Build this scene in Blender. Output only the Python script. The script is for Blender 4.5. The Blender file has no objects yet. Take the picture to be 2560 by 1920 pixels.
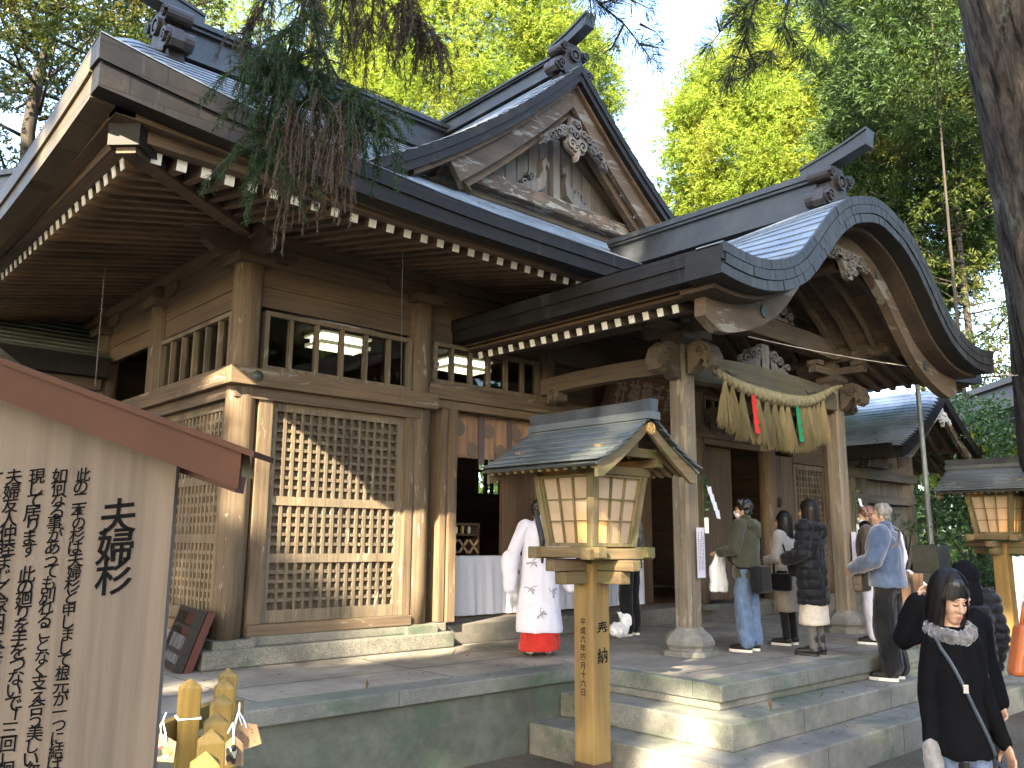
import bpy, bmesh, math, random
import numpy as np
from mathutils import Vector, Matrix, Euler, noise as mnoise
R=math.radians
C=bpy.context.scene.collection
SC=bpy.context.scene
# ------------------------------------------------------------------ camera, world, sun
CAMZ=1.9
def cam_setup():
    cd=bpy.data.cameras.new('camera'); cam=bpy.data.objects.new('camera',cd); C.objects.link(cam)
    cd.sensor_width=36; cd.lens=36*2136.5/2560; cd.clip_end=600; cd.clip_start=.05
    p,y,ro=0.181685,0.736886,0.00737
    f=Vector((math.sin(y)*math.cos(p),math.cos(y)*math.cos(p),math.sin(p)))
    r=Vector((math.cos(y),-math.sin(y),0)); u=r.cross(f)
    c,s=math.cos(ro),math.sin(ro)
    rr=c*r+s*u; uu=-s*r+c*u
    cam.matrix_world=Matrix(((rr.x,uu.x,-f.x,0),(rr.y,uu.y,-f.y,0),(rr.z,uu.z,-f.z,CAMZ),(0,0,0,1)))
    SC.camera=cam
    return rr,uu,f
RR,UU,FF=cam_setup()
def at(px,py,D):
    """world point seen at photo pixel (2560x1920) at forward depth D"""
    v=(RR*((px-1280)/2136.5)+UU*((960-py)/2136.5)+FF)*D
    return Vector((v.x,v.y,v.z+CAMZ))
w=bpy.data.worlds.new('World'); SC.world=w; w.use_nodes=True
nt=w.node_tree; bg=nt.nodes['Background']
sky=nt.nodes.new('ShaderNodeTexSky'); sky.sky_type='NISHITA'; sky.sun_disc=False
SUN=Vector((-2,-1,1.35)).normalized()
sky.sun_elevation=math.asin(SUN.z); sky.sun_rotation=math.atan2(SUN.x,SUN.y)
sky.air_density=1.0; sky.dust_density=4.0; sky.ozone_density=1.0; sky.altitude=300
nt.links.new(sky.outputs[0],bg.inputs[0]); bg.inputs[1].default_value=.15
sl=bpy.data.lights.new('sun','SUN'); so=bpy.data.objects.new('sun',sl); C.objects.link(so)
sl.energy=4.3; sl.angle=R(.5); sl.color=(1,.86,.62)
so.rotation_euler=(-SUN).to_track_quat('-Z','Y').to_euler(); so.location=(-30,-15,25)
SC.view_settings.view_transform='Standard'; SC.view_settings.look='None'; SC.view_settings.gamma=1
SC.view_settings.exposure=3.25
SC.cycles.max_bounces=7; SC.cycles.transparent_max_bounces=6; SC.cycles.sample_clamp_indirect=4
# ------------------------------------------------------------------ object helpers
def origin(o):
    v=Vector((0,0,0))
    while o is not None:
        v=v+o.location; o=o.parent
    return v
def tag(o,label=None,cat=None,group=None,kind=None):
    if label: o['label']=label
    if cat: o['category']=cat
    if group: o['group']=group
    if kind: o['kind']=kind
    return o
def thing(name,label,cat,loc=(0,0,0),rz=0,group=None):
    o=bpy.data.objects.new(name,None); C.objects.link(o); o.empty_display_size=.2
    o.location=loc; o.rotation_euler=(0,0,rz)
    return tag(o,label,cat,group)
def copy_tree(o,parent=None):
    c=o.copy(); C.objects.link(c)
    if parent is not None: c.parent=parent
    for ch in list(o.children): copy_tree(ch,c)
    return c
class MB:
    """mesh collector in world (or local) coordinates"""
    def __init__(s): s.v=[]; s.f=[]; s.m=[]
    def add(s,vs,fs,mi=0):
        b=len(s.v); s.v+= [tuple(p) for p in vs]; s.f+=[tuple(b+i for i in q) for q in fs]; s.m+=[mi]*len(fs); return s
    def box(s,x0,x1,y0,y1,z0,z1,mi=0):
        vs=[(x,y,z) for z in (z0,z1) for y in (y0,y1) for x in (x0,x1)]
        return s.add(vs,[(0,2,3,1),(4,5,7,6),(0,1,5,4),(2,6,7,3),(0,4,6,2),(1,3,7,5)],mi)
    def obox(s,c,a,b,d,mi=0):
        """oriented box: centre and three half vectors"""
        c,a,b,d=Vector(c),Vector(a),Vector(b),Vector(d)
        if a.cross(b).dot(d)<0: a=-a
        vs=[c+i*a+j*b+k*d for k in(-1,1) for j in(-1,1) for i in(-1,1)]
        return s.add(vs,[(0,2,3,1),(4,5,7,6),(0,1,5,4),(2,6,7,3),(0,4,6,2),(1,3,7,5)],mi)
    def bar(s,p,q,w,h,up=(0,0,1),mi=0):
        p,q=Vector(p),Vector(q); d=q-p; L=d.length
        if L<1e-6: return s
        d/=L; u=Vector(up); u=u-d*u.dot(d)
        if u.length<1e-4: u=Vector((1,0,0))-d*d.x
        u.normalize(); r=d.cross(u)
        return s.obox((p+q)/2,d*L/2,r*w/2,u*h/2,mi)
    def tube(s,pts,rad,n=8,mi=0,cap=True,up=None):
        pts=[Vector(p) for p in pts]
        if not hasattr(rad,'__len__'): rad=[rad]*len(pts)
        rings=[]; ref=None
        for i,p in enumerate(pts):
            t=(pts[min(i+1,len(pts)-1)]-pts[max(i-1,0)])
            if t.length<1e-9: t=Vector((0,0,1))
            t.normalize()
            if ref is None:
                ref=Vector(up) if up else (Vector((1,0,0)) if abs(t.x)<.8 else Vector((0,1,0)))
            ref=ref-t*ref.dot(t); ref.normalize(); b=t.cross(ref)
            rings.append([p+(ref*math.cos(2*math.pi*k/n)+b*math.sin(2*math.pi*k/n))*rad[i] for k in range(n)])
        vs=[q for r in rings for q in r]; fs=[]
        for i in range(len(pts)-1):
            for k in range(n):
                k2=(k+1)%n; fs.append((i*n+k,i*n+k2,(i+1)*n+k2,(i+1)*n+k))
        if cap:
            fs.append(tuple(reversed(range(n)))); fs.append(tuple((len(pts)-1)*n+k for k in range(n)))
        return s.add(vs,fs,mi)
    def lathe(s,c,prof,n=16,mi=0,sq=0):
        vs=[];fs=[]
        for r,z in prof:
            for k in range(n):
                a=2*math.pi*(k+.5)/n; vs.append((c[0]+r*math.cos(a),c[1]+r*math.sin(a),c[2]+z))
        for i in range(len(prof)-1):
            for k in range(n):
                k2=(k+1)%n; fs.append((i*n+k,i*n+k2,(i+1)*n+k2,(i+1)*n+k))
        fs.append(tuple(reversed(range(n)))); fs.append(tuple((len(prof)-1)*n+k for k in range(n)))
        return s.add(vs,fs,mi)
    def ext(s,poly,fn,a,b,mi=0):
        """prism: 2-D polygon swept from depth a to depth b; fn(u,v,d)->point"""
        n=len(poly)
        vs=[fn(u,v,a) for u,v in poly]+[fn(u,v,b) for u,v in poly]
        fs=[tuple(range(n-1,-1,-1)),tuple(range(n,2*n))]+[(i,(i+1)%n,n+(i+1)%n,n+i) for i in range(n)]
        return s.add(vs,fs,mi)
    def strip(s,top,bot,fn,a,b,mi=0):
        """band between two polylines (same count), swept a..b: solid curved board"""
        n=len(top)
        for i in range(n-1):
            q=[top[i],top[i+1],bot[i+1],bot[i]]
            vs=[fn(u,v,a) for u,v in q]+[fn(u,v,b) for u,v in q]
            fs=[(3,2,1,0),(4,5,6,7),(0,1,5,4),(2,3,7,6)]
            if i==0: fs.append((3,0,4,7))
            if i==n-2: fs.append((1,2,6,5))
            s.add(vs,fs,mi)
        return s
    def grid(s,pts,nu,nv,mi=0):
        fs=[(j*nu+i,j*nu+i+1,(j+1)*nu+i+1,(j+1)*nu+i) for j in range(nv-1) for i in range(nu-1)]
        return s.add(pts,fs,mi)
    def ell(s,c,r,n=12,m=8,rot=None,mi=0):
        vs=[];fs=[]
        for j in range(m+1):
            t=math.pi*j/m
            for i in range(n):
                a=2*math.pi*i/n
                p=Vector((r[0]*math.sin(t)*math.cos(a),r[1]*math.sin(t)*math.sin(a),r[2]*math.cos(t)))
                if rot is not None: p=rot@p
                vs.append(Vector(c)+p)
        for j in range(m):
            for i in range(n):
                i2=(i+1)%n; fs.append((j*n+i2,j*n+i,(j+1)*n+i,(j+1)*n+i2))
        return s.add(vs,fs,mi)
    def build(s,name,mats,parent=None,smooth=False,local=False,fix=False,weld=False):
        me=bpy.data.meshes.new(name)
        off=Vector((0,0,0)) if local else origin(parent)
        me.from_pydata([(p[0]-off.x,p[1]-off.y,p[2]-off.z) for p in s.v],[],s.f)
        if not isinstance(mats,(list,tuple)): mats=[mats]
        for m in mats: me.materials.append(m)
        if len(mats)>1: me.polygons.foreach_set('material_index',s.m)
        if smooth: me.polygons.foreach_set('use_smooth',[True]*len(me.polygons))
        if fix or weld:
            b=bmesh.new(); b.from_mesh(me)
            if weld: bmesh.ops.remove_doubles(b,verts=b.verts,dist=1e-4)
            bmesh.ops.recalc_face_normals(b,faces=b.faces); b.to_mesh(me); b.free()
        me.update()
        o=bpy.data.objects.new(name,me); C.objects.link(o)
        if parent is not None: o.parent=parent
        return o
def bevel(o,w=.008,seg=2):
    m=o.modifiers.new('bevel','BEVEL'); m.width=w; m.segments=seg; m.limit_method='ANGLE'; m.angle_limit=R(40); return o
def np_mesh(name,V,F,mat,parent=None,smooth=False):
    """fast mesh from numpy quads"""
    me=bpy.data.meshes.new(name); V=np.asarray(V,dtype=np.float32); F=np.asarray(F,dtype=np.int32); k=F.shape[1]
    me.vertices.add(len(V)); me.vertices.foreach_set('co',V.ravel())
    me.loops.add(F.size); me.loops.foreach_set('vertex_index',F.ravel())
    me.polygons.add(len(F)); me.polygons.foreach_set('loop_start',np.arange(0,F.size,k,dtype=np.int32))
    me.update(calc_edges=True); me.validate()
    me.materials.append(mat)
    o=bpy.data.objects.new(name,me); C.objects.link(o)
    if parent is not None: o.parent=parent
    return o
def leaves(P,D,L,W,rng,droop=0):
    """rhombic blades: base points P, directions D, lengths L, widths W -> V,F"""
    n=len(P); D=D/np.linalg.norm(D,axis=1)[:,None]
    r=rng.normal(size=(n,3)); r-=D*(r*D).sum(1)[:,None]; r/=np.linalg.norm(r,axis=1)[:,None]
    L=np.broadcast_to(L,(n,))[:,None]; W=np.broadcast_to(W,(n,))[:,None]
    tip=P+D*L; tip[:,2]-=droop*L[:,0]
    mid=P+D*L*.5
    V=np.stack([P,mid+r*W*.5,tip,mid-r*W*.5],1).reshape(-1,3)
    F=np.arange(4*n).reshape(n,4)
    return V,F
# ------------------------------------------------------------------ materials
MATS={}
def nodes(name):
    m=bpy.data.materials.new(name); m.use_nodes=True; t=m.node_tree
    return m,t,t.nodes['Principled BSDF']
def N(t,ty,**kw):
    n=t.nodes.new(ty)
    for k,v in kw.items():
        if k.startswith('i_'): n.inputs[k[2:].replace('_',' ')].default_value=v
        else: setattr(n,k,v)
    return n
def ramp(t,fac,stops):
    r=t.nodes.new('ShaderNodeValToRGB'); e=r.color_ramp.elements
    while len(e)<len(stops): e.new(.5)
    for i,(p,c) in enumerate(stops):
        e[i].position=p; e[i].color=(c[0],c[1],c[2],1) if hasattr(c,'__len__') else (c,c,c,1)
    t.links.new(fac,r.inputs[0]); return r.outputs[0]
def mix(t,fac,a,b,mode='MIX'):
    n=t.nodes.new('ShaderNodeMix'); n.data_type='RGBA'; n.blend_type=mode
    for s,v in ((0,fac),(6,a),(7,b)):
        if hasattr(v,'is_linked'): t.links.new(v,n.inputs[s])
        elif s==0: n.inputs[0].default_value=v
        else: n.inputs[s].default_value=(v[0],v[1],v[2],1)
    return n.outputs[2]
def coords(t,scale,kind='Object',rot=(0,0,0)):
    tc=t.nodes.new('ShaderNodeTexCoord'); mp=t.nodes.new('ShaderNodeMapping')
    mp.inputs['Scale'].default_value=scale; mp.inputs['Rotation'].default_value=rot
    t.links.new(tc.outputs[kind],mp.inputs[0]); return mp.outputs[0]
def noise(t,vec,scale=1,detail=4,rough=.55,dist=0):
    n=t.nodes.new('ShaderNodeTexNoise'); n.inputs['Scale'].default_value=scale; n.inputs['Detail'].default_value=detail
    n.inputs['Roughness'].default_value=rough; n.inputs['Distortion'].default_value=dist
    t.links.new(vec,n.inputs['Vector']); return n.outputs[0]
def bump(t,b,h,strength=.3,dist=.01):
    n=t.nodes.new('ShaderNodeBump'); n.inputs['Strength'].default_value=strength; n.inputs['Distance'].default_value=dist
    t.links.new(h,n.inputs['Height']); t.links.new(n.outputs[0],b.inputs['Normal'])
def plain(name,c,rough=.6,metal=0,spec=.4,var=0,vs=6,emit=None,es=1,bmp=0,bs=60):
    if name in MATS: return MATS[name]
    m,t,b=nodes(name); b.inputs['Roughness'].default_value=rough; b.inputs['Metallic'].default_value=metal
    b.inputs['Specular IOR Level'].default_value=spec
    b.inputs['Base Color'].default_value=(*c,1)
    if var:
        n=noise(t,coords(t,(1,1,1)),vs,5,.6)
        t.links.new(ramp(t,n,[(.25,[x*(1-var) for x in c]),(.75,[min(1,x*(1+var)) for x in c])]),b.inputs['Base Color'])
    if bmp: bump(t,b,noise(t,coords(t,(1,1,1)),bs,4,.6),bmp,.01)
    if emit: b.inputs['Emission Color'].default_value=(*emit,1); b.inputs['Emission Strength'].default_value=es
    MATS[name]=m; return m
def wood(name,c,axis='z',peel=None,peelc=(.42,.38,.31),rough=.75,dark=.55,light=1.35,moss=None,pscale=1.0,spec=.25):
    if name in MATS: return MATS[name]
    m,t,b=nodes(name); b.inputs['Roughness'].default_value=rough; b.inputs['Specular IOR Level'].default_value=spec
    g=lambda a,x:tuple(a if k==axis else x for k in 'xyz')
    fine=noise(t,coords(t,g(1.2,38)),1,6,.65,.3)
    big=noise(t,coords(t,g(.5,3.2)),1,4,.6,.5)
    col=ramp(t,fine,[(.25,[x*dark for x in c]),(.52,c),(.8,[min(1,x*light) for x in c])])
    blot=ramp(t,big,[(.25,(.46,.48,.52)),(.42,(.8,.81,.83)),(.55,(1.0,.98,.95)),(.75,(1.25,1.16,1.02))])
    col=mix(t,1,col,blot,'MULTIPLY')
    oi=t.nodes.new('ShaderNodeObjectInfo')
    col=mix(t,1,col,ramp(t,oi.outputs['Random'],[(0,(.82,.82,.83)),(1,(1.12,1.1,1.06))]),'MULTIPLY')
    h=fine
    if peel:
        pn=noise(t,coords(t,g(2.2*pscale,11*pscale)),1,7,.68,.8)
        mask=ramp(t,pn,[(1-peel-.02,0),(1-peel+.02,1)])
        col=mix(t,mask,col,mix(t,1,peelc,ramp(t,fine,[(.2,(.75,.75,.75)),(.7,(1.1,1.1,1.1))]),'MULTIPLY'))
    if moss:
        mn=noise(t,coords(t,(3,3,3)),1,5,.65)
        col=mix(t,ramp(t,mn,[(.5,0),(.62,.75)]),col,moss)
    t.links.new(col,b.inputs['Base Color'])
    bump(t,b,h,.35,.006)
    MATS[name]=m; return m
def stone(name,c,scale=1,speck=.5,moss=0,rough=.85,mossc=(.06,.095,.06)):
    if name in MATS: return MATS[name]
    m,t,b=nodes(name); b.inputs['Roughness'].default_value=rough; b.inputs['Specular IOR Level'].default_value=.25
    v=coords(t,(1,1,1))
    n1=noise(t,v,130*scale,3,.7); n2=noise(t,v,1.6,6,.62); n3=noise(t,v,12,5,.6)
    col=ramp(t,n1,[(.32,[x*(1-speck) for x in c]),(.5,c),(.68,[min(1,x*(1+speck)) for x in c])])
    col=mix(t,1,col,ramp(t,n2,[(.28,(.6,.6,.6)),(.7,(1.2,1.18,1.14))]),'MULTIPLY')
    col=mix(t,1,col,ramp(t,n3,[(.3,(.85,.85,.85)),(.7,(1.1,1.1,1.1))]),'MULTIPLY')
    if moss:
        mn=noise(t,coords(t,(1.1,1.1,2.2)),1.3,6,.65,.3)
        col=mix(t,ramp(t,mn,[(.62-moss*.3,0),(.8-moss*.25,.85)]),col,mossc)
    t.links.new(col,b.inputs['Base Color']); bump(t,b,n1,.25,.004)
    MATS[name]=m; return m
def leafm(name,stops,trans=.45,nscale=.5,rough=.55):
    if name in MATS: return MATS[name]
    m,t,b=nodes(name)
    geo=t.nodes.new('ShaderNodeNewGeometry')
    n=noise(t,coords(t,(1,1,1)),nscale,5,.7)
    col=ramp(t,n,stops)
    rp=ramp(t,geo.outputs['Random Per Island'],[(0,(.55,.6,.55)),(.6,(1,1,1)),(1,(1.35,1.25,1.0))])
    col=mix(t,1,col,rp,'MULTIPLY')
    t.links.new(col,b.inputs['Base Color']); b.inputs['Roughness'].default_value=rough; b.inputs['Specular IOR Level'].default_value=.25
    tr=t.nodes.new('ShaderNodeBsdfTranslucent'); t.links.new(mix(t,1,col,(1.25,1.2,.6),'MULTIPLY'),tr.inputs[0])
    ms=t.nodes.new('ShaderNodeMixShader'); ms.inputs[0].default_value=trans
    t.links.new(b.outputs[0],ms.inputs[1]); t.links.new(tr.outputs[0],ms.inputs[2])
    t.links.new(ms.outputs[0],t.nodes['Material Output'].inputs[0])
    MATS[name]=m; return m
def cloth(name,c,rough=.85,var=.2,sheen=.2,bs=30,spots=None):
    if name in MATS: return MATS[name]
    m,t,b=nodes(name); b.inputs['Roughness'].default_value=rough; b.inputs['Specular IOR Level'].default_value=.2 if max(c)>.02 else .07
    b.inputs['Sheen Weight'].default_value=sheen
    v=coords(t,(1,1,1)); n=noise(t,v,bs,5,.6)
    col=ramp(t,n,[(.25,[x*(1-var) for x in c]),(.75,[min(1,x*(1+var)) for x in c])])
    if spots:
        col=mix(t,ramp(t,noise(t,v,spots[1],3,.6),[(.5,0),(.56,1)]),col,spots[0])
    t.links.new(col,b.inputs['Base Color']); bump(t,b,n,.15,.004)
    MATS[name]=m; return m
# wood tones
WB=(.125,.092,.064)
wz=wood('weathered_wood_upright',WB,'z'); wx=wood('weathered_wood_along',WB,'x'); wy=wood('weathered_wood_deep',WB,'y')
wzp=wood('peeling_pillar_wood',(.14,.102,.066),'z',peel=.38,peelc=(.215,.185,.14))
wxp=wood('peeling_beam_wood',(.125,.092,.062),'x',peel=.38,peelc=(.22,.19,.15))
wyp=wood('peeling_beam_wood_deep',(.125,.092,.062),'y',peel=.38,peelc=(.22,.19,.15))
wlat=wood('lattice_wood',(.15,.12,.085),'z',peel=.38,peelc=(.225,.195,.15))
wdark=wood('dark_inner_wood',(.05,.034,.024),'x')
wfas=wood('eave_board_wood_along',(.135,.095,.066),'x'); wfasy=wood('eave_board_wood_deep',(.125,.088,.06),'y')
wgrey=wood('grey_carved_wood',(.19,.178,.165),'z',peel=.3,peelc=(.30,.29,.27))
wbarge=wood('peeling_bargeboard_wood',(.115,.088,.066),'x',peel=.43,peelc=(.215,.2,.172),pscale=.5,dark=.8,light=1.14)
wpor=wood('porch_pillar_wood',(.175,.15,.117),'z',peel=.4,peelc=(.25,.225,.185))
wpb=wood('porch_beam_wood_along',(.12,.098,.076),'x'); wpby=wood('porch_beam_wood_deep',(.105,.085,.066),'y')
raft=wood('rafter_wood_deep',(.15,.102,.068),'y'); raftx=wood('rafter_wood_along',(.175,.118,.075),'x')
white=plain('white_rafter_paint',(.80,.79,.74),.6)
# ------------------------------------------------------------------ more materials
def copper(name,c,axis=None,rough=.42,metal=.35,streak=.35,bw=.5,bh=.16):
    m,t,b=nodes(name); b.inputs['Roughness'].default_value=rough; b.inputs['Metallic'].default_value=metal
    b.inputs['Specular IOR Level'].default_value=.25 if axis else .5
    v=coords(t,(1,1,1)); n=noise(t,v,2.2,6,.65); n2=noise(t,v,40,3,.6)
    col=ramp(t,n,[(.3,[x*.62 for x in c]),(.5,c),(.72,[x*1.5 for x in c])])
    col=mix(t,1,col,ramp(t,n2,[(.3,(.85,.85,.85)),(.7,(1.15,1.15,1.15))]),'MULTIPLY')
    if axis:
        # sheet seams and run-off stains on an eave face; axis = the direction along the eave
        tc=t.nodes.new('ShaderNodeTexCoord'); sp=t.nodes.new('ShaderNodeSeparateXYZ'); cb=t.nodes.new('ShaderNodeCombineXYZ')
        t.links.new(tc.outputs['Object'],sp.inputs[0])
        t.links.new(sp.outputs[0 if axis=='x' else 1],cb.inputs[0]); t.links.new(sp.outputs[2],cb.inputs[1])
        br=t.nodes.new('ShaderNodeTexBrick'); t.links.new(cb.outputs[0],br.inputs[0])
        br.inputs['Scale'].default_value=1; br.inputs['Brick Width'].default_value=bw; br.inputs['Row Height'].default_value=bh
        br.inputs['Mortar Size'].default_value=.006; br.inputs['Mortar Smooth'].default_value=.2
        br.inputs['Color1'].default_value=(.9,.9,.9,1); br.inputs['Color2'].default_value=(1.12,1.1,1.1,1); br.inputs['Mortar'].default_value=(.5,.5,.5,1)
        col=mix(t,1,col,br.outputs[0],'MULTIPLY')
        sn=noise(t,coords(t,(5,1.,.6) if axis=='x' else (1.,5,.6)),1,5,.7)
        col=mix(t,ramp(t,sn,[(.60,0),(.70,streak)]),col,(.09,.105,.10))
    t.links.new(col,b.inputs['Base Color'])
    ro=ramp(t,n,[(.3,rough*.75),(.7,min(1,rough*1.35))]); t.links.new(ro,b.inputs['Roughness'])
    bump(t,b,n2,.12,.004); return m
cu=copper('roof_copper',(.20,.225,.25),rough=.34,metal=.45)
cul=copper('lantern_roof_copper',(.085,.095,.095),rough=.4,metal=.3)
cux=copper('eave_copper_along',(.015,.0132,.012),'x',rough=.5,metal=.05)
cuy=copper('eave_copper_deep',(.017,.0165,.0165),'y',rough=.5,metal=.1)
cuk=copper('arched_eave_copper',(.030,.029,.027),'x',rough=.55,metal=.1,streak=.1,bw=.11,bh=.11)
cudark=copper('ridge_copper',(.045,.05,.054),rough=.38,metal=.35)
curust=copper('ridge_end_copper',(.042,.034,.031),rough=.45,metal=.25)
gran=stone('plinth_granite',(.16,.155,.135),.8,.6,.3)
graT=stone('platform_paving',(.235,.215,.185),1.2,.16,0)
graE=stone('platform_edge_granite',(.165,.17,.155),1,.4,.4)
graS=stone('step_granite',(.205,.2,.18),1,.4,.45)
plast=stone('platform_plaster',(.105,.115,.098),.4,.10,.35)
XC=9.75; LX=1.52; RX=2*XC-LX; EY=6.0; BY=19.6; RYD=12.8
hall=thing('worship_hall','old wooden shrine hall with dark copper hip and gable roof and arched front porch','shrine hall',(XC,12.8,.7))
def hp(name,mb,mats,parent=None,**k): return mb.build(name,mats,parent or hall,**k)
def prof(s): return 5.03+.48*s+.025*s*s
def cturn(d): return max(0,1-d/4.2)**2
def zroof(x,y):
    a=min(x-LX,RX-x); b=min(y-EY,BY-y); s=min(a,b); d=max(a,b)-s
    return prof(s)+.35*cturn(d)*max(0,1-s/3.2)**1.5
# ---- main roof, in stepped copper courses
def roof_mesh():
    mb=MB(); h=.2; n=int(6.8/h)
    for side in (0,1):
        for k in range(n):
            s0,s1=k*h,(k+1)*h
            xs0=max(LX+s0,0) if s0<1.9 else 3.3; xs1=max(LX+s1,0) if s1<1.9 else 3.3
            m=72
            row=[]
            for i in range(m+1):
                t=i/m; t=t*t*.6+t*.4 if t<.5 else t
                xa=xs0+(2*XC-2*xs0)*t; xb=xs1+(2*XC-2*xs1)*t
                y0=EY+s0 if side==0 else BY-s0; y1=EY+s1 if side==0 else BY-s1
                roll=0
                row.append(((xa,y0,zroof2(xa,s0)+.012),(xa,y0,zroof2(xa,s0)+.030),(xb,y1,zroof2(xb,s1))))
            vs=[p for r in row for p in r]
            fs=[]
            for i in range(m):
                a=i*3;b=a+3
                q=[(a,b,b+1,a+1),(a+1,b+1,b+2,a+2)]
                if side: q=[tuple(reversed(z)) for z in q]
                fs+=q
            mb.add(vs,fs)
    for side in (0,1):           # hip slopes at both ends
        for k in range(10):
            s0,s1=k*h,(k+1)*h; m=40; row=[]
            for i in range(m+1):
                t=i/m
                ya=EY+s0+(BY-EY-2*s0)*t; yb=EY+s1+(BY-EY-2*s1)*t
                f=(lambda x:x) if side==0 else (lambda x:2*XC-x)
                row.append(((f(LX+s0),ya,zroof(LX+s0,ya)+.012),(f(LX+s0),ya,zroof(LX+s0,ya)+.030),(f(LX+s1),yb,zroof(LX+s1,yb))))
            vs=[p for r in row for p in r]; fs=[]
            for i in range(m):
                a=i*3;b=a+3; q=[(a,a+1,b+1,b),(a+1,a+2,b+2,b+1)]
                if side: q=[tuple(reversed(z)) for z in q]
                fs+=q
            mb.add(vs,fs)
    return mb
def zroof2(x,s):
    if s<=2.0: return zroof(x,EY+s)
    e=min(x-3.3,2*XC-3.3-x)             # rolled verge at the gable ends
    return prof(s)-.16*max(0,1-e/.55)**2
rf=hp('roof',roof_mesh(),cu)
mb=MB()
for X in (3.3,2*XC-3.3):                # verge bands and gable walls of the two ends
    for sg in (1,-1):
        top=[];bot=[]
        for i in range(17):
            s=1.95+4.85*i/16; y=EY+s if sg==1 else BY-s
            top.append((y,prof(s)-.15)); bot.append((y,prof(s)-.45))
        mb.strip(top,bot,lambda u,v,d:(d,u,v),X-.02,X+.18)
hp('verge_band',mb,cuy,rf)
mb=MB()
for X in (4.0,2*XC-4.0):
    mb.ext([(8.4,6.35),(17.2,6.35),(12.8,9.3)],lambda u,v,d:(d,u,v),X-.05,X+.05)
hp('end_gable_wall',mb,wz,rf)
# ---- main ridge
def ridge(mb,x0,x1,y,z0,z1,w,along='x'):
    """layered box ridge"""
    H=z1-z0
    for (a,b,ww) in ((0,.16,w*1.35),(.16,.24,w*1.1),(.24,.74,w*.82),(.74,.82,w*1.15),(.82,.93,w*1.35),(.93,1,w*1.05)):
        if along=='x': mb.box(x0,x1,y-ww/2,y+ww/2,z0+H*a,z0+H*b-.002)
        else: mb.box(y-ww/2,y+ww/2,x0,x1,z0+H*a,z0+H*b-.002)
def scroll(mb,fn,c,r,turns,th,wd,sgn,d0):
    """spiral volute as a solid ribbon; fn(u,v,depth)"""
    n=int(14*turns); P=[];Q=[]
    for i in range(n+1):
        a=i/n*turns*2*math.pi; rr=r*(1-.82*i/n); t2=max(th*(1-.5*i/n),.006)
        P.append((c[0]+sgn*rr*math.cos(a),c[1]+rr*math.sin(a))); rr2=max(rr-t2,.001)
        Q.append((c[0]+sgn*rr2*math.cos(a),c[1]+rr2*math.sin(a)))
    mb.strip(P,Q,fn,d0,d0+wd)
def onigawara(parent,c,scale,dirv,horn):
    """ridge-end ornament: shield with scrolls and an upswept horn; dirv = unit vector out of the ridge"""
    dv=Vector(dirv); sv=Vector((dv.y,-dv.x,0)); c=Vector(c)
    fn=lambda u,v,d:c+sv*(u*scale)+Vector((0,0,v*scale))+dv*(d*scale)
    mb=MB()
    pr=[(-.30,-.05),(.30,-.05),(.36,.2),(.27,.38),(.30,.62),(.17,.80),(-.17,.80),(-.30,.62),(-.27,.38),(-.36,.2)]
    mb.ext(pr,fn,-.16,.10)
    n=16; ringp=[(.16*math.cos(2*math.pi*i/n),.50+.16*math.sin(2*math.pi*i/n)) for i in range(n+1)]
    mb.strip(ringp,[(p[0]*.72,.5+(p[1]-.5)*.72) for p in ringp],fn,.10,.17)
    mb.ext([(.07*math.cos(2*math.pi*i/8),.5+.07*math.sin(2*math.pi*i/8)) for i in range(8)],fn,.1,.16)
    for sg in (-1,1):
        # cylindrical rolls lying along the ridge, then the spreading foot scrolls
        for (u,v,r) in ((.36,.60,.13),(.46,.12,.16)):
            p=c+sv*(sg*u*scale)+Vector((0,0,v*scale))
            mb.tube([p-dv*.30*scale,p+dv*.13*scale],r*scale,14)
            scroll(mb,fn,(sg*u,v),r*.98,1.6,.05,.05,sg,.13)
        mb.strip([(sg*.28,.34),(sg*.42,.36),(sg*.60,.24),(sg*.66,.02)],[(sg*.28,.05),(sg*.40,-.02),(sg*.52,-.05),(sg*.60,-.08)],fn,-.12,.09)
    mb.ext([(-.5,-.25),(.5,-.25),(.42,-.05),(-.42,-.05)],fn,-.2,.06)
    o=mb.build('ridge_end_ornament',curust,parent,fix=True)
    # horn
    mb=MB(); L=horn
    P=[(-.6,.72),(0.0,.84),(L*.5,.93),(L,1.03)]; Q=[(-.6,.92),(0.0,1.06),(L*.5,1.16),(L*1.05,1.30)]
    fh=lambda u,v,d:c+dv*(u*scale)+Vector((0,0,v*scale))+sv*(d*scale)
    mb.strip(Q,P,fh,-.15,.15)
    Q2=[(a,b+.05) for a,b in Q]; mb.strip(Q2,Q,fh,-.18,.18)
    mb.build('ridge_horn',cudark,o,fix=True)
    return o
mb=MB(); ridge(mb,4.15,2*XC-4.15,RYD,9.28,10.02,.5); rg=hp('main_ridge',mb,cudark)
onigawara(rg,(4.15,RYD,9.33),.95,(-1,0,0),.8)
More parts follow.
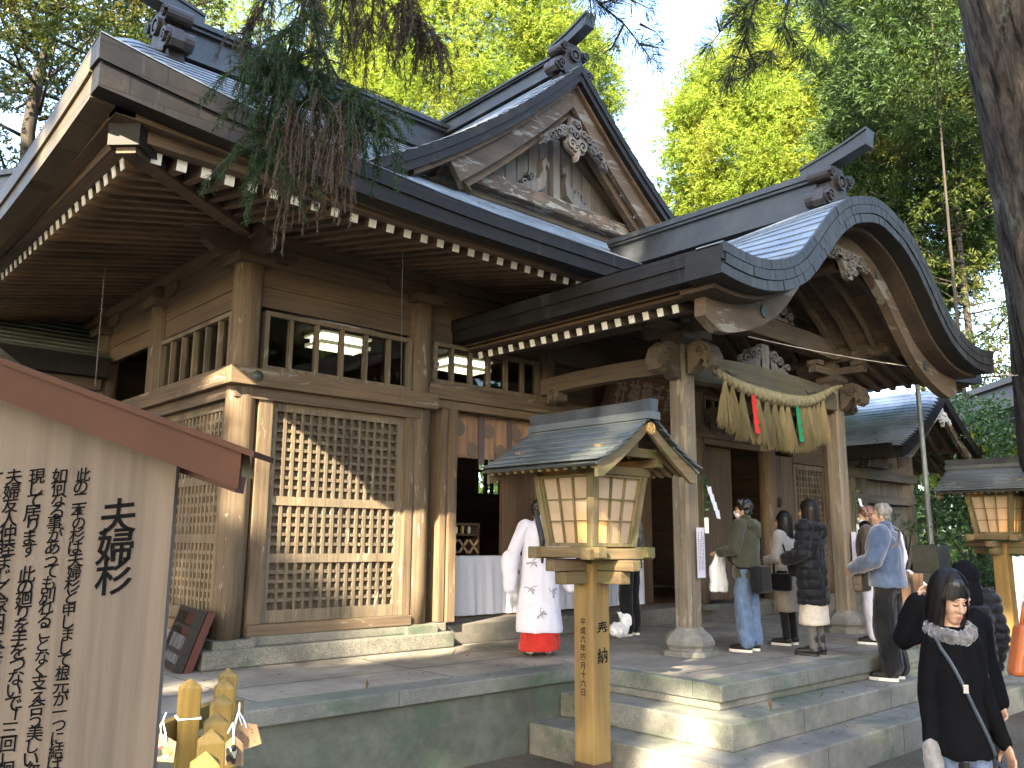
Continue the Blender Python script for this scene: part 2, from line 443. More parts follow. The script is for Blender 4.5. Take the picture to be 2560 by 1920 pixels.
# ---- eave bands and boards
def eavez(d,c0,c1): return c0+c1*cturn(d)
def eave(axis):
    n=60; lo,hi=(LX,RX) if axis=='x' else (EY,BY)
    us=[lo+(hi-lo)*i/n for i in range(n+1)]
    us=[lo+(hi-lo)*(.5-.5*math.cos(math.pi*i/n)) for i in range(n+1)]
    T=[];M=[];B=[];K1=[];K2=[]
    for u in us:
        d=min(u-lo,hi-u)
        t=5.03+.35*cturn(d)+.022; b=4.79+.22*cturn(d); T.append((u,t)); B.append((u,b)); M.append((u,t*.5+b*.5))
        K1.append((u,4.86+.13*cturn(d))); K2.append((u,4.79+.04*cturn(d)))
    def fns(x0): return (lambda u,v,d:(u,d,v)) if axis=='x' else (lambda u,v,d:(d,u,v))
    return us,T,M,B,K1,K2,fns(0)
def inset(P,dd,lo,hi): return [(min(max(u,lo+dd),hi-dd),v) for u,v in P]
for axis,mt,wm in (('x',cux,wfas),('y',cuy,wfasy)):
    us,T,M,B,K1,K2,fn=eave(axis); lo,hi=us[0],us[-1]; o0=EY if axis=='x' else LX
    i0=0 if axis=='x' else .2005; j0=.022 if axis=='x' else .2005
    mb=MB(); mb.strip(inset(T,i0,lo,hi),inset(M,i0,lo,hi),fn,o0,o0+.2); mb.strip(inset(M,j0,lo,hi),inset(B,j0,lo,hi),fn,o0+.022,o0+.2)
    e=hp('eave_band',mb,mt if axis=='x' else copper('sun_tinted_eave_copper',(.105,.082,.05),'y',rough=.45,metal=.1))  # left eave copper lightened and warmed so its sun patch shows golden
    mb=MB()
    B2=[(u,v-.002) for u,v in B]
    K1=[(u,4.83+.12*cturn(min(u-lo,hi-u))) for u,v in B]; K0=[(u,4.835+.20*cturn(min(u-lo,hi-u))) for u,v in B]; K2=[(u,4.812+.02*cturn(min(u-lo,hi-u))) for u,v in B]
    mb.strip(inset([(u,v+.08) for u,v in K0],.2,lo,hi),inset(K1,.2,lo,hi),fn,o0+.2,o0+.34)
    mb.strip(inset([(u,v+.05) for u,v in K0],.3,lo,hi),inset(K2,.3,lo,hi),fn,o0+.302,o0+.42)
    hp('eave_board',mb,wm)
mb=MB()   # soffit boarding, front and left
mb.add([(LX+.3,EY+.3,4.86),(RX-.3,EY+.3,4.86),(RX-2.2,8.25,5.24),(LX+2.2,8.25,5.24)],[(0,1,2,3)])
mb.add([(LX+.3,EY+.3,4.86),(LX+.3,BY-.3,4.86),(LX+2.25,BY-2.2,5.24),(LX+2.25,8.2,5.24)],[(3,2,1,0)])
hp('soffit',mb,wood('soffit_wood',(.145,.098,.064),'y'))
def rafter(p,q,mts):
    mb=MB(); mb.bar(p,q,.075,.085); d=(Vector(p)-Vector(q)).normalized()
    mb.bar(Vector(p)+d*.004,Vector(p)-d*.004,.079,.089,mi=1)
    return hp('rafter',mb,mts)
x=2.11
while x<8.3:
    ye=min(EY+(x-LX)-.08,8.2); z0=4.785
    rafter((x,EY+.43,z0),(x,ye,z0+.2*(ye-EY-.43)+.0),[raft,white]); x+=.197
y=6.72
while y<13.6:
    xe=min(LX+(y-EY)-.08,3.72); z0=4.785
    rafter((LX+.43,y,z0),(xe,y,z0+.2*(xe-LX-.43)),[raftx,white]); y+=.197
mb=MB(); mb.bar((LX+.33,EY+.33,4.80),(3.78,8.26,5.10),.15,.17); hp('hip_rafter',mb,wfasy); mb=MB(); mb.bar((LX+.30,EY+.30,4.86),(LX+.62,EY+.62,4.88),.24,.2)
hp('hip_rafter_cap',mb,plain('dark_metal_cap',(.012,.011,.010),.6))
# ---- pillars
PX=[3.72,5.93,8.05,11.45,13.57,15.78]
def pillar(x,y,z0=.95,z1=4.96,r=.15):
    n=10; mb=MB(); mb.tube([(x,y,z0+(z1-z0)*i/n) for i in range(n+1)],r,20); o=hp('pillar',mb,wzp,smooth=False)
    for p in o.data.polygons: p.use_smooth=len(p.vertices)==4
    mb=MB(); mb.box(x-.21,x+.21,y-.21,y+.21,.875,.953); hp('pillar_base',mb,gran,o)
    return o
for x in PX: pillar(x,8.2)
for y in (10.55,12.62,15.0,17.35): pillar(3.72,y)
for x,y in [(PX[0],8.2),(PX[1],8.2),(PX[2],8.2),(3.72,10.55),(3.72,12.62)]:   # boat-shaped bracket arms
    mb=MB()
    mb.box(x-.2,x+.2,y-.2,y+.2,4.70,4.80)
    along=(x!=3.72) or y==8.2
    arm=[(-.52,4.96),(-.52,4.88),(-.40,4.80),(.40,4.80),(.52,4.88),(.52,4.96)]
    if along: mb.ext(arm,lambda u,v,d:(x+u,d,v),y-.07,y+.07)
    if x==3.72: mb.ext(arm,lambda u,v,d:(d,y+u,v-.003),x-.067,x+.067)
    hp('bracket',mb,wx,fix=True)
mb=MB(); mb.box(3.0,16.5,8.11,8.29,4.962,5.14); hp('wall_plate',mb,wx)
mb=MB(); mb.box(3.63,3.81,7.5,17.6,4.955,5.135); hp('wall_plate',mb,wy)
# ---- nageshi beams
mb=MB(); mb.box(3.5,6.08,7.98,8.12,3.42,3.60); b1=bevel(hp('tie_beam',mb,wxp),.008)
mb=MB(); mb.lathe((0,0,0),[(.06,0),(.06,.012),(.035,.03),(.02,.045)],12)
mb.v=[(3.78+p[0],7.98-p[2],3.515+p[1]) for p in mb.v]; hp('nail_cover',mb,plain('verdigris_bronze',(.065,.075,.06),.6,.3,var=.3),b1,fix=True)
mb=MB(); mb.box(3.50,3.64,8.122,12.75,3.42,3.60); bevel(hp('tie_beam',mb,wyp),.008)
mb=MB(); mb.box(3.6,6.0,8.06,8.16,3.30,3.418); hp('lintel',mb,wx)
mb=MB(); mb.box(3.58,3.68,8.2,12.7,3.30,3.418); hp('lintel',mb,wy)
mb=MB(); mb.box(6.0,13.5,8.04,8.2,3.57,3.75); bevel(hp('tie_beam',mb,wxp),.008)
mb=MB(); mb.box(6.1,13.4,8.08,8.22,3.47,3.568); hp('lintel',mb,wx)
# ---- plank walls over the windows
def planks(x0,x1,z0,z1,yf,along='x',n=3):
    mb=MB()
    for i in range(n):
        a=z0+(z1-z0)*i/n; b=z0+(z1-z0)*(i+1)/n-.006; o=.004*(i%2)
        if along=='x': mb.box(x0,x1,yf-o,yf+.06,a,b)
        else: mb.box(yf-o,yf+.06,x0,x1,a,b)
    return hp('plank_wall',mb,wx if along=='x' else wy)
for a,b in zip(PX[:-1],PX[1:]): planks(a+.12,b-.12,4.30,4.96,8.18)
for a,b in ((8.32,10.42),(10.67,12.5),(12.74,14.9),(15.1,17.25)): planks(a,b,4.30,4.955,3.70,'y')
for a,b in ((12.74,14.9),(15.1,17.25)): planks(a,b,1.0,4.29,3.70,'y',9)
# ---- windows
def glassm():
    m,t,b=nodes('window_glass'); tr=t.nodes.new('ShaderNodeBsdfTransparent'); gl=t.nodes.new('ShaderNodeBsdfGlossy'); gl.inputs['Roughness'].default_value=.02
    lw=t.nodes.new('ShaderNodeLayerWeight'); ms=t.nodes.new('ShaderNodeMixShader')
    t.links.new(ramp(t,lw.outputs['Facing'],[(0,.035),(.5,.07),(.75,.2),(1,.9)]),ms.inputs[0]); t.links.new(tr.outputs[0],ms.inputs[1]); t.links.new(gl.outputs[0],ms.inputs[2])
    tr.inputs[0].default_value=(.75,.78,.75,1)
    t.links.new(ms.outputs[0],t.nodes['Material Output'].inputs[0]); return m
glass=glassm()
def window(u0,u1,z0,z1,f,axis,n):
    fn=(lambda u,v,d:(u,f+d,v)) if axis=='x' else (lambda u,v,d:(f+d,u,v))
    mb=MB(); P=lambda a,b,c,e,d0,d1:mb.ext([(a,c),(b,c),(b,e),(a,e)],fn,d0,d1)
    P(u0,u1,z0,z0+.05,-.05,.05); P(u0,u1,z1-.05,z1,-.05,.05); P(u0,u0+.05,z0+.05,z1-.05,-.05,.05); P(u1-.05,u1,z0+.05,z1-.05,-.05,.05)
    for i in range(1,n):
        u=u0+(u1-u0)*i/n; P(u-.021,u+.021,z0+.05,z1-.05,-.035,.035)
    o=hp('window',mb,wlat,fix=True)
    mb=MB(); mb.ext([(u0+.03,z0+.03),(u1-.03,z0+.03),(u1-.03,z1-.03),(u0+.03,z1-.03)],fn,.012,.016); hp('pane',mb,glass,o,fix=True)
window(3.90,5.77,3.62,4.25,8.17,'x',6)
for a,b in ((6.10,7.88),(11.62,13.4),(13.75,15.6)): window(a,b,3.77,4.28,8.17,'x',6)
window(8.38,10.38,3.62,4.25,3.69,'y',6)
mb=MB(); mb.box(8.2,11.3,8.2,8.26,3.76,4.29); hp('plank_wall',mb,wx)
# ---- lattice doors
def lattice(u0,u1,z0,z1,f,axis,rails,p=.098):
    fn=(lambda u,v,d:(u,f+d,v)) if axis=='x' else (lambda u,v,d:(f+d,u,v))
    mt=wlat
    mb=MB(); P=lambda m,a,b,c,e,d0,d1:m.ext([(a,c),(b,c),(b,e),(a,e)],fn,d0,d1)
    st=.085
    P(mb,u0,u0+st,z0,z1,-.03,.03); P(mb,u1-st,u1,z0,z1,-.03,.03)
    P(mb,u0+st,u1-st,z1-.09,z1,-.03,.03); P(mb,u0+st,u1-st,z0,z0+.12,-.03,.03)
    for r in rails: P(mb,u0+st,u1-st,r-.045,r+.045,-.028,.028)
    o=hp('lattice_door',mb,mt,fix=True)
    mb=MB(); n=int(round((u1-u0-2*st)/p)); bw=.034
    for i in range(1,n):
        u=u0+st+(u1-u0-2*st)*i/n; P(mb,u-bw/2,u+bw/2,z0+.12,z1-.09,-.018,.012)
    zs=[z0+.12]+sorted(sum([[r-.045,r+.045] for r in rails],[]))+[z1-.09]
    for a,b in zip(zs[::2],zs[1::2]):
        m=max(1,int(round((b-a)/p)))
        for j in range(1,m): 
            z=a+(b-a)*j/m; P(mb,u0+st,u1-st,z-bw/2,z+bw/2,-.010,.016)
    hp('grid',mb,mt,o,fix=True)
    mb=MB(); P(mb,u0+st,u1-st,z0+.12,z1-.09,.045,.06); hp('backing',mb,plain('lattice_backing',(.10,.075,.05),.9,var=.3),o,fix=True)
    return o
lattice(4.02,5.70,1.08,3.30,8.17,'x',(2.29,1.71))
for a,b in ((3.87,4.02),(5.70,5.80)):
    mb=MB(); mb.box(a,b,8.08,8.2,1.08,3.30); hp('door_jamb',mb,wzp)
mb=MB(); mb.box(3.87,5.80,8.03,8.2,.972,1.078); bevel(hp('door_sill',mb,wxp),.006)
lattice(8.42,10.38,1.08,3.30,3.70,'y',(2.5,1.9,))
lattice(10.72,12.45,1.08,3.30,3.70,'y',(2.5,1.9,))
mb=MB(); mb.box(3.58,3.75,8.36,12.5,.972,1.078); hp('door_sill',mb,wyp)
# opened door leaf beside the left jamb, and the right-hand leaves and lattice
mb=MB(); mb.box(6.19,6.27,8.06,8.3,.98,3.46); mb.box(6.295,6.40,8.02,8.3,.975,3.46); hp('door_leaf',mb,wzp)
def leaf(x0,x1,yf=8.24):
    mb=MB(); mb.box(x0,x1,yf,yf+.05,1.0,3.46); o=hp('door_leaf',mb,wood('plank_door_wood',(.135,.10,.07),'z'))
    mb=MB(); mb.tube([((x0+x1)/2-.1,yf-.03,2.62),((x0+x1)/2-.1,yf+.01,2.62)],.085,16); hp('door_knob',mb,plain('dark_iron',(.035,.03,.028),.5,.5),o,fix=True)
    return o
leaf(11.28,12.50); leaf(13.62,14.5)
mb=MB(); mb.box(15.72,15.82,8.3,17.3,.9,4.96); hp('plank_wall',mb,wy); mb=MB(); mb.box(3.8,9.5,17.3,17.4,.9,4.96); hp('plank_wall',mb,wx)
lattice(14.52,15.66,1.0,3.35,8.26,'x',(2.2,),.11)
mb=MB(); mb.box(14.52,15.66,8.2,8.3,3.36,3.75); hp('plank_wall',mb,wx)
# ---- plinth and sills
mb=MB(); mb.box(3.40,6.36,7.95,8.6,.70,.875); mb.box(3.40,3.95,8.6,17.6,.70,.875); pl=bevel(hp('plinth',mb,gran),.02,3)
mb=MB(); mb.box(3.9,6.3,8.04,8.5,.876,.970); mb.box(3.56,3.85,8.4,17.5,.876,.970); bevel(hp('plinth_course',mb,gran,pl),.01)
mb=MB(); mb.box(6.365,16.2,8.12,8.7,.70,.93); bevel(hp('entrance_sill',mb,stone('sill_concrete',(.15,.14,.125),.5,.15,.1)),.012)
# ---- porch pillars
def porch_pillar(x,y):
    mb=MB(); h=.112; c=.028
    oct_=[(h,h-c),(h-c,h),(-h+c,h),(-h,h-c),(-h,-h+c),(-h+c,-h),(h-c,-h),(h,-h+c)]
    mb.ext(oct_,lambda u,v,d:(x+u,y+v,d),.995,4.12); o=hp('porch_pillar',mb,wpor,fix=True)
    mb=MB(); n=8
    pr=[(.31,.003),(.31,.06),(.25,.062),(.25,.085),(.275,.12),(.275,.16),(.235,.22),(.165,.27),(.16,.295)]
    vs=[];fs=[]
    for r,z in pr:
        q=.72 if z<.08 else .55
        for k in range(8):
            a=2*math.pi*(k+.5)/8
            vs.append((x+r*1.0*math.cos(a),y+r*math.sin(a),.70+z))
    for i in range(len(pr)-1):
        for k in range(8):
            k2=(k+1)%8; fs.append((i*8+k,i*8+k2,(i+1)*8+k2,(i+1)*8+k))
    fs.append(tuple((len(pr)-1)*8+k for k in range(8)))
    mb.add(vs,fs); hp('stone_base',mb,stone('pillar_base_stone',(.20,.198,.18),.8,.25,.1),o)
    return o
P1=(7.92,5.83); P2=(11.62,5.90)
for p in (P1,P2): porch_pillar(*p)
# ------------------------------------------------------------------ dormer gable on the front slope
GY=9.04
def g(d): d=abs(d); return 9.88-.97*d+.056*d*d
mb=MB(); n=19; W=3.95
for sg in (-1,1):
    for k in range(n):
        d1,d0=W*(1-k/n),W*(1-(k+1)/n)
        ys=[GY+.0,GY+.12,GY+.3,GY+.6,10.5,12.8]; row=[]
        for y in ys:
            dip=-.05*max(0,1-(y-GY)/.45)**2
            row+= [(XC+sg*d1,y,g(d1)+dip+.012),(XC+sg*d1,y,g(d1)+dip+.028),(XC+sg*d0,y,g(d0)+dip)]
        fs=[]
        for i in range(len(ys)-1):
            a=i*3;b=a+3; q=[(a,a+1,b+1,b),(a+1,a+2,b+2,b+1)]
            if sg>0: q=[tuple(reversed(z)) for z in q]
            fs+=q
        mb.add(row,fs)
gb=hp('dormer_gable',mb,cu)
def gprof(off,dmax=3.95,n=28): # both sides, left to right
    return [(XC+dmax*(2*i/n-1),g(dmax*(2*i/n-1))-off) for i in range(n+1)]
fy=lambda u,v,d:(u,d,v)
mb=MB(); mb.strip(gprof(.045),gprof(.19),fy,GY,GY+.25); mb.strip(gprof(.191),gprof(.33),fy,GY+.025,GY+.25); hp('verge_band',mb,cux,gb)
mb=MB(); mb.strip(gprof(.332,3.3),gprof(.40,3.3),fy,GY+.12,GY+.45); hp('verge_board',mb,wfas,gb)
def barge(prf,off,w0,w1,dmax,d0,d1,xc=XC,dmin=0,mt=None,par=None,n=18,name='bargeboard',end=.9):
    for sg in (-1,1):
        T=[];B=[]
        for i in range(n+1):
            t=i/n; d=dmin+(dmax-dmin)*t; w=w0+(w1-w0)*t*t
            z=prf(d)
            tw=off
            T.append((xc+sg*d,z-tw)); B.append((xc+sg*d*(end if t>.97 else 1-.02*t),z-tw-w))
        mb=MB(); mb.strip(T,B,fy,d0,d1); o=mb.build(name,mt,par,fix=True)
    return o
barge(g,.40,.34,.36,2.6,GY+.2,GY+.30,mt=wbarge,par=gb)
barge(g,.74,.15,.17,2.3,GY+.33,GY+.45,mt=wfas,par=gb,name='inner_board')
def carving(name,par,mt,c,scale,y0,parts,n=14):
    """relief carving in a vertical plane facing -Y: scrolls (u,v,r,sgn,turns) and leaf polygons"""
    fn=lambda u,v,d:(c[0]+u*scale,y0+d*scale,c[1]+v*scale)
    mb=MB()
    for i,p in enumerate(parts):
        if p[0]=='s':
            _,u,v,r,sg,tu=p; dd=-.05-.02*(i%3); scroll(mb,fn,(u,v),r,tu,r*.34,.1,sg,dd)
            mb.ext([(u+r*.95*math.cos(2*math.pi*k/12),v+r*.95*math.sin(2*math.pi*k/12)) for k in range(12)],fn,.0-.01*(i%4),.06)
        else: mb.ext(p[1],fn,p[2] if len(p)>2 else -.03,.07)
    return mb.build(name,mt,par,fix=True)
gp=[('p',[(-.12,.45),(.12,.45),(.22,.1),(.16,-.15),(0,-.32),(-.16,-.15),(-.22,.1)]),
    ('s',-.13,-.10,.15,1,1.5),('s',.13,-.10,.15,-1,1.5),('s',0,.12,.10,1,1.4),('s',-.16,.16,.10,-1,1.3),('s',.16,.16,.10,1,1.3),
    ('s',-.33,.12,.12,1,1.4),('s',.33,.12,.12,-1,1.4),('s',-.50,.00,.11,-1,1.3),('s',.50,.0,.11,1,1.3),('s',-.66,-.10,.10,1,1.3),('s',.66,-.1,.10,-1,1.3),
    ('s',-.80,-.22,.08,-1,1.2),('s',.80,-.22,.08,1,1.2),('s',-.05,-.2,.08,1,1.2),('s',.06,.32,.08,1,1.2),('s',-.06,.34,.07,-1,1.2),
    ('p',[(-.06,-.2),(.06,-.2),(0,-.42)],-.08),('p',[(-.9,-.33),(-.2,.12),(-.2,.22),(-.55,.10),(-.85,-.15)]),('p',[(.9,-.33),(.85,-.15),(.55,.10),(.2,.22),(.2,.12)])]
carving('gable_pendant',gb,wgrey,(XC,8.50),.88,GY+.17,gp)
mb=MB(); mb.ext([(XC-2.9,7.0),(XC+2.9,7.0),(XC,9.2)],fy,9.80,9.86); hp('gable_wall',mb,wgrey,gb)
mb=MB()
for i in range(-9,10):
    x=XC+i*.26; zt=9.15-abs(x-XC)*.74
    mb.box(x-.012,x+.012,9.78,9.80,7.5,max(zt,7.52))
hp('wall_batten',mb,wgrey,gb)
mb=MB(); mb.box(XC-2.45,XC+2.45,9.55,9.80,7.33,7.58); bevel(hp('gable_beam',mb,wood('peeling_gable_beam',(.13,.10,.075),'x',peel=.45,peelc=(.31,.29,.25)),gb),.03)
for sg in (-1,1):
    mb=MB(); mb.strip([(XC+sg*.1,9.0),(XC+sg*2.3,7.585)],[(XC+sg*.1,8.80),(XC+sg*2.0,7.585)],fy,9.64,9.79); hp('gable_rafter',mb,wfas,gb,fix=True)
    mb=MB()
    P=[(.16,8.22),(.25,8.30),(.33,8.20),(.32,8.04),(.40,7.88),(.56,7.80),(.80,7.66),(1.1,7.60)]; Q=[(.17,8.10),(.24,8.18),(.25,8.10),(.22,7.96),(.27,7.76),(.40,7.65),(.52,7.59),(.9,7.585)]
    mb.strip([(XC+sg*a,b) for a,b in P],[(XC+sg*a,b) for a,b in Q],fy,9.66,9.78)
    fn=lambda u,v,d:(XC+u,d,v)
    scroll(mb,fn,(sg*.56,7.86),.11,1.4,.045,.10,sg,9.66); scroll(mb,fn,(sg*.72,7.72),.08,1.2,.035,.10,-sg,9.67)
    hp('strut_carving',mb,wgrey,gb,fix=True)
mb=MB(); mb.box(XC-.075,XC+.075,9.65,9.78,7.581,8.7); hp('gable_post',mb,wgrey,gb)
mb=MB(); ridge(mb,9.3,12.75,XC,9.80,10.20,.30,'y'); r2=hp('dormer_ridge',mb,cudark,gb)
onigawara(gb,(XC,9.30,9.72),.72,(0,-1,0),.62)
# ------------------------------------------------------------------ porch with its arched front
KX=9.72; KW=3.33; KY=4.2
_kd=[-.65,0,.65,1.0,1.3,1.6,1.95,2.34,2.8,3.33,3.8]; _kz=[5.78,5.92,5.78,5.60,5.37,5.09,4.80,4.63,4.555,4.585,4.66]
def k(d):
    d=abs(d)
    for i in range(1,len(_kd)-2):
        if d<=_kd[i+1] or i==len(_kd)-3:
            x0,x1=_kd[i],_kd[i+1]; t=(d-x0)/(x1-x0)
            m0=(_kz[i+1]-_kz[i-1])/(_kd[i+1]-_kd[i-1])*(x1-x0); m1=(_kz[i+2]-_kz[i])/(_kd[i+2]-_kd[i])*(x1-x0)
            if i==1: m0=0
            return (2*t**3-3*t*t+1)*_kz[i]+(t**3-2*t*t+t)*m0+(-2*t**3+3*t*t)*_kz[i+1]+(t**3-t*t)*m1
def kr(d,y):
    d=abs(d); s=min(max((y-KY-.05)/2.6,0),1); s=s*s*(3-2*s)
    t=5.98-.56*d+.042*d*d
    return k(d)*(1-s)+t*s
porch=tag(bpy.data.objects.new('porch_roof',None)); 
bpy.data.objects.remove(porch)
mb=MB(); n=27
for sg in (-1,1):
    for i in range(n):
        d1,d0=KW*(1-i/n),KW*(1-(i+1)/n); row=[]; ys=[KY+4.3*j/30 for j in range(31)]
        for y in ys: row+=[(KX+sg*d1,y,kr(d1,y)+.006),(KX+sg*d1,y,kr(d1,y)+.018),(KX+sg*d0,y,kr(d0,y))]
        fs=[]
        for j in range(30):
            a=j*3;b=a+3; q=[(a,a+1,b+1,b),(a+1,a+2,b+2,b+1)]
            if sg>0: q=[tuple(reversed(z)) for z in q]
            fs+=q
        mb.add(row,fs)
pr_=hp('porch_roof',mb,cu)
def kprof(off,dmax=KW,n=64):
    out=[]
    for i in range(n+1):
        d=dmax*(2*i/n-1); e=.01; s=(k(d+e)-k(d-e))/(2*e); L=math.hypot(1,s)
        if abs(d)<1e-6: s=0;L=1
        out.append((KX+d+off*s/L,k(d)-off/L))
    return out
mb=MB(); mb.strip(kprof(.012),kprof(.15),fy,KY+.006,KY+.42); mb.strip(kprof(.151),kprof(.29),fy,KY+.022,KY+.42); aeb=hp('arched_eave_band',mb,plain('band_gap_dark',(.014,.0135,.013),.7,var=.4,vs=8),pr_)
mb=MB(); rngt=random.Random(4)
for r in range(3):
    o0,o1=-.022+.105*r,-.022+.105*r+.100; A=kprof(o0,KW,150); B=kprof(o1,KW,150)
    for i in range(r%2,150,2):
        a,b=i,min(i+2,150); dy=rngt.uniform(-.003,.003)+(.012 if r==2 else 0); e=.003
        q=[A[a],A[b],B[b],B[a]]; cxx=sum(p[0] for p in q)/4; czz=sum(p[1] for p in q)/4
        q=[(cxx+(p[0]-cxx)*(1-.035),czz+(p[1]-czz)*.97) for p in q]; mb.ext(q,fy,KY+dy-.004,KY+.03)
m_,t_,b_=nodes('arched_eave_tiles'); gg=t_.nodes.new('ShaderNodeNewGeometry'); b_.inputs['Roughness'].default_value=.5
tn=noise(t_,coords(t_,(1,1,1)),2.5,5,.6); tc=mix(t_,1,ramp(t_,gg.outputs['Random Per Island'],[(0,(.011,.011,.0105)),(.7,(.019,.019,.018)),(1,(.030,.030,.029))]),ramp(t_,tn,[(.3,(.75,.75,.75)),(.7,(1.3,1.3,1.3))]),'MULTIPLY'); t_.links.new(tc,b_.inputs['Base Color'])
hp('tile_facing',mb,m_,aeb,fix=True)
mb=MB(); mb.strip(kprof(.292,3.16),kprof(.335,3.16),fy,KY+.20,KY+.6); hp('arched_board',mb,wood('arched_board_wood',(.08,.06,.047),'x'),pr_)
def kbarge():
    for sg in (-1,1):
        A=kprof(.337,3.02,64); n=32
        seg=A[:n+1] if sg<0 else A[n:][::1]
        if sg>0: seg=seg[::-1]
        # seg runs from the eave end (0) to the crown (n)
        T=[];B=[]
        for i,(x,z) in enumerate(seg):
            t=i/n; w=.20+.13*max(0,1-t/.45)**1.2
            j0,j1=max(i-1,0),min(i+1,n); tx,tz=seg[j1][0]-seg[j0][0],seg[j1][1]-seg[j0][1]; L=math.hypot(tx,tz); nx,nz=tz/L,-tx/L
            if nz>0: nx,nz=-nx,-nz
            if t<.07: w*=.55+6.4*t
            T.append((x,z)); B.append((x+nx*w,z+nz*w))
        mb=MB(); mb.strip(T,B,fy,KY+.42,KY+.54); o=hp('bargeboard',mb,wbarge,pr_,fix=True)
        for i in (9,22):
            mb=MB(); c=((T[i][0]+B[i][0])/2,KY+.42,(T[i][1]+B[i][1])/2); r=.07 if i==9 else .05
            mb.tube([(c[0],c[1]-.02,c[2]),(c[0],c[1]+.02,c[2])],r,14)
            hp('boss',mb,MATS['verdigris_bronze'],o,fix=True)
kbarge()
kp=[('s',-.16,.02,.13,1,1.5),('s',.16,.02,.13,-1,1.5),('s',0,-.12,.12,1,1.5),('s',-.36,.05,.11,-1,1.3),('s',.36,.05,.11,1,1.3),('s',-.55,.0,.10,1,1.3),('s',.55,.0,.10,-1,1.3),
    ('s',-.08,-.26,.09,-1,1.3),('s',.1,-.25,.09,1,1.3),('p',[(-.66,-.05),(.66,-.05),(.5,.16),(-.5,.16)]),('p',[(-.3,0),(.3,0),(.08,-.36),(-.08,-.36)]),('s',-.7,-.04,.07,-1,1.2),('s',.7,-.04,.07,1,1.2)]
carving('crown_pendant',pr_,wgrey,(KX,5.30),.70,KY+.44,kp)
mb=MB(); ridge(mb,4.75,8.35,KX,5.97,6.50,.28,'y'); hp('porch_ridge',mb,cudark,pr_)
onigawara(pr_,(KX,4.75,5.98),.66,(0,-1,0),.72)
# side eaves of the porch
for sg in (-1,1):
    fx=lambda u,v,d:(KX+sg*d,u,v)
    ys=[KY+.301+3.7*i/16 for i in range(17)]
    top=[(y,kr(KW,y)+.018) for y in ys]; mid=[(y,kr(KW,y)-.13) for y in ys]; bot=[(y,kr(KW,y)-.27) for y in ys]
    mb=MB(); mb.strip(top,mid,fx,KW,KW-.2); mb.strip(mid,bot,fx,KW-.022,KW-.2); hp('eave_band',mb,cuy,pr_,fix=True)
    mb=MB(); b2=[(u,max(v-.02,4.262)) for u,v in bot]; b3=[(u,4.243) for u,v in bot]
    mb.strip([(u,v+.1) for u,v in b2],b2,fx,KW-.2005,KW-.3); mb.strip([(u,v+.06) for u,v in b2],b3,fx,KW-.27,KW-.36); hp('eave_board',mb,wfasy,pr_,fix=True)
    # soffit: lower slope, then the curved ceiling
    P=[];ds=[KW-.2,KW-.8,1.9,1.5,1.1,.7,.35,0]; zz=[4.235,4.34,4.56,4.95,5.22,5.42,5.5,5.52]
    for y in (KY+.55,8.3):
        for d,z in zip(ds,zz): P.append((KX+sg*d,y,z))
    mb=MB(); mb.grid(P,len(ds),2); hp('soffit',mb,wood('porch_soffit_wood',(.11,.084,.063),'y'),pr_)
    i=0; y=5.02
    while y<8.1:
        mb=MB(); p=Vector((KX+sg*(KW-.36),y,4.19)); q=Vector((KX+sg*1.75,y,4.53)); mb.bar(p,q,.07,.08)
        d=(p-q).normalized()
        if sg<0: mb.bar(p+d*.004,p-d*.004,.074,.084,mi=1)
        hp('rafter',mb,[wpb,white]); y+=.188 if sg<0 else .23
    y=4.85
    while y<7.6:
        T=[];B=[]
        for j in range(11):
            d=1.92-1.7*j/10; zc=np.interp(d,ds[::-1],zz[::-1])-.005; T.append((KX+sg*d,zc)); B.append((KX+sg*(d-.03),zc-.085))
        mb=MB(); mb.strip(T,B,fy,y,y+.07); hp('curved_rafter',mb,wpb,fix=True); y+=.30
# purlins, beams and brackets
for x in (P1[0],P2[0]):
    mb=MB(); mb.box(x-.09,x+.09,KY+.56,8.1,4.455,4.68); bevel(hp('purlin',mb,wpby),.01)
mb=MB(); mb.box(KX-.08,KX+.08,KY+.56,8.1,5.2,5.36); hp('purlin',mb,wpby)
def bowed(x0,x1,y0,y1,z0,z1,arch,name,mt,arch2=None):
    T=[];B=[];n=20
    for i in range(n+1):
        t=i/n; a=1-(2*t-1)**2; x=x0+(x1-x0)*t
        e=max(0,1-min(t,1-t)/.08)
        T.append((x,z1+arch*a-.06*e)); B.append((x,z0+(arch if arch2 is None else arch2)*a+.03*e))
    mb=MB(); mb.strip(T,B,fy,y0,y1); return bevel(hp(name,mb,mt,fix=True,weld=True),.015,2)
py=(P1[1]+P2[1])/2
kb=bowed(P1[0]+.14,P2[0]-.14,py-.10,py+.10,3.72,4.04,.07,'rainbow_beam',wood('rainbow_beam_wood',(.135,.118,.088),'x',moss=(.085,.095,.045)))
for sg,x in ((1,P1[0]+.55),(-1,P2[0]-.55)):
    mb=MB()
    fn=lambda u,v,d:(x+u,py-.108+d,3.90+v)
    scroll(mb,fn,(0,0),.10,1.3,.014,.02,-sg,-.004); mb.strip([(sg*.1,-.02),(sg*.25,.05),(sg*.4,0),(sg*.5,.04)],[(sg*.1,-.035),(sg*.25,.033),(sg*.4,-.015),(sg*.5,.038)],fn,-.004,.02)
    hp('beam_scrollwork',mb,plain('carved_line',(.05,.045,.03),.9),kb,fix=True)
ub=bowed(P1[0]-.12,P2[0]+.12,py-.11,py+.11,4.47,4.74,.06,'upper_beam',wpb)
nos=[(0,.16),(.10,.20),(.22,.20),(.34,.12),(.40,-.02),(.36,-.13),(.28,-.17),(.22,-.12),(.25,-.06),(.20,-.02),(.14,-.10),(.05,-.18),(0,-.20)]
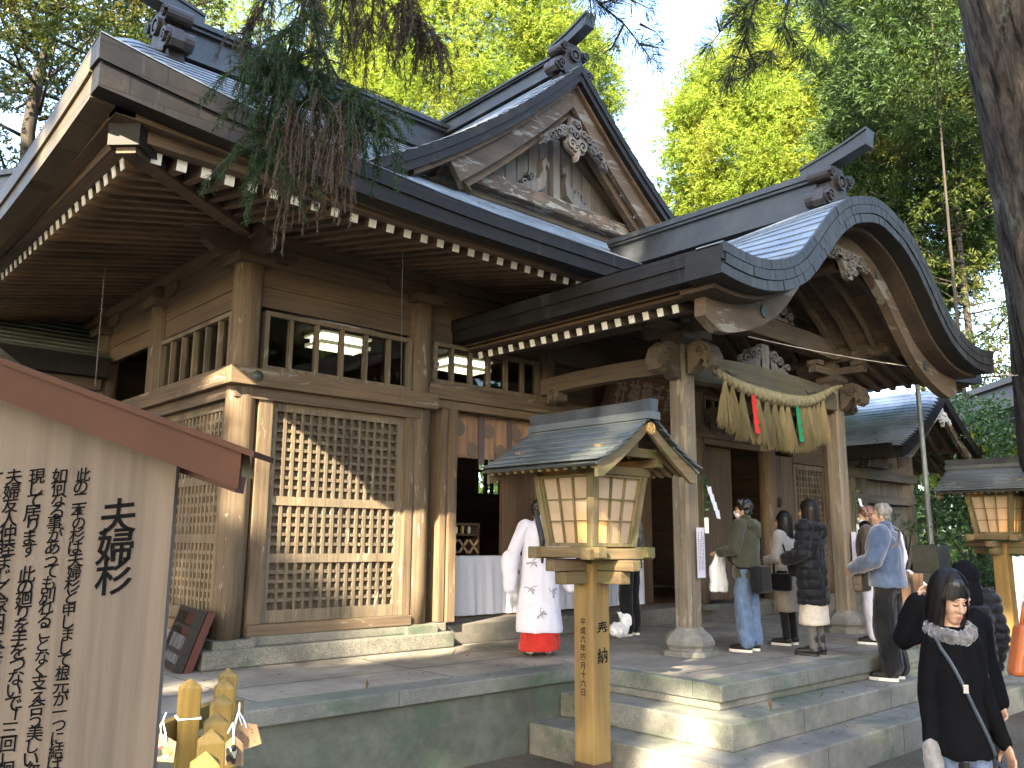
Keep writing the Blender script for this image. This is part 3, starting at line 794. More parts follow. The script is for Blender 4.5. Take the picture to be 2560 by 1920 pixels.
def nosing(c,dv,s=1):
    dv=Vector(dv); sv=Vector((-dv.y,dv.x,0)); c=Vector(c)
    fn=lambda u,v,d:c+dv*(u*s)+Vector((0,0,v*s))+sv*d
    mb=MB(); mb.ext(nos,fn,-.085,.085)
    for sd in (1,-1):
        scroll(mb,fn,(.20,.06),.10,1.5,.03,.03,1,.085 if sd>0 else -.115)
        scroll(mb,fn,(.33,-.10),.05,1.2,.02,.03,-1,.085 if sd>0 else -.115)
    hp('beam_nosing',mb,wpb,fix=True)
for (x,y) in (P1,P2):
    nosing((x-.15,y,3.92),(-1,0,0)); nosing((x+.15,y,3.92),(1,0,0)) if x>9 else None; nosing((x,y-.15,3.95),(0,-1,0),.9)
    mb=MB(); mb.lathe((x,y,4.12),[(.15,0),(.23,.07),(.23,.15)],4); 
    mb.box(x-.55,x+.55,y-.055,y+.055,4.275,4.375); mb.box(x-.05,x+.05,y-.50,y+.50,4.28,4.38)
    for dx,dy in ((-.46,0),(.46,0),(0,-.42),(0,.42),(0,0)): mb.box(x+dx-.085,x+dx+.085,y+dy-.085,y+dy+.085,4.382,4.45)
    hp('bracket_set',mb,wpb,fix=True)
    xx=x+.03; mb=MB(); T=[];B=[]
    for i in range(13):
        t=i/12; a=1-(2*t-1)**2; yy=y+.14+(8.1-y-.14)*t; T.append((yy,4.03+.03*a)); B.append((yy,3.82+.03*a))
    mb.strip(T,B,lambda u,v,d:(d,u,v),xx-.08,xx+.08); hp('connecting_beam',mb,wpby,fix=True)
    nosing((xx,7.98,3.80),(0,-1,0),.55)
km=[('s',-.22,.10,.12,1,1.4),('s',.22,.10,.12,-1,1.4),('s',-.40,.06,.10,-1,1.3),('s',.40,.06,.10,1,1.3),('s',-.56,-.02,.08,1,1.2),('s',.56,-.02,.08,-1,1.2),
    ('p',[(-.16,-.1),(.16,-.1),(.10,.28),(-.10,.28)]),('p',[(-.66,-.1),(-.1,-.1),(-.12,.16),(-.4,.1)]),('p',[(.66,-.1),(.4,.1),(.12,.16),(.1,-.1)])]
carving('frog_leg_strut',hall,wgrey,(KX,4.20),.85,py-.02,km)
mb=MB(); mb.tube([(KX,py,4.79),(KX,py,4.84),(KX,py,4.90),(KX,py,5.2)],[.08,.13,.145,.145],14); hp('king_post',mb,wpb)
wg=[('s',-.30,.06,.14,1,1.5),('s',.30,.06,.14,-1,1.5),('s',-.48,-.02,.11,-1,1.3),('s',.48,-.02,.11,1,1.3),('s',-.24,.22,.09,1,1.3),('s',.24,.22,.09,-1,1.3),('s',-.66,-.08,.08,1,1.2),('s',.66,-.08,.08,-1,1.2),
    ('p',[(-.8,-.16),(-.15,-.16),(-.15,.3),(-.35,.2),(-.6,.0)]),('p',[(.8,-.16),(.6,.0),(.35,.2),(.15,.3),(.15,-.16)])]
carving('post_wing_carving',hall,wgrey,(KX,4.98),.95,py-.03,wg)
mb=MB(); mb.box(P1[0]+.1,P2[0]-.1,8.02,8.12,4.30,4.55); hp('tie_beam',mb,wpb)
# plaque over the entrance
text_cache={}
def glyph(ch,bold=.0):
    key=(ch,bold)
    if key in text_cache: return text_cache[key]
    c=bpy.data.curves.new('t','FONT'); c.body=ch; c.size=1; c.offset=bold; c.resolution_u=3
    o=bpy.data.objects.new('t',c); C.objects.link(o)
    me=bpy.data.meshes.new_from_object(o.evaluated_get(bpy.context.evaluated_depsgraph_get()))
    vs=[(v.co.x,v.co.y) for v in me.vertices]; fs=[tuple(p.vertices) for p in me.polygons]
    bpy.data.objects.remove(o); bpy.data.curves.remove(c); bpy.data.meshes.remove(me)
    text_cache[key]=(vs,fs); return text_cache[key]
def write(mb,chars,fn,size,rng=None,shear=0,depth=0,bold=0,mi=0):
    """chars: list of (char,u,v) centres; fn(u,v,d)"""
    for ch,u,v in chars:
        if ch in ' 　': continue
        vs,fs=glyph(ch,bold)
        if not vs: continue
        cx=.5 if len(vs)>3 else .5; sz=size*(rng.uniform(.93,1.06) if rng else 1); ro=(rng.uniform(-.04,.04) if rng else 0)
        P=[]
        for a,b in vs:
            x=(a-.5)*sz; y=(b-.38)*sz; y+=x*shear; x,y=x*math.cos(ro)-y*math.sin(ro),x*math.sin(ro)+y*math.cos(ro)
            P.append(fn(u+x,v+y,depth))
        mb.add(P,fs,mi)
plq=thing('name_plaque','carved wooden name plaque with raised characters, tilted under the porch roof above the entrance','plaque',(9.78,8.0,3.70))
tl=R(14)
fq=lambda u,v,d:(9.78+u,8.0-v*math.sin(tl)-d*math.cos(tl)-.03,3.72+v*math.cos(tl)-d*math.sin(tl))
mb=MB(); mb.ext([(-.82,0),(.82,0),(.70,.60),(-.70,.60)],fq,0,.05); mb.build('board',wood('reddish_plaque_wood',(.15,.088,.06),'x'),plq,fix=True)
mb=MB()
for a,b in (([(-.88,-.07),(.88,-.07)],[(-.82,0),(.82,0)]),([(-.70,.60),(.70,.60)],[(-.76,.68),(.76,.68)]),([(-.88,-.07),(-.76,.68)],[(-.80,0),(-.68,.60)]),([(.88,-.07),(.76,.68)],[(.80,0),(.68,.60)])): mb.strip(a,b,fq,-.01,.08)
mb.build('frame',wood('plaque_frame_wood',(.10,.06,.04),'x'),plq,fix=True)
mb=MB()
for i,ch in enumerate('社神穂千高'):
    vs,fs=glyph(ch,.012); 
    for dep in (.052,.066):
        P=[fq(-.56+.28*i+(a-.5)*.26,.31+(b-.38)*.44,dep) for a,b in vs]; mb.add(P,fs)
mb.build('lettering',wood('plaque_letter_wood',(.33,.25,.19),'x'),plq)
# ------------------------------------------------------------------ ground and stone platform
def gz(x,y):
    t=min(max((3.6-y)/1.4,0),1); return .18*t*t*(3-2*t)
def groundm():
    m,t,b=nodes('trodden_earth'); b.inputs['Roughness'].default_value=.95; b.inputs['Specular IOR Level'].default_value=.1
    v=coords(t,(1,1,1)); n=noise(t,v,.7,7,.65); n2=noise(t,v,60,3,.7); n3=noise(t,v,9,5,.6)
    col=ramp(t,n,[(.3,(.075,.062,.048)),(.5,(.105,.09,.072)),(.7,(.135,.12,.098))])
    col=mix(t,1,col,ramp(t,n2,[(.3,(.6,.6,.6)),(.7,(1.35,1.33,1.3))]),'MULTIPLY'); col=mix(t,1,col,ramp(t,n3,[(.3,(.8,.8,.8)),(.7,(1.15,1.15,1.15))]),'MULTIPLY')
    t.links.new(col,b.inputs['Base Color']); bump(t,b,n2,.5,.02); return m
mb=MB(); xs=[-150,-60,-20]+[i*.5-6 for i in range(60)]+[26,40,70,180]; ys=[-150,-60,-20]+[i*.4-6 for i in range(50)]+[20,40,80,220]
mb.grid([(x,y,gz(x,y)+.012*mnoise.noise(Vector((x*.9,y*.9,0)))) for y in ys for x in xs],len(xs),len(ys))
tag(mb.build('ground',groundm(),smooth=True),kind='structure')
plat=thing('stone_platform','raised stone platform with green stained wall and three wide steps under the shrine porch','platform',(9.75,6,0))
mb=MB(); e=.12
mb.box(-9,6.60,6.26,24,.70-e,.698); mb.box(6.605,12.915,4.74,24,.70-e-.02,.70); mb.box(12.92,25,6.26,24,.70-e,.698)
bevel(mb.build('paving',[graT],plat),.012)
mb=MB()
for x0,x1,y0 in ((-9,6.45,5.955),(6.455,13.065,4.435),(13.07,25,5.955)): mb.box(x0,x1,y0,y0+.3,.578-(.02 if y0<5 else 0),.703)
mb.box(6.455,6.6,4.736,5.953,.556,.703); mb.box(12.92,13.065,4.736,5.953,.556,.703)
bevel(mb.build('edge_kerb',graE,plat),.012)
mb=MB(); mb.box(-9,6.4,6.02,23,-.2,.577); mb.box(13.1,25,6.02,23,-.2,.577); mb.build('wall',plast,plat)
mb=MB(); mb.box(6.10,13.40,4.10,6.01,.27,.485); mb.box(6.47,13.05,4.47,6.01,.485,.555); bevel(mb.build('step',graS,plat),.015)
mb=MB(); mb.box(5.69,13.83,3.73,6.008,-.1,.27); bevel(mb.build('step',graS,plat),.015)
mb=MB()
for x in (3.1,5.0,8.4,10.2,12.0): mb.box(x-.004,x+.004,4.75 if x>6.5 else 6.26,8.1,.7005,.7022)
mb.box(-8,6.45,6.9,6.908,.7005,.7022); mb.box(6.8,13,5.05,5.058,.7025,.7042)
for x in (7.9,9.6,11.3): mb.box(x-.003,x+.003,4.4325,4.4345,.56,.70)
for x in (7.2,8.9,10.6,12.2): mb.box(x-.003,x+.003,4.0975,4.0995,.275,.47)
for x in (6.9,8.3,9.9,11.5): mb.box(x-.003,x+.003,3.7275,3.7295,-.05,.255)
for x in (.6,2.4,4.2): mb.box(x-.003,x+.003,5.9525,5.9545,.58,.70)
mb.build('paving_joint',plain('joint_dark',(.09,.082,.07),.95),plat)
mb=MB(); mb.box(-3,5.0,5.30,5.42,-.1,.06); tag(bevel(mb.build('kerb_strip',graE),.015),kind='structure')
# ------------------------------------------------------------------ inside the hall
mb=MB(); mb.box(3.8,15.7,8.7,17.2,.90,.94); hp('floor',mb,wood('floor_boards',(.12,.08,.05),'y'))
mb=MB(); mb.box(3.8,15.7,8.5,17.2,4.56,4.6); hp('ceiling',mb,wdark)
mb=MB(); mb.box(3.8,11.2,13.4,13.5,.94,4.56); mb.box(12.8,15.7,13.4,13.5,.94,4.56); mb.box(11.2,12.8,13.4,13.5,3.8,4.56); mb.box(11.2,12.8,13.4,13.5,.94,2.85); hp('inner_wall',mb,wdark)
mb=MB()
for i in range(5): mb.box(11.2+.4*i-.03,11.2+.4*i+.03,13.36,13.42,2.85,3.8)
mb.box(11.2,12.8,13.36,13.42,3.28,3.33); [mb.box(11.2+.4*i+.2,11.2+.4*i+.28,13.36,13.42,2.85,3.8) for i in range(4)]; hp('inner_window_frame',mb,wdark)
mb=MB(); mb.box(8.0,11.3,9.0,9.06,.94,3.5); mb.box(12.5,13.6,9.4,9.46,.94,3.5); hp('inner_partition',mb,wood('inner_door_wood',(.13,.085,.055),'z'))
lit=plain('lamp_tube',(1,1,1),emit=(1,.96,.86),es=2.2)
for i,(px,py) in enumerate(((845,862),(1158,918))):
    d=[W for W in (0,)][0]
    p=at(px,py,1); v=(p-Vector((0,0,CAMZ))); v*=9.7/v.y; x,y,z=v.x,v.y,v.z+CAMZ
    lt=thing('ceiling_light',('lit ceiling lamp with louvred shade seen through the corner window band' if i==0 else 'lit ceiling lamp with louvred shade seen through the window over the entrance'),'ceiling light',(x,y,z),0,'lit ceiling lamps inside the hall')
    mb=MB()
    for j in range(3): mb.tube([(x-.32,y-.14+.14*j,z+.02),(x+.32,y-.14+.14*j,z+.02)],.022,8)
    mb.build('tube',lit,lt)
    mb=MB(); mb.box(x-.37,x+.37,y-.24,y+.24,z+.07,z+.10)
    for j in range(-1,2): mb.box(x-.37,x+.37,y+j*.2-.012,y+j*.2+.012,z-.06,z-.01)
    for j in range(9): mb.box(x-.36+.09*j-.006,x-.36+.09*j+.006,y-.22,y+.22,z-.055,z-.012)
    mb.box(x-.02,x+.02,y-.02,y+.02,z+.1,4.56); mb.build('housing',plain('lamp_white',(.75,.74,.68),.4,emit=(1,.85,.5),es=.05),lt)
# noren curtain
nor=thing('door_curtain','tan cloth door curtain printed with grey discs, hung in the left part of the entrance','curtain',(7.2,8.3,2.9))
nx=[6.50,6.98,7.46,7.96]
for i in range(3):
    P=[];nu,nv=18,8
    for j in range(nv):
        for q in range(nu):
            t=q/(nu-1); u=nx[i]+.01+(nx[i+1]-nx[i]-.02)*t; v=3.50-.58*j/(nv-1)-.02*math.sin(t*3.1)*(1-j/nv)
            P.append((u,8.30+.018*math.sin(t*9+i*2)*(.4+j/nv)+.01*math.sin(t*23),v))
    mb=MB(); mb.grid(P,nu,nv); o=mb.build('curtain_panel',cloth('tan_curtain',(.26,.155,.095),var=.08),nor,smooth=True)
    s=o.modifiers.new('s','SOLIDIFY'); s.thickness=.004
    mb=MB(); mb.box(nx[i]-.05,nx[i]+.045,8.255,8.262,2.86,3.52); mb.build('ribbon',cloth('mauve_ribbon',(.09,.07,.08),var=.3,bs=80),nor)
    mb=MB()
    for (u,v) in ((.13,3.28),(.33,3.03)):
        fn=lambda a,b,d:(nx[i]+u+a,8.268+d,v+b); mb.ext([(.085*math.cos(2*math.pi*q/20),.095*math.sin(2*math.pi*q/20)) for q in range(20)],fn,0,.004)
    mb.build('printed_disc',cloth('grey_print',(.13,.10,.075),var=.1),nor,fix=True)
mb=MB(); mb.tube([(6.4,8.3,3.53),(8.1,8.3,3.53)],.015,8); mb.build('curtain_rod',wx,nor)
# cloth-covered tables
def table(name,label,x0,x1,y0,y1,z1,seed):
    t=thing(name,label,'table',((x0+x1)/2,(y0+y1)/2,.94)); rng=random.Random(seed)
    mb=MB(); mb.box(x0+.03,x1-.03,y0+.03,y1-.03,z1-.04,z1-.006)
    for x in (x0+.06,x1-.06):
        for y in (y0+.06,y1-.06): mb.box(x-.03,x+.03,y-.03,y+.03,.94,z1-.04)
    mb.build('frame',wx,t)
    P=[];n=60
    for j in range(9):
        f=j/8
        for i in range(n+1):
            s=i/n; per=[(x0,y1),(x0,y0),(x1,y0),(x1,y1)]; L=[y1-y0,x1-x0,y1-y0]; tot=sum(L); q=s*tot; k2=0
            while k2<2 and q>L[k2]: q-=L[k2]; k2+=1
            a,b=per[k2],per[k2+1]; tt=q/L[k2]; x=a[0]+(b[0]-a[0])*tt; y=a[1]+(b[1]-a[1])*tt
            w=.02*f*(math.sin(s*41+seed)+.6*math.sin(s*93+2*seed)); cx,cy=(x0+x1)/2,(y0+y1)/2
            nx_,ny_=(-1,0) if k2==0 else ((0,-1) if k2==1 else (1,0))
            P.append((x+nx_*(w+.012+.02*f),y+ny_*(w+.012+.02*f),z1-(z1-.955)*f+(-.008 if abs(f-.5)<.07 else 0)))
    mb=MB(); mb.grid(P,n+1,9); mb.add([(x0-.012,y0-.012,z1),(x1+.012,y0-.012,z1),(x1+.012,y1,z1),(x0-.012,y1,z1)],[(0,1,2,3)])
    mb.build('tablecloth',cloth('white_tablecloth',(.62,.62,.68),var=.05,sheen=0),t,smooth=False,fix=True)
    return t
table('covered_table','table under a creased white cloth just inside the left entrance, beside the shrine maiden',7.05,8.30,8.78,9.3,1.70,1)
table('covered_table','long table under a plain white cloth behind the man in dark trousers',8.85,10.75,8.75,8.98,1.62,4)
# things on and behind the tables
def rack(x0,x1,y,z):
    t=thing('offering_rack','dark wooden rack of crossed wooden holders standing behind the left white table','rack',((x0+x1)/2,y,.94))
    mb=MB()
    for zz in (z,z+.32): mb.box(x0,x1,y,y+.3,zz,zz+.03)
    for xx in (x0,x1-.04): mb.box(xx,xx+.04,y,y+.3,.94,z+.5)
    mb.box(x0,x1,y+.01,y+.04,z+.46,z+.5); mb.build('shelf',wood('dark_rack_wood',(.11,.07,.045),'x'),t)
    n=6
    for i in range(n):
        xx=x0+.12+(x1-x0-.24)*i/(n-1); mb=MB()
        for s in (-1,1): mb.bar((xx-s*.08,y-.012,z+.08),(xx+s*.08,y-.012,z+.26),.03,.02,(0,1,0))
        mb.build('crossed_holder',wood('pale_holder_wood',(.42,.28,.16),'z'),t)
rack(6.9,8.1,9.6,1.65)
t=thing('wooden_notice','dark upright wooden notice board with carved characters beside the white table','notice',(7.35,9.4,.94))
mb=MB(); mb.bar((7.36,9.42,.94),(7.31,9.44,2.22),.17,.03,(0,1,0)); mb.build('board',wood('dark_notice_wood',(.14,.11,.085),'z'),t)
mb=MB(); write(mb,[('御',0,2.08),('本',0,1.92),('殿',0,1.76)],lambda u,v,d:(7.35+u-(v-.94)*.035,9.395+d,v),.13); mb.build('lettering',plain('ink',(.012,.012,.012),.8),t)
rng=random.Random(5)
for i in range(5):
    x=7.5+.12*i; mb=MB(); c=(x,9.7,2.001); hgt=rng.uniform(.08,.15)
    mb.lathe(c,[(.028,0),(.03,hgt*.6),(.012,hgt*.8),(.014,hgt)],10)
    tag(mb.build('small_bottle',plain('brass_'+str(i%2),(.45,.33,.12) if i%2 else (.6,.6,.55),.3,.6)),'small bottle on the rack shelf behind the left white table','bottle','small bottles on the rack shelf')
# ------------------------------------------------------------------ plastic bag on the porch floor
def blob(name,mat_,pts,label=None,cat=None,voxel=.012,noise_amp=.0,nf=6,parent=None,smooth=4,local=False,seed=0):
    """pts: (p0,r0,p1,r1) round cones or (c,(rx,ry,rz)[,rot]) ellipsoids -> one voxel-remeshed continuous mesh"""
    mb=MB()
    for q in pts:
        if len(q)==4:
            p0,r0,p1,r1=Vector(q[0]),q[1],Vector(q[2]),q[3]
            d=p1-p0; n=12; L=d.length
            prf=[]
            for j in range(5): a=-math.pi/2+math.pi/2*j/4; prf.append((r0*math.cos(a),r0*math.sin(a)))
            for j in range(5): a=math.pi/2*j/4; prf.append((r1*math.cos(a),L+r1*math.sin(a)))
            z=d/L if L>1e-6 else Vector((0,0,1)); x=(Vector((1,0,0)) if abs(z.x)<.8 else Vector((0,1,0))); x=(x-z*x.dot(z)).normalized(); y=z.cross(x)
            vs=[];fs=[]
            for r,h in prf:
                r=max(r,1e-4)
                for k2 in range(n): a=2*math.pi*k2/n; vs.append(p0+x*r*math.cos(a)+y*r*math.sin(a)+z*h)
            for i in range(len(prf)-1):
                for k2 in range(n): k3=(k2+1)%n; fs.append((i*n+k2,i*n+k3,(i+1)*n+k3,(i+1)*n+k2))
            fs.append(tuple(reversed(range(n)))); fs.append(tuple((len(prf)-1)*n+k2 for k2 in range(n)))
            mb.add(vs,fs)
        else: mb.ell(q[0],q[1],20,12,q[2] if len(q)>2 else None)
    o=mb.build(name,mat_,parent,local=local,weld=True)
    md=o.modifiers.new('r','REMESH'); md.mode='VOXEL'; md.voxel_size=voxel
    if smooth: s=o.modifiers.new('s','SMOOTH'); s.factor=.5; s.iterations=smooth
    me=bpy.data.meshes.new_from_object(o.evaluated_get(bpy.context.evaluated_depsgraph_get()))
    old=o.data; o.modifiers.clear(); o.data=me; bpy.data.meshes.remove(old)
    if noise_amp:
        n=len(me.vertices); no=np.zeros(n*3,np.float32); me.vertex_normals.foreach_get('vector',no); co=np.zeros(n*3,np.float32); me.vertices.foreach_get('co',co)
        no=no.reshape(-1,3); co=co.reshape(-1,3)
        dv=np.array([mnoise.fractal(Vector((p[0]*nf+seed,p[1]*nf,p[2]*nf*.55)),.8,2,3) for p in co],dtype=np.float32)
        me.vertices.foreach_set('co',(co+no*(dv*noise_amp)[:,None]).ravel()); me.update()
    me.polygons.foreach_set('use_smooth',[True]*len(me.polygons))
    if label: tag(o,label,cat)
    return o
blob('plastic_bag',plain('white_plastic',(.75,.75,.76),.35),[((8.62,7.42,.80),(.16,.10,.10)),((8.72,7.40,.90),(.08,.06,.09)),((8.66,7.42,.95),.03,(8.60,7.45,1.02),.01)],'crumpled white plastic bag on the porch floor by the dark trousered man','bag',.01,.03,11)
# ------------------------------------------------------------------ leaning dark rack, camera, cords
t=thing('leaning_lattice','black wooden lattice box leaning against the stone plinth by the corner pillar','lattice box',(3.2,8.7,.7))
A=Vector((3.33,8.74,.71)); B=Vector((3.19,7.97,.71)); up=Vector((.15,-.10,.54))
mb=MB(); ex=(B-A).normalized(); uz=up.normalized(); nn=ex.cross(uz).normalized(); Wd=(B-A).length; Ht=up.length
Q=lambda u,v,d:A+ex*u+uz*v+nn*d
mb.ext([(0,0),(Wd,0),(Wd,.05),(0,.05)],Q,-.04,.04); mb.ext([(0,Ht-.05),(Wd,Ht-.05),(Wd,Ht),(0,Ht)],Q,-.04,.04)
for u in (0,Wd-.05): mb.ext([(u,.05),(u+.05,.05),(u+.05,Ht-.05),(u,Ht-.05)],Q,-.04,.04)
mb.ext([(.05,.14),(Wd-.05,.14),(Wd-.05,.18),(.05,.18)],Q,-.03,.03); mb.ext([(.05,Ht-.2),(Wd-.05,Ht-.2),(Wd-.05,Ht-.16),(.05,Ht-.16)],Q,-.03,.03)
mb.build('frame',plain('black_lacquer',(.018,.015,.014),.45),t,fix=True)
mb=MB()
for i in range(4): u=.05+(Wd-.1)*(i+.5)/4; mb.ext([(u-.07,.05),(u+.07,.05),(u+.07,Ht-.26),(u-.07,Ht-.26)],Q,-.015,.015)
mb.build('slat',plain('grey_slats',(.07,.07,.075),.6,var=.3),t,fix=True)
mb=MB(); mb.ext([(0,0),(Wd,0),(Wd,Ht),(0,Ht)],Q,-.12,-.05); mb.build('backing_box',plain('dark_red_lacquer',(.06,.02,.014),.5),t,fix=True)
c=at(497,508,8.35); t=thing('security_camera','white bullet security camera fixed under the eave by the hip rafter','camera',c)
mb=MB(); d=(RR*.8-FF*.25-UU*.45).normalized(); mb.tube([c-d*.1,c+d*.08],.045,14); mb.build('body',plain('camera_white',(.75,.75,.73),.4),t)
mb=MB(); mb.tube([c+d*.081,c+d*.125],.047,14); mb.build('lens_hood',plain('camera_black',(.02,.02,.02),.3),t)
mb=MB(); mb.tube([c-d*.05,c-d*.07+Vector((0,0,.08)),c-d*.10+Vector((0,0,.13))],[.018,.018,.05],10); mb.build('mount',MATS['camera_white'],t)
def cord(name,label,cat,pts,r,mt): mb=MB(); mb.tube(pts,r,6); return tag(mb.build(name,mt),label,cat)
cord('hanging_chain','thin dark chain hanging from the left eave behind the notice board roof','chain',[at(267,620,9.4),at(238,965,9.4)],.007,plain('chain_dark',(.08,.07,.06),.5))
cord('pull_cord','thin dark cord hanging from the front eave past the window band','cord',[at(1009,470,8.6),at(1002,1010,9.1)],.005,MATS['chain_dark'])
wp=[Vector((8.9,5.55,4.36))+ (at(2620,940,13)-Vector((8.9,5.55,4.36)))*(i/16) for i in range(17)]
for i,p in enumerate(wp): p.z-=.12*(1-(i/8-1)**2)
cord('overhead_wire','thin pale wire running from the porch beam to the right','wire',wp,.006,plain('pale_wire',(.5,.45,.36),.5))
# ------------------------------------------------------------------ rope with tassels
rope=thing('sacred_rope','thick twisted straw rope with straw tassels hung between the porch pillars','straw rope',(9.7,5.62,3.4))
RPX=[7.98,8.13,8.47,8.92,9.56,10.18,10.61,11.01,11.32]; RPZ=[3.97,3.89,3.775,3.70,3.665,3.70,3.80,3.98,4.08]
def rp(t):
    x=8.0+3.3*t; z=sum(float(np.interp(x+o,RPX,RPZ)) for o in (-.2,-.1,0,.1,.2))/5
    return Vector((x,5.60-.02*math.sin(t*3.1),z))
straw=wood('rice_straw',(.265,.232,.135),'z',rough=.85,dark=.6,light=1.4); strawr=plain('straw_rope',(.235,.205,.115),.9,var=.35,vs=14,bmp=.6,bs=90)
mb=MB(); n=150
for s in range(3):
    pts=[];rs=[]
    for i in range(n+1):
        t=i/n; r=.020+.058*math.sin(math.pi*min(1,t*1.02))**.8; p=rp(t); tg=(rp(min(1,t+.01))-rp(max(0,t-.01))).normalized(); a=2*math.pi*(s/3+t*11)
        e1=Vector((0,1,0)); e2=tg.cross(e1).normalized(); pts.append(p+(e1*math.cos(a)+e2*math.sin(a))*r*.55); rs.append(r*.62)
    mb.tube(pts,rs,9)
mb.build('rope',strawr,rope,smooth=True)
rng=random.Random(3)
for i,t0 in enumerate((.13,.175,.235,.335,.395,.45,.50,.545,.64,.675,.71,.745,.785,.825)):
    p=rp(t0)-Vector((0,0,.07)); mb=MB(); L=.57-.12*abs(t0-.5)+rng.uniform(-.03,.03)
    mb.tube([p+Vector((0,0,.05)),p-Vector((0,0,.04))],.02,8)
    for j in range(170):
        a=rng.uniform(0,6.283); r=math.sqrt(rng.random())*(.125 if t0<.7 else .09); q=p+Vector((.016*math.cos(a),.016*math.sin(a),0)); e=p+Vector((r*math.cos(a),r*math.sin(a)*.8,-L*rng.uniform(.82,1.05)))
        m_=q.lerp(e,.5)+Vector((rng.uniform(-.008,.008),rng.uniform(-.008,.008),0)); mb.tube([q,m_,e],[.0048,.0042,.0026],3,cap=False)
    mb.build('straw_tassel',straw,rope)
def streamer(t0,c,nm,w=.11):
    p=rp(t0)-Vector((0,.05,.06)); mb=MB(); x=0; z=0
    for i in range(4):
        z0=-.115*i; o=.008*i; mb.ext([(o-w*.45,z0),(o+w*.05,z0),(o+w*.62,z0-.085),(o+w*.45,z0-.118),(o-w*.40,z0-.118)],lambda u,v,d:(p.x+u,p.y+d-.004*i,p.z+v),0,.003)
    o=mb.build('paper_streamer',plain(nm,c,.8),rope,fix=True); o['label']=nm.replace('_',' ')+' zigzag paper streamer'
streamer(.285,(.55,.025,.02),'red_paper'); streamer(.592,(.01,.23,.09),'green_paper')
# ------------------------------------------------------------------ sprigs and notices on the pillars
leafd=plain('sakaki_leaf',(.025,.06,.02),.35,var=.3)
def sprig(x,y,z,label,seed):
    t=thing('sacred_sprig',label,'leafy sprig',(x,y,z)); rng=np.random.default_rng(seed)
    mb=MB(); mb.tube([(x,y,z-.3),(x-.02,y-.03,z),(x-.06,y-.05,z+.22)],[.008,.007,.003],6)
    for k_ in range(22):
        h=rng.uniform(-.25,.24); a=rng.uniform(0,6.28); c0=Vector((x-.02-.15*max(h,0),y-.04,z+h)); d=Vector((math.cos(a)*.8,-abs(math.sin(a))*.5-.1,rng.uniform(-.3,.8))).normalized(); L=rng.uniform(.06,.10); s=Vector((-d.z,0,d.x)).normalized()*.02
        mb.add([c0,c0+d*L*.5+s,c0+d*L,c0+d*L*.5-s],[(0,1,2,3)])
    mb.build('twig',leafd,t)
    mb=MB()
    for i in range(4):
        z0=z+.10-.085*i; o=.028*i; mb.ext([(o-.04,z0),(o+.045,z0-.01),(o+.07,z0-.11),(o,z0-.10)],lambda u,v,d:(x+u,y-.09+d-.012*i,v),0,.003)
    mb.build('paper_streamer',plain('white_paper',(.6,.6,.64),.7),t,fix=True)
    mb=MB(); mb.tube([(x+.02,y-.03,z-.42),(x+.02,y-.03,z-.25)],.025,10); mb.build('vase',plain('white_vase',(.7,.72,.70),.4),t)
sprig(P1[0]+.10,P1[1]-.16,2.42,'green sprig with white zigzag paper tied to the nearer left porch pillar',1)
sprig(P2[0]+.10,P2[1]-.16,2.42,'green sprig with white zigzag paper tied to the farther right porch pillar',2)
for (P,lb,sd) in ((P1,'white paper notice pasted on the nearer left porch pillar below the sprig',1),(P2,'white paper notice pasted on the farther right porch pillar below the sprig',2)):
    t=thing('paper_notice',lb,'notice',(P[0]+.05,P[1]-.157,1.55)); x0=P[0]-.03; y0=P[1]-.157
    mb=MB(); mb.box(x0,x0+.145,y0-.003,y0-.001,1.52,2.06); mb.build('sheet',plain('notice_paper',(.52,.51,.58),.7),t)
    mb=MB(); rg_=random.Random(sd)
    for cx in (.032,.062,.092,.118):
        z=2.02-rg_.uniform(0,.1)
        while z>1.60: 
            h=rg_.uniform(.008,.016); mb.box(x0+cx-.006,x0+cx+.006,y0-.0045,y0-.0035,z-h,z); z-=h+rg_.uniform(.006,.014)
    mb.build('handwriting',MATS['ink'],t)
# ------------------------------------------------------------------ notice board in the foreground
FH=Vector((FF.x,FF.y,0)).normalized(); RH=Vector((FH.y,-FH.x,0))
BK=1.2/1.9
Q0=at(443,1134,1.2)
def onp(px,py,off=0):
    """pixel -> (u,v) on the board plane (u right of Q0, v height)"""
    d=at(px,py,1)-Vector((0,0,CAMZ)); k_=(Q0+FH*off-Vector((0,0,CAMZ))).dot(FH)/d.dot(FH); p=Vector((0,0,CAMZ))+d*k_
    return (p-Q0).dot(RH),p.z
fs_=lambda u,v,d:Vector((Q0.x,Q0.y,0))+RH*u+Vector((0,0,v))+FH*d
sb=thing('notice_board','weathered wooden notice board with brushed black Japanese text under a rust brown roof','notice board',(Q0.x-.35*RH.x,Q0.y-.35*RH.y,.15))
ue=(onp(443,1134)[0]+onp(385,1900)[0])/2
a0=onp(0,985,-.12*BK); a1=onp(592,1178,-.12*BK); t0=onp(0,893,-.12*BK); t1=onp(640,1130,-.12*BK)
slope=(t1[1]-t0[1])/(t1[0]-t0[0]); UA=ue-.56*BK; zt=lambda u:t0[1]+slope*(abs(u-UA)+UA-t0[0]); th=.088*BK
zb=lambda u:zt(u)-th-.012*BK
boardm=wood('notice_board_wood',(.128,.108,.092),'z',rough=.65,dark=.62,light=1.25,peel=.33,peelc=(.07,.05,.035),pscale=.6)
mb=MB(); L=UA*2-ue
mb.ext([(L,1.2),(ue,1.2),(ue,zb(ue)+.05*BK),(UA,zb(UA)+.05*BK),(L,zb(L)+.05*BK)],fs_,0,.012); mb.build('board',boardm,sb,fix=True)
mb=MB()
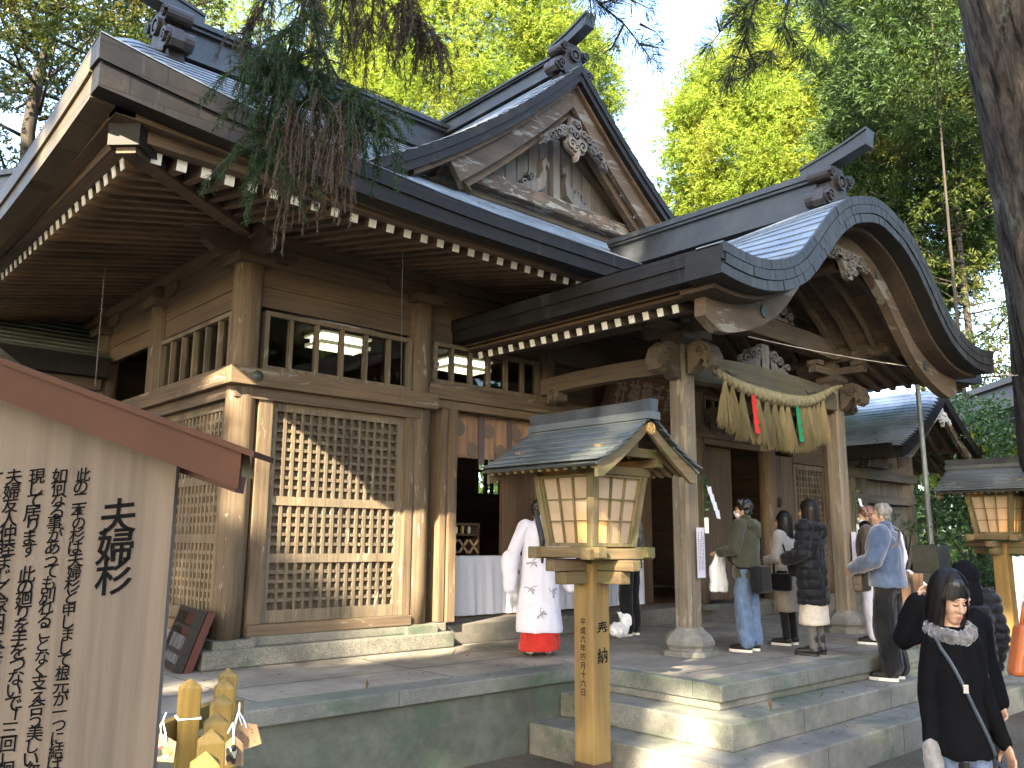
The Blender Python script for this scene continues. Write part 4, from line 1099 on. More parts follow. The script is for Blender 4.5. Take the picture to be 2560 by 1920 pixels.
for u in (L+.1,ue-.12*BK): mb.ext([(u-.03,.0),(u+.03,.0),(u+.03,zb(u)),(u-.03,zb(u))],fs_,.0125,.06)
mb.build('post',wood('board_post_wood',(.14,.10,.065),'z'),sb,fix=True)
rust=plain('rust_brown_metal',(.046,.0165,.009),.5,.05,.15,var=.25,vs=9)
ur=onp(640,1130,-.12*BK)[0]; ur2=onp(598,1176,-.12*BK)[0]
for sg in (1,-1):
    X=lambda u:UA+sg*(u-UA)
    mb=MB(); mb.strip([(X(UA),zt(UA)-.006),(X(ur-.03*BK),zt(ur-.03*BK)-.006)],[(X(UA),zt(UA)-th),(X(ur2),zt(ur2)-th)],fs_,-.12*BK,-.105*BK)
    mb.strip([(X(UA),zt(UA)),(X(ur),zt(ur))],[(X(UA),zt(UA)-.008),(X(ur),zt(ur)-.008)],fs_,-.135*BK,.01)
    mb.build('roof',rust,sb,fix=True)
    mb=MB(); mb.strip([(X(UA),zt(UA)-.009),(X(ur-.05*BK),zt(ur-.05*BK)-.009)],[(X(UA),zt(UA)-.06*BK),(X(ur2-.005*BK),zt(ur2)-.06*BK)],fs_,-.10*BK,-.001); mb.build('underboard',wood('pale_under_wood',(.25,.18,.09),'x'),sb,fix=True)
    mb=MB(); mb.strip([(X(UA),zt(UA)-.012),(X(ur2-.05*BK),zt(ur2-.05*BK)-.012)],[(X(UA),zt(UA)-th-.03*BK),(X(ur2-.06*BK),zt(ur2-.06*BK)-th-.02*BK)],fs_,.032,.07); mb.build('roof_beam',plain('brown_beam',(.09,.036,.022),.6,var=.2),sb,fix=True)
inkm=plain('brush_ink',(.005,.005,.006),.8,0,.05)
rng=random.Random(11); mb=MB(); fw=lambda u,v,d:fs_(u,v,-.0015)
def column(txt,px,py0,py1,size,bold,n=None):
    u0,v0=onp(px,py0); _,v1=onp(px,py1); m=len(txt)-1
    size*=BK; bold=bold
    write(mb,[(ch,u0+rng.uniform(-.0015,.0015),v0+(v1-v0)*i/m) for i,ch in enumerate(txt)],fw,size,rng,.10,0,bold)
column('夫婦杉',297,1290,1440,.083,.016)
column('此の二本の杉は夫婦杉と申しまして根元が一つに結ばれ',208,1187,1945,.034,.012)
column('如何なる事があっても別れることなく支え合う美しい姿',152,1190,1930,.036,.012)
column('現して居ります　此の廻りを手をつないで「三回」廻る',93,1190,1960,.039,.012)
column('夫婦友人仲睦まじく家内安全で子孫繁栄等の願',36,1192,1930,.040,.012)
column('一日より',-12,1185,1400,.040,.012)
mb.build('lettering',inkm,sb)
# ------------------------------------------------------------------ wooden lanterns
lw=wood('lantern_wood',(.175,.138,.078),'z',moss=(.105,.115,.045),rough=.7); lwx=wood('lantern_wood_along',(.155,.115,.065),'x',peel=.3,peelc=(.22,.19,.13),moss=(.095,.1,.04)); lwy=wood('lantern_wood_deep',(.15,.11,.062),'y',peel=.3,peelc=(.21,.18,.13),moss=(.095,.1,.04))
lpost=wood('lantern_post_wood',(.25,.165,.06),'z',dark=.82,light=1.12,rough=.6)
def paperm():
    m,t,b=nodes('lantern_paper'); b.inputs['Base Color'].default_value=(.55,.47,.36,1); b.inputs['Roughness'].default_value=.35
    tr=t.nodes.new('ShaderNodeBsdfTranslucent'); tr.inputs[0].default_value=(.7,.55,.34,1); ms=t.nodes.new('ShaderNodeMixShader'); ms.inputs[0].default_value=.45
    t.links.new(b.outputs[0],ms.inputs[1]); t.links.new(tr.outputs[0],ms.inputs[2]); t.links.new(ms.outputs[0],t.nodes['Material Output'].inputs[0]); return m
paper=paperm(); bulbm=plain('lamp_bulb',(1,.8,.5),emit=(1,.62,.18),es=14)
def lantern(cx,cy,bz,label,inscribed,post_h=1.72,bulb=(-.18,-.18)):
    t=thing('wooden_lantern',label,'lantern',(cx,cy,bz),0,'wooden lanterns flanking the porch steps'); Z=bz
    h=.105; mb=MB(); mb.box(cx-h,cx+h,cy-h,cy+h,Z+.02,Z+post_h); po=bevel(mb.build('post',lpost,t),.012,2)
    mb=MB(); mb.box(cx-h-.006,cx+h+.006,cy-h-.006,cy+h+.006,Z-.05,Z+.17); mb.build('copper_sleeve',plain('brown_copper',(.09,.055,.042),.45,.3,var=.3),t)
    if inscribed:
        mb=MB(); fr=lambda u,v,d:(cx+u,cy-h-.002,v)
        write(mb,[('奉',.012,bz+1.20),('納',.012,bz+.99)],fr,.13,None,.06,0,.014); mb.build('inscription',inkm,po); mb=MB()
        fl=lambda u,v,d:(cx-h-.002,cy-u,v)
        tx='平成六年四月十六日'; write(mb,[(ch,.0,bz+1.255-.0685*i) for i,ch in enumerate(tx)],fl,.062,None,.05,0,.012)
        mb.build('inscription',inkm,po)
    z=Z+post_h-.16
    def arms(z0,z1,L,w,o): 
        mb=MB(); mb.box(cx-L,cx+L,cy-w,cy+w,z0,z1); bevel(mb.build('bracket_arm',lwx,t),.008)
        mb=MB(); mb.box(cx-w-.002,cx+w+.002,cy-L,cy+L,z0+o,z1+o); bevel(mb.build('bracket_arm',lwy,t),.008)
    arms(z,z+.10,.37,.06,.003); arms(z+.105,z+.19,.49,.05,.004)
    zp=z+.20
    for s in (-1,1):
        mb=MB(); mb.box(cx-.40,cx+.40,cy+s*.30-.05,cy+s*.30+.05,zp,zp+.085); 
        bevel(mb.build('base_rail',lwx,t),.006)
        mb=MB(); mb.box(cx+s*.30-.05,cx+s*.30+.05,cy-.40,cy+.40,zp+.012,zp+.097); bevel(mb.build('base_rail',lwy,t),.006)
    mb=MB(); mb.box(cx-.25,cx+.25,cy-.25,cy+.25,zp+.02,zp+.08); mb.build('base_board',lwx,t)
    z0=zp+.10; z1=z0+.58; r0,r1=.24,.315
    for sx in (-1,1):
        for sy in (-1,1):
            mb=MB(); p=Vector((cx+sx*r0,cy+sy*r0,z0)); q=Vector((cx+sx*r1,cy+sy*r1,z1)); w=.027
            vs=[p+Vector((a,b,0)) for a,b in ((-w,-w),(w,-w),(w,w),(-w,w))]+[q+Vector((a,b,0)) for a,b in ((-w,-w),(w,-w),(w,w),(-w,w))]
            mb.add(vs,[(3,2,1,0),(4,5,6,7),(0,1,5,4),(1,2,6,5),(2,3,7,6),(3,0,4,7)]); mb.build('corner_post',lw,t)
    for nx_,ny_ in ((0,-1),(0,1),(-1,0),(1,0)):
        def fp(u,v,d):
            r=r0+(r1-r0)*v; a=u*(r-.035); return (cx+nx_*(r+d)-ny_*a,cy+ny_*(r+d)+nx_*a,z0+(z1-z0)*v)
        mb=MB(); 
        for v0,v1 in ((0,.05),(.96,1)): mb.ext([(-1,v0),(1,v0),(1,v1),(-1,v1)],fp,-.02,.02)
        for u0,u1 in ((-1,-.93),(.93,1)): mb.ext([(u0,.05),(u1,.05),(u1,.96),(u0,.96)],fp,-.018,.018)
        for j in (1,2):
            u=-.93+1.86*j/3; mb.ext([(u-.024,.05),(u+.024,.05),(u+.024,.96),(u-.024,.96)],fp,-.012,.012)
            v=.05+.91*j/3; mb.ext([(-.93,v-.009),(.93,v-.009),(.93,v+.009),(-.93,v+.009)],fp,-.010,.010)
        pf=mb.build('lattice_panel',lw,t,fix=True)
        mb=MB(); mb.ext([(-.95,.03),(.95,.03),(.95,.98),(-.95,.98)],fp,-.016,-.013); mb.build('paper_pane',paper,pf,fix=True)
    for s in (-1,1):
        mb=MB(); mb.box(cx-.36,cx+.36,cy+s*r1-.04,cy+s*r1+.04,z1,z1+.07); mb.build('top_rail',lwx,t)
        mb=MB(); mb.box(cx+s*r1-.04,cx+s*r1+.04,cy-.50,cy+.50,z1+.072,z1+.14); mb.build('top_rail',lwy,t)
    # roof
    hw=.66; hl=.68; ze=z1+.05; q=lambda d:ze+.41-.82*abs(d)+.30*d*d
    for s in (-1,1):
        mb=MB(); n=7
        for i in range(n):
            d1,d0=hw*(1-i/n),hw*(1-(i+1)/n)
            mb.strip([(cx+s*d1,q(d1)+.034),(cx+s*(d0-.06),q(d0-.06)+.004)],[(cx+s*d1,q(d1)+.020),(cx+s*(d0-.06),q(d0-.06)-.004)],fy,cy-hl,cy+hl)
        mb.strip([(cx+s*hw,q(hw)-.008),(cx+s*.3,q(.3)-.008)],[(cx+s*(hw-.02),q(hw)-.022),(cx+s*.3,q(.3)-.025)],fy,cy-hl+.03,cy+hl-.03)
        mb.build('roof',cul,t,fix=True)
        for j in range(13):
            y=cy-hl+.10+(2*hl-.2)*j/12; mb=MB(); mb.bar((cx+s*(hw-.05),y,q(hw-.05)-.045),(cx+s*.28,y,q(.28)-.06),.04,.042); mb.build('rafter',lw,t)
        for sy in (-1,1):
            mb=MB(); T=[];B=[]
            for j in range(11): d=(hw-.05)*j/10; T.append((cx+s*d,q(d)-.024)); B.append((cx+s*d*(1-.0*j),q(d)-.115-.045*(j/10)**2+(.0 if j<10 else .03)))
            y=cy+sy*(hl-.06); mb.strip(T,B,fy,y-.018,y+.018); mb.build('bargeboard',lwx,t,fix=True)
    mb=MB(); y0,y1=cy-hl-.02,cy+hl+.02; mb.box(cx-.075,cx+.075,y0,y1,q(0)-.03,q(0)+.03); mb.build('ridge_base',cul,t)
    mb=MB(); mb.add([(cx+a,y,z_) for y,dz in ((y0,.008),(y0+.25,0),(y1-.25,0),(y1,.008)) for a,z_ in ((-.042,q(0)+.031),(.042,q(0)+.031),(.05,q(0)+.125+dz),(-.05,q(0)+.125+dz))],[(0,1,2,3),(15,14,13,12)]+[(4*k_+i_,4*k_+4+i_,4*k_+4+(i_+1)%4,4*k_+(i_+1)%4) for k_ in range(3) for i_ in range(4)]); mb.build('ridge',cudark,t,fix=True)
    for sy in (-1,1):
        y=cy+sy*(hl-.035); mb=MB(); fn=lambda u,v,d:(cx+u,y+sy*d,q(0)-.10+v); mb.ext([(.055*math.cos(math.pi/3*i+.52),.055*math.sin(math.pi/3*i+.52)) for i in range(6)],fn,0,.022)
        for i in range(6): mb.ext([(.03*math.cos(math.pi/3*i)+.014*math.cos(a*1.05),.03*math.sin(math.pi/3*i)+.014*math.sin(a*1.05)) for a in range(6)],fn,.022,.03)
        mb.build('hexagonal_boss',plain('weathered_brass_wood',(.42,.27,.09),.6,var=.4,vs=40),t,fix=True)
        y=cy+sy*.46; mb=MB(); mb.box(cx-.42,cx+.42,y-.03,y+.03,z1+.142,z1+.215); mb.box(cx-.05,cx+.05,y-.025,y+.025,z1+.215,q(0)-.05); mb.build('gable_beam',lwx,t)
    bx,by=cx+bulb[0],cy+bulb[1]
    mb=MB(); mb.ell((bx,by,z0+.12),(.025,.025,.035),10,8); mb.build('bulb',bulbm,t,smooth=True)
    L=bpy.data.lights.new('lantern_glow','POINT'); L.energy=.55; L.color=(1,.62,.22); L.shadow_soft_size=.04; lo=bpy.data.objects.new('lantern_glow',L); C.objects.link(lo); lo.parent=t; lo.location=(bulb[0],bulb[1],z0+.13-bz)
    return t
lantern(5.40,4.95,0,'tall wooden lantern on an inscribed post standing nearest, in front of the stone steps',True)
lantern(14.47,4.80,.22,'wooden lantern farther off at the right edge behind the hooded visitor',False,1.70,(-.05,-.2))
# ------------------------------------------------------------------ low wooden fence with hanging plaques
fw_=wood('fence_wood',(.185,.13,.038),'z',dark=.6,light=1.25,rough=.6)
fn_=thing('wooden_fence','low fence of yellowish wooden posts with pointed tops in the left foreground','fence',(1.7,3.6,.1))
def post(x,y,zt_,w,rz,z0=.0):
    mb=MB(); c,s=math.cos(rz),math.sin(rz); h=w/2
    co=[(-h,-h),(h,-h),(h,h),(-h,h)]; co=[(x+a*c-b*s,y+a*s+b*c) for a,b in co]
    vs=[(a,b,z0) for a,b in co]+[(a,b,zt_-.04) for a,b in co]+[(x,y,zt_)]
    mb.add(vs,[(3,2,1,0),(0,1,5,4),(1,2,6,5),(2,3,7,6),(3,0,4,7),(4,5,8),(5,6,8),(6,7,8),(7,4,8)]); return bevel(mb.build('post',fw_,fn_),.004)
rowp=[at(516,1872,2.67),at(531,1818,2.98),at(543,1771,3.27),at(555,1736,3.66),at(562,1706,4.05),at(570,1686,4.40)]
ang=math.atan2(rowp[-1].y-rowp[0].y,rowp[-1].x-rowp[0].x)
for p in rowp: post(p.x,p.y,1.25,.088,ang+R(6))
far=at(478,1686,4.0); post(far.x,far.y,1.26,.092,ang+R(12)); far2=at(300,1700,4.0); post(far2.x,far2.y,1.26,.092,ang+R(12))
rv=Vector((math.cos(ang),math.sin(ang),0)); sd=Vector((rv.y,-rv.x,0))
mb=MB(); a=rowp[0]-rv*1.2+sd*.068; b=rowp[-1]+rv*.1+sd*.068
for z in (1.02,.55): mb.bar((a.x,a.y,z),(b.x,b.y,z),.04,.10)
mb.build('rail',fw_,fn_)
mb=MB(); 
dv=(rowp[-1]-far).normalized(); dv.z=0
for z in (1.03,.55): 
    p=far-dv*1.6; q=rowp[-1]; o=Vector((dv.y,-dv.x,0))*-.07; mb.bar((p.x+o.x,p.y+o.y,z),(q.x+o.x,q.y+o.y,z),.04,.10)
mb.build('rail',fw_,fn_)
mb=MB(); c=far; n=16
mb.tube([(c.x+.068*math.cos(ang+R(12)+2*math.pi*(i+.5)/4)*1.0,c.y+.068*math.sin(ang+R(12)+2*math.pi*(i+.5)/4),1.085) for i in range(5)],.006,6); 
tag(mb.build('white_string',plain('white_cotton',(.75,.75,.75),.9)),'white string tied round the single fence post beside the notice board','string')
def ema(px,py,D,rot,label,kind,ro=0):
    c=at(px,py,D); t=thing('votive_plaque',label,'votive plaque',c,0,'wooden votive plaques hung on the fence'); cr,sr=math.cos(rot),math.sin(rot)
    nrm=(FH*math.cos(ro)+RH*math.sin(ro)); rr=Vector((nrm.y,-nrm.x,0))
    fn=lambda u,v,d:c+rr*(u*cr-v*sr)+Vector((0,0,u*sr+v*cr))+nrm*d
    mb=MB(); mb.ext([(-.062,-.045),(.062,-.045),(.062,.028),(0,.055),(-.062,.028)],fn,0,.007); mb.build('plaque',wood('ema_wood',(.36,.235,.14),'x',dark=.85,light=1.1),t,fix=True)
    mb=MB(); rg_=random.Random(px)
    if kind=='text':
        for i in range(4):
            u=-.035+.024*i
            for j in range(5): 
                if rg_.random()<.75: mb.ext([(u-.003,.02-.011*j),(u+.003,.02-.011*j),(u+.003,.013-.011*j),(u-.003,.013-.011*j)],fn,-.0015,-.0005)
        mb.build('handwriting',plain('faded_ink',(.16,.10,.07),.8),t,fix=True)
    else:
        cols=[(.45,.03,.04),(.62,.25,.25),(.02,.02,.02),(.25,.30,.05),(.72,.62,.55)] if kind=='red' else [(.015,.02,.012),(.02,.022,.02),(.6,.55,.5)]
        for i in range(9):
            u,v=rg_.uniform(-.045,.04),rg_.uniform(-.032,.015); r=rg_.uniform(.008,.018); e=.0010+.0003*i
            mm=MB(); mm.ext([(u+r*math.cos(a*.9)*1.3,v+r*math.sin(a*.9)) for a in range(7)],fn,-e,-e+.0002)
            mm.build('painted_patch',plain('paint_%s_%d'%(kind,i%len(cols)),cols[i%len(cols)],.6),t,fix=True)
    mb=MB(); mb.tube([fn(0,.045,0),fn(-.01,.08,.01),fn(.0,.13,.02)],.003,5); mb.tube([fn(0,.10,0),fn(.02,.06,-.01),fn(.025,.03,-.012)],.003,5); mb.tube([fn(0,.10,0),fn(-.018,.065,-.012)],.003,5); mb.build('cord',plain('lilac_cord',(.62,.62,.80),.8),t)
    return t
ema(398,1872,3.3,R(-4),'votive plaque with red painted figure hanging at the notice board edge','red')
ema(612,1842,3.35,R(20),'tilted votive plaque showing handwriting, hanging out past the fence posts','text',R(15))
ema(583,1880,3.1,R(8),'votive plaque with black painted picture hanging close against the fence posts','black',R(45))
# ------------------------------------------------------------------ buildings at the left and behind
sw=thing('side_wing','lower side wing with dark copper roof joining the hall on its left','side wing',(0,14.5,.7))
mb=MB(); nrow=14
for i in range(nrow):
    s0,s1=.22*i,.22*(i+1); y0=12.25+s0*.9; zz=lambda s:4.33+.40*s+.03*s*s
    mb.add([(-9,y0,zz(s0)),(3.66,y0,zz(s0)),(-9,y0,zz(s0)+.02),(3.66,y0,zz(s0)+.02),(-9,12.25+s1*.9,zz(s1)),(3.66,12.25+s1*.9,zz(s1))],[(0,1,3,2),(2,3,5,4)])
mb.build('roof',copper('side_roof_copper',(.13,.15,.125),rough=.5,metal=.25),sw)
mb=MB(); mb.box(-9,3.64,12.25,12.45,4.06,4.34); mb.build('eave_band',cux,sw)
mb=MB(); mb.box(-9,3.6,12.4,12.52,3.9,4.055); mb.build('eave_board',wfas,sw)
x=3.3
while x>0.5:
    mb=MB(); mb.bar((x,12.55,3.87),(x,13.6,4.1),.08,.09); mb.bar((x,12.545,3.87),(x,12.56,3.873),.085,.095,mi=1); mb.build('rafter',[raft,white],sw); x-=.23
mb=MB(); mb.box(-9,3.6,13.6,13.7,.7,4.3); mb.build('wall',wx,sw)
rh=thing('rear_hall','high copper roofed hall rising behind at the far left','hall',(-3,22,.7))
a=at(-60,388,19); b=at(66,432,18.2)
mb=MB(); d=(b-a); d.z=0; d.normalize(); nrm=Vector((-d.y,d.x,0)); nrm=-nrm if nrm.dot(FH)>0 else nrm
A=a-d*8; B=b+d*.25; zt2=a.z
mb.add([A+Vector((0,0,-.65)),B+Vector((0,0,-.65)),B+nrm*3.2+Vector((0,0,-2.6)),A+nrm*3.2+Vector((0,0,-2.6))],[(0,1,2,3)]); mb.build('roof',MATS.get('x') or copper('rear_roof_copper',(.16,.19,.2),rough=.45,metal=.3),rh)
mb=MB(); mb.bar(A-Vector((0,0,.06)),B-Vector((0,0,.06)),.5,.12); mb.bar(A-Vector((0,0,.36)),B-Vector((0,0,.36)),.36,.48); mb.bar(A-Vector((0,0,.63)),B-Vector((0,0,.63)),.55,.06); mb.build('ridge',cudark,rh)
mb=MB(); mb.bar(A-Vector((0,0,5.2))-nrm*.2,B-Vector((0,0,5.2))-nrm*.2,.3,8); mb.build('wall',wz,rh)
# ------------------------------------------------------------------ small shrine at the right
SX=18.66; SY=7.0; ss=thing('small_shrine','small weathered side shrine with blue grey gabled roof and grey plank doors behind the porch','shrine',(SX,10,1.0))
q2=lambda d:5.12-.80*abs(d)+.095*d*d
sroof=copper('small_roof_copper',(.36,.43,.52),rough=.34,metal=.35)
HW=2.25
for s in (-1,1):
    mb=MB(); n=20
    for i in range(n):
        d1,d0=HW*(1-i/n),HW*(1-(i+1)/n); row=[]
        for y in (SY,SY+.25,SY+.5,SY+1,SY+7): 
            dip=-.06*max(0,1-(y-SY)/.5)**2; row+=[(SX+s*d1,y,q2(d1)+dip),(SX+s*d1,y,q2(d1)+dip+.018),(SX+s*d0,y,q2(d0)+dip)]
        fs=[]
        for j in range(4):
            a=j*3;b=a+3; qq=[(a,a+1,b+1,b),(a+1,a+2,b+2,b+1)]; fs+=[tuple(reversed(z)) for z in qq] if s>0 else qq
        mb.add(row,fs)
    mb.build('roof',sroof,ss)
    mb=MB(); T=[(SX+s*HW*j/14,q2(HW*j/14)-.04) for j in range(15)]; mb.strip(T,[(x,z-.24) for x,z in T],fy,SY,SY+.2); mb.build('verge_band',cux,ss,fix=True)
    mb=MB(); T=[(SX+s*HW*.93*j/14,q2(HW*.93*j/14)-.29) for j in range(15)]; mb.strip(T,[(x,z-.17-.08*(j/14)) for j,(x,z) in enumerate(T)],fy,SY+.12,SY+.2); mb.build('bargeboard',wbarge,ss,fix=True)
    mb=MB(); mb.box(SX+s*HW-.1,SX+s*HW+.1,SY+.2,SY+7,q2(HW)-.26,q2(HW)+.01); mb.build('eave_band',cuy,ss)
    y=SY+.45
    while y<SY+7:
        mb=MB(); mb.bar((SX+s*(HW-.12),y,q2(HW)-.32),(SX+s*1.2,y,q2(1.2)-.34),.06,.07); mb.bar((SX+s*1.2,y,q2(1.2)-.34),(SX+s*.05,y,q2(.05)-.36),.06,.07); mb.build('rafter',wpb,ss); y+=.28
    mb=MB(); mb.add([(SX+s*(HW-.1),SY+.2,q2(HW)-.27),(SX+s*1.2,SY+.2,q2(1.2)-.29),(SX,SY+.2,q2(0)-.31),(SX,SY+7,q2(0)-.31),(SX+s*1.2,SY+7,q2(1.2)-.29),(SX+s*(HW-.1),SY+7,q2(HW)-.27)],[(0,1,4,5),(1,2,3,4)]); mb.build('soffit',wpb,ss)
    mb=MB(); mb.box(SX+s*1.3-.09,SX+s*1.3+.09,SY+.25,SY+6.8,3.88,4.05); mb.build('purlin',wpby,ss)
carving('gable_pendant',ss,plain('flaking_white_wood',(.62,.61,.57),.8,var=.35,vs=30),(SX,4.52),.48,SY+.1,gp)
gw=wood('grey_plank_wood',(.23,.215,.19),'z',peel=.3,peelc=(.30,.29,.27))
mb=MB(); mb.box(SX-1.5,SX+1.5,SY+1.6,SY+6.5,1.0,3.9); mb.build('wall',gw,ss)
for x in (SX-1.45,SX-.95,SX+1.4): mb=MB(); mb.box(x-.09,x+.09,SY+1.4,SY+1.62,1.0,3.88); mb.build('pillar',gw,ss)
mb=MB(); mb.box(SX-1.7,SX+1.7,SY+1.35,SY+1.6,3.25,3.45); mb.box(SX-1.6,SX+1.6,SY+1.38,SY+1.6,2.75,2.92); mb.build('beam',wood('grey_beam_wood',(.23,.215,.19),'x',peel=.35,peelc=(.33,.32,.30)),ss)
carving('frieze_carving',ss,gw,(SX-.2,3.62),.9,SY+1.45,km)
for i in range(5):
    x=SX-.82+.42*i; mb=MB(); mb.box(x,x+.40,SY+1.50,SY+1.58,1.05,2.72); o=mb.build('door_panel',gw,ss)
    mb=MB(); mb.ext([(x+.17,1.75),(x+.23,1.75),(x+.23,2.05),(x+.2,2.1),(x+.17,2.05)],lambda u,v,d:(u,d,v),SY+1.49,SY+1.499); mb.build('slot',plain('dark_slot',(.02,.02,.02),.9),o,fix=True)
mb=MB(); mb.box(SX-2.6,SX-1.5,SY+2.4,SY+2.5,1.0,3.9); mb.build('side_wall',wdark,ss)
for i in range(8): mb=MB(); mb.box(SX-2.55+.13*i,SX-2.50+.13*i,SY+2.30,SY+2.36,1.3,3.0); mb.build('window_bar',wdark,ss)
mb=MB(); mb.box(SX-2.35,SX-1.75,SY+2.385,SY+2.395,2.0,2.75); mb.build('lit_window',plain('warm_lit_paper',(.8,.6,.4),emit=(1,.62,.28),es=1.0),ss)
mb=MB(); mb.box(15.2,40,7.6,30,-.1,.98); mb.box(15.9,21,7.0,7.6,-.1,.7); tag(bevel(mb.build('terrace',graS),.02),kind='structure')
st=thing('stone_stair','flight of dark stone steps climbing behind the right lantern','steps',(17.2,6.2,0))
for i in range(5): mb=MB(); mb.box(15.9,19.5,5.0+.4*i,7.0,.0 if i==0 else .18*i+.002,.18*(i+1)); bevel(mb.build('step',graS,st),.015)
fp_=thing('metal_pole','grey galvanised pole on a stone block in front of the small shrine','pole',(15.75,6.35,.7))
mb=MB(); mb.tube([(15.75,6.35,1.9),(15.72,6.35,4.0),(15.68,6.35,5.0)],[.047,.043,.04],14); 
for z in (2.2,3.1): mb.lathe((15.745,6.35,z),[(.05,0),(.056,.01),(.056,.05),(.05,.06)],12)
mb.build('pole',plain('galvanised_steel',(.26,.29,.29),.45,.5,var=.25),fp_,smooth=False)
mb=MB(); mb.box(15.50,16.02,6.15,6.60,1.42,1.88); bevel(mb.build('stone_block',stone('dark_block_stone',(.09,.095,.088),1,.3,.2),fp_),.015)
mb=MB(); mb.ext([(14.95,.69),(16.55,.69),(16.25,1.42),(15.25,1.42)],fy,6.0,6.8); bevel(mb.build('stone_plinth',MATS['dark_block_stone'],fp_,fix=True),.015)
hr=thing('handrail','wooden handrail with white top bar beside the porch steps','handrail',(12.85,5.3,.7)); hwood=wood('handrail_wood',(.22,.135,.08),'z')
p=at(2270,1430,11.2); q=at(2350,1500,10.0)
for c in (at(2305,1575,10.2),at(2268,1520,11.0)): mb=MB(); mb.box(c.x-.05,c.x+.05,c.y-.04,c.y+.04,.70,1.55); mb.build('post',hwood,hr)
mb=MB(); mb.bar(p,q,.05,.06); mb.build('top_bar',plain('white_rail',(.7,.7,.7),.5),hr); mb=MB(); mb.bar(at(2265,1530,11.0),at(2320,1545,10.1),.05,.1); mb.build('lower_rail',hwood,hr)
ca=thing('white_awning','white sheet awning at the right edge behind the orange bag','awning',at(2570,1600,10))
mb=MB(); a=at(2533,1395,10); b=at(2520,1520,10); mb.grid([at(2530+70*i/6,1390+ (i%2)*3,10+.05*math.sin(i*2)) for i in range(7)]+[at(2548+60*i/6,1560,9.6+.08*math.sin(i*2.3)) for i in range(7)],7,2); o=mb.build('sheet',cloth('white_sheet',(.72,.73,.76),var=.06),ca); s_=o.modifiers.new('s','SOLIDIFY'); s_.thickness=.01
mb=MB(); mb.tube([at(2558,1400,10.1),Vector((at(2558,1400,10.1).x,at(2558,1400,10.1).y,.1))],.02,8); mb.build('pole',MATS['galvanised_steel'],ca)
# far right hall roof
fr=thing('distant_hall','long grey roofed hall beyond the shrubs at the right','hall',at(2700,1150,24))
a=at(2290,1020,26); b=at(2640,930,19); d=b-a; dz=d.z; d.z=0; L=d.length; d/=L; nrm=Vector((d.y,-d.x,0)); nrm=-nrm if nrm.dot(FH)>0 else nrm
mb=MB(); n=22; zr=(a.z+b.z)/2
for i in range(n):
    s0,s1=i/n,(i+1)/n; A=a-d*2;B=b+d*4
    f=lambda P,s,o:Vector((P.x,P.y,zr-.7-3.0*s+.0+o))+nrm*(5.0*s)
    mb.add([f(A,s0,0),f(B,s0,0),f(A,s1,.0),f(B,s1,.0),f(A,s1,-.03),f(B,s1,-.03)],[(0,2,3,1),(2,4,5,3)])
mb.build('roof',copper('distant_roof',(.15,.165,.185),rough=.5,metal=.2),fr)
mb=MB(); A=a-d*2;B=b+d*4; A.z=B.z=zr-.08; mb.bar(A,B,.7,.14); A.z=B.z=zr-.42; mb.bar(A,B,.45,.54); mb.build('ridge',plain('brown_ridge',(.07,.05,.045),.5),fr)
mb=MB(); A=a+nrm*4.2-d;B=b+nrm*4.2+d*3; A.z=B.z=zr-5.2; mb.bar(A,B,.2,3.4); mb.build('wall',gw,fr)
# ------------------------------------------------------------------ people
skin=plain('skin',(.43,.27,.19),.5,var=.08,vs=20); skin.node_tree.nodes['Principled BSDF'].inputs['Subsurface Weight'].default_value=.08
def hairm(nm,c):
    return wood(nm,c,'z',rough=.38,dark=.55,light=1.8,spec=.5)
black_hair=hairm('black_hair',(.007,.0065,.007)); brown_hair=hairm('dark_brown_hair',(.012,.008,.0075)); pink_hair=hairm('reddish_hair',(.16,.075,.06)); grey_hair=hairm('grey_hair',(.17,.165,.155))
strandm=plain('hair_strand',(.008,.006,.0055),.5,spec=.2,var=.5,vs=60)
def loft(secs,n=20):
    """closed tube of elliptical sections (z,cx,cy,rx,ry)"""
    V=[];Fc=[]
    for z,cx,cy,rx,ry in secs:
        for i in range(n): a=2*math.pi*i/n; V.append(Vector((cx+rx*math.cos(a),cy+ry*math.sin(a),z)))
    for j in range(len(secs)-1):
        for i in range(n): k2=(i+1)%n; Fc.append((j*n+i,j*n+k2,(j+1)*n+k2,(j+1)*n+i))
    Fc.append(tuple(reversed(range(n)))); Fc.append(tuple((len(secs)-1)*n+i for i in range(n)))
    return ('loft',V,Fc)
def merged(name,mt,prims,parent,voxel,amp=0,nf=6,smooth=4,seed=0,fn=None):
    """prims: round cones, ellipsoids or lofts -> one remeshed continuous surface (local coordinates)"""
    global MB
    keep=[p for p in prims if p[0]!='loft']; lo=[p for p in prims if p[0]=='loft']
    # lofts must rise in z for outward faces
    class Ext(MB): pass
    old=MB.build
    def patched(self,*a,**k_):
        for p in lo: self.add(p[1] ,[tuple(f) for f in p[2]])
        return old(self,*a,**k_)
    MB.build=patched
    try: o=blob(name,mt,keep,None,None,voxel,amp,nf,parent,smooth,True,seed)
    finally: MB.build=old
    return o
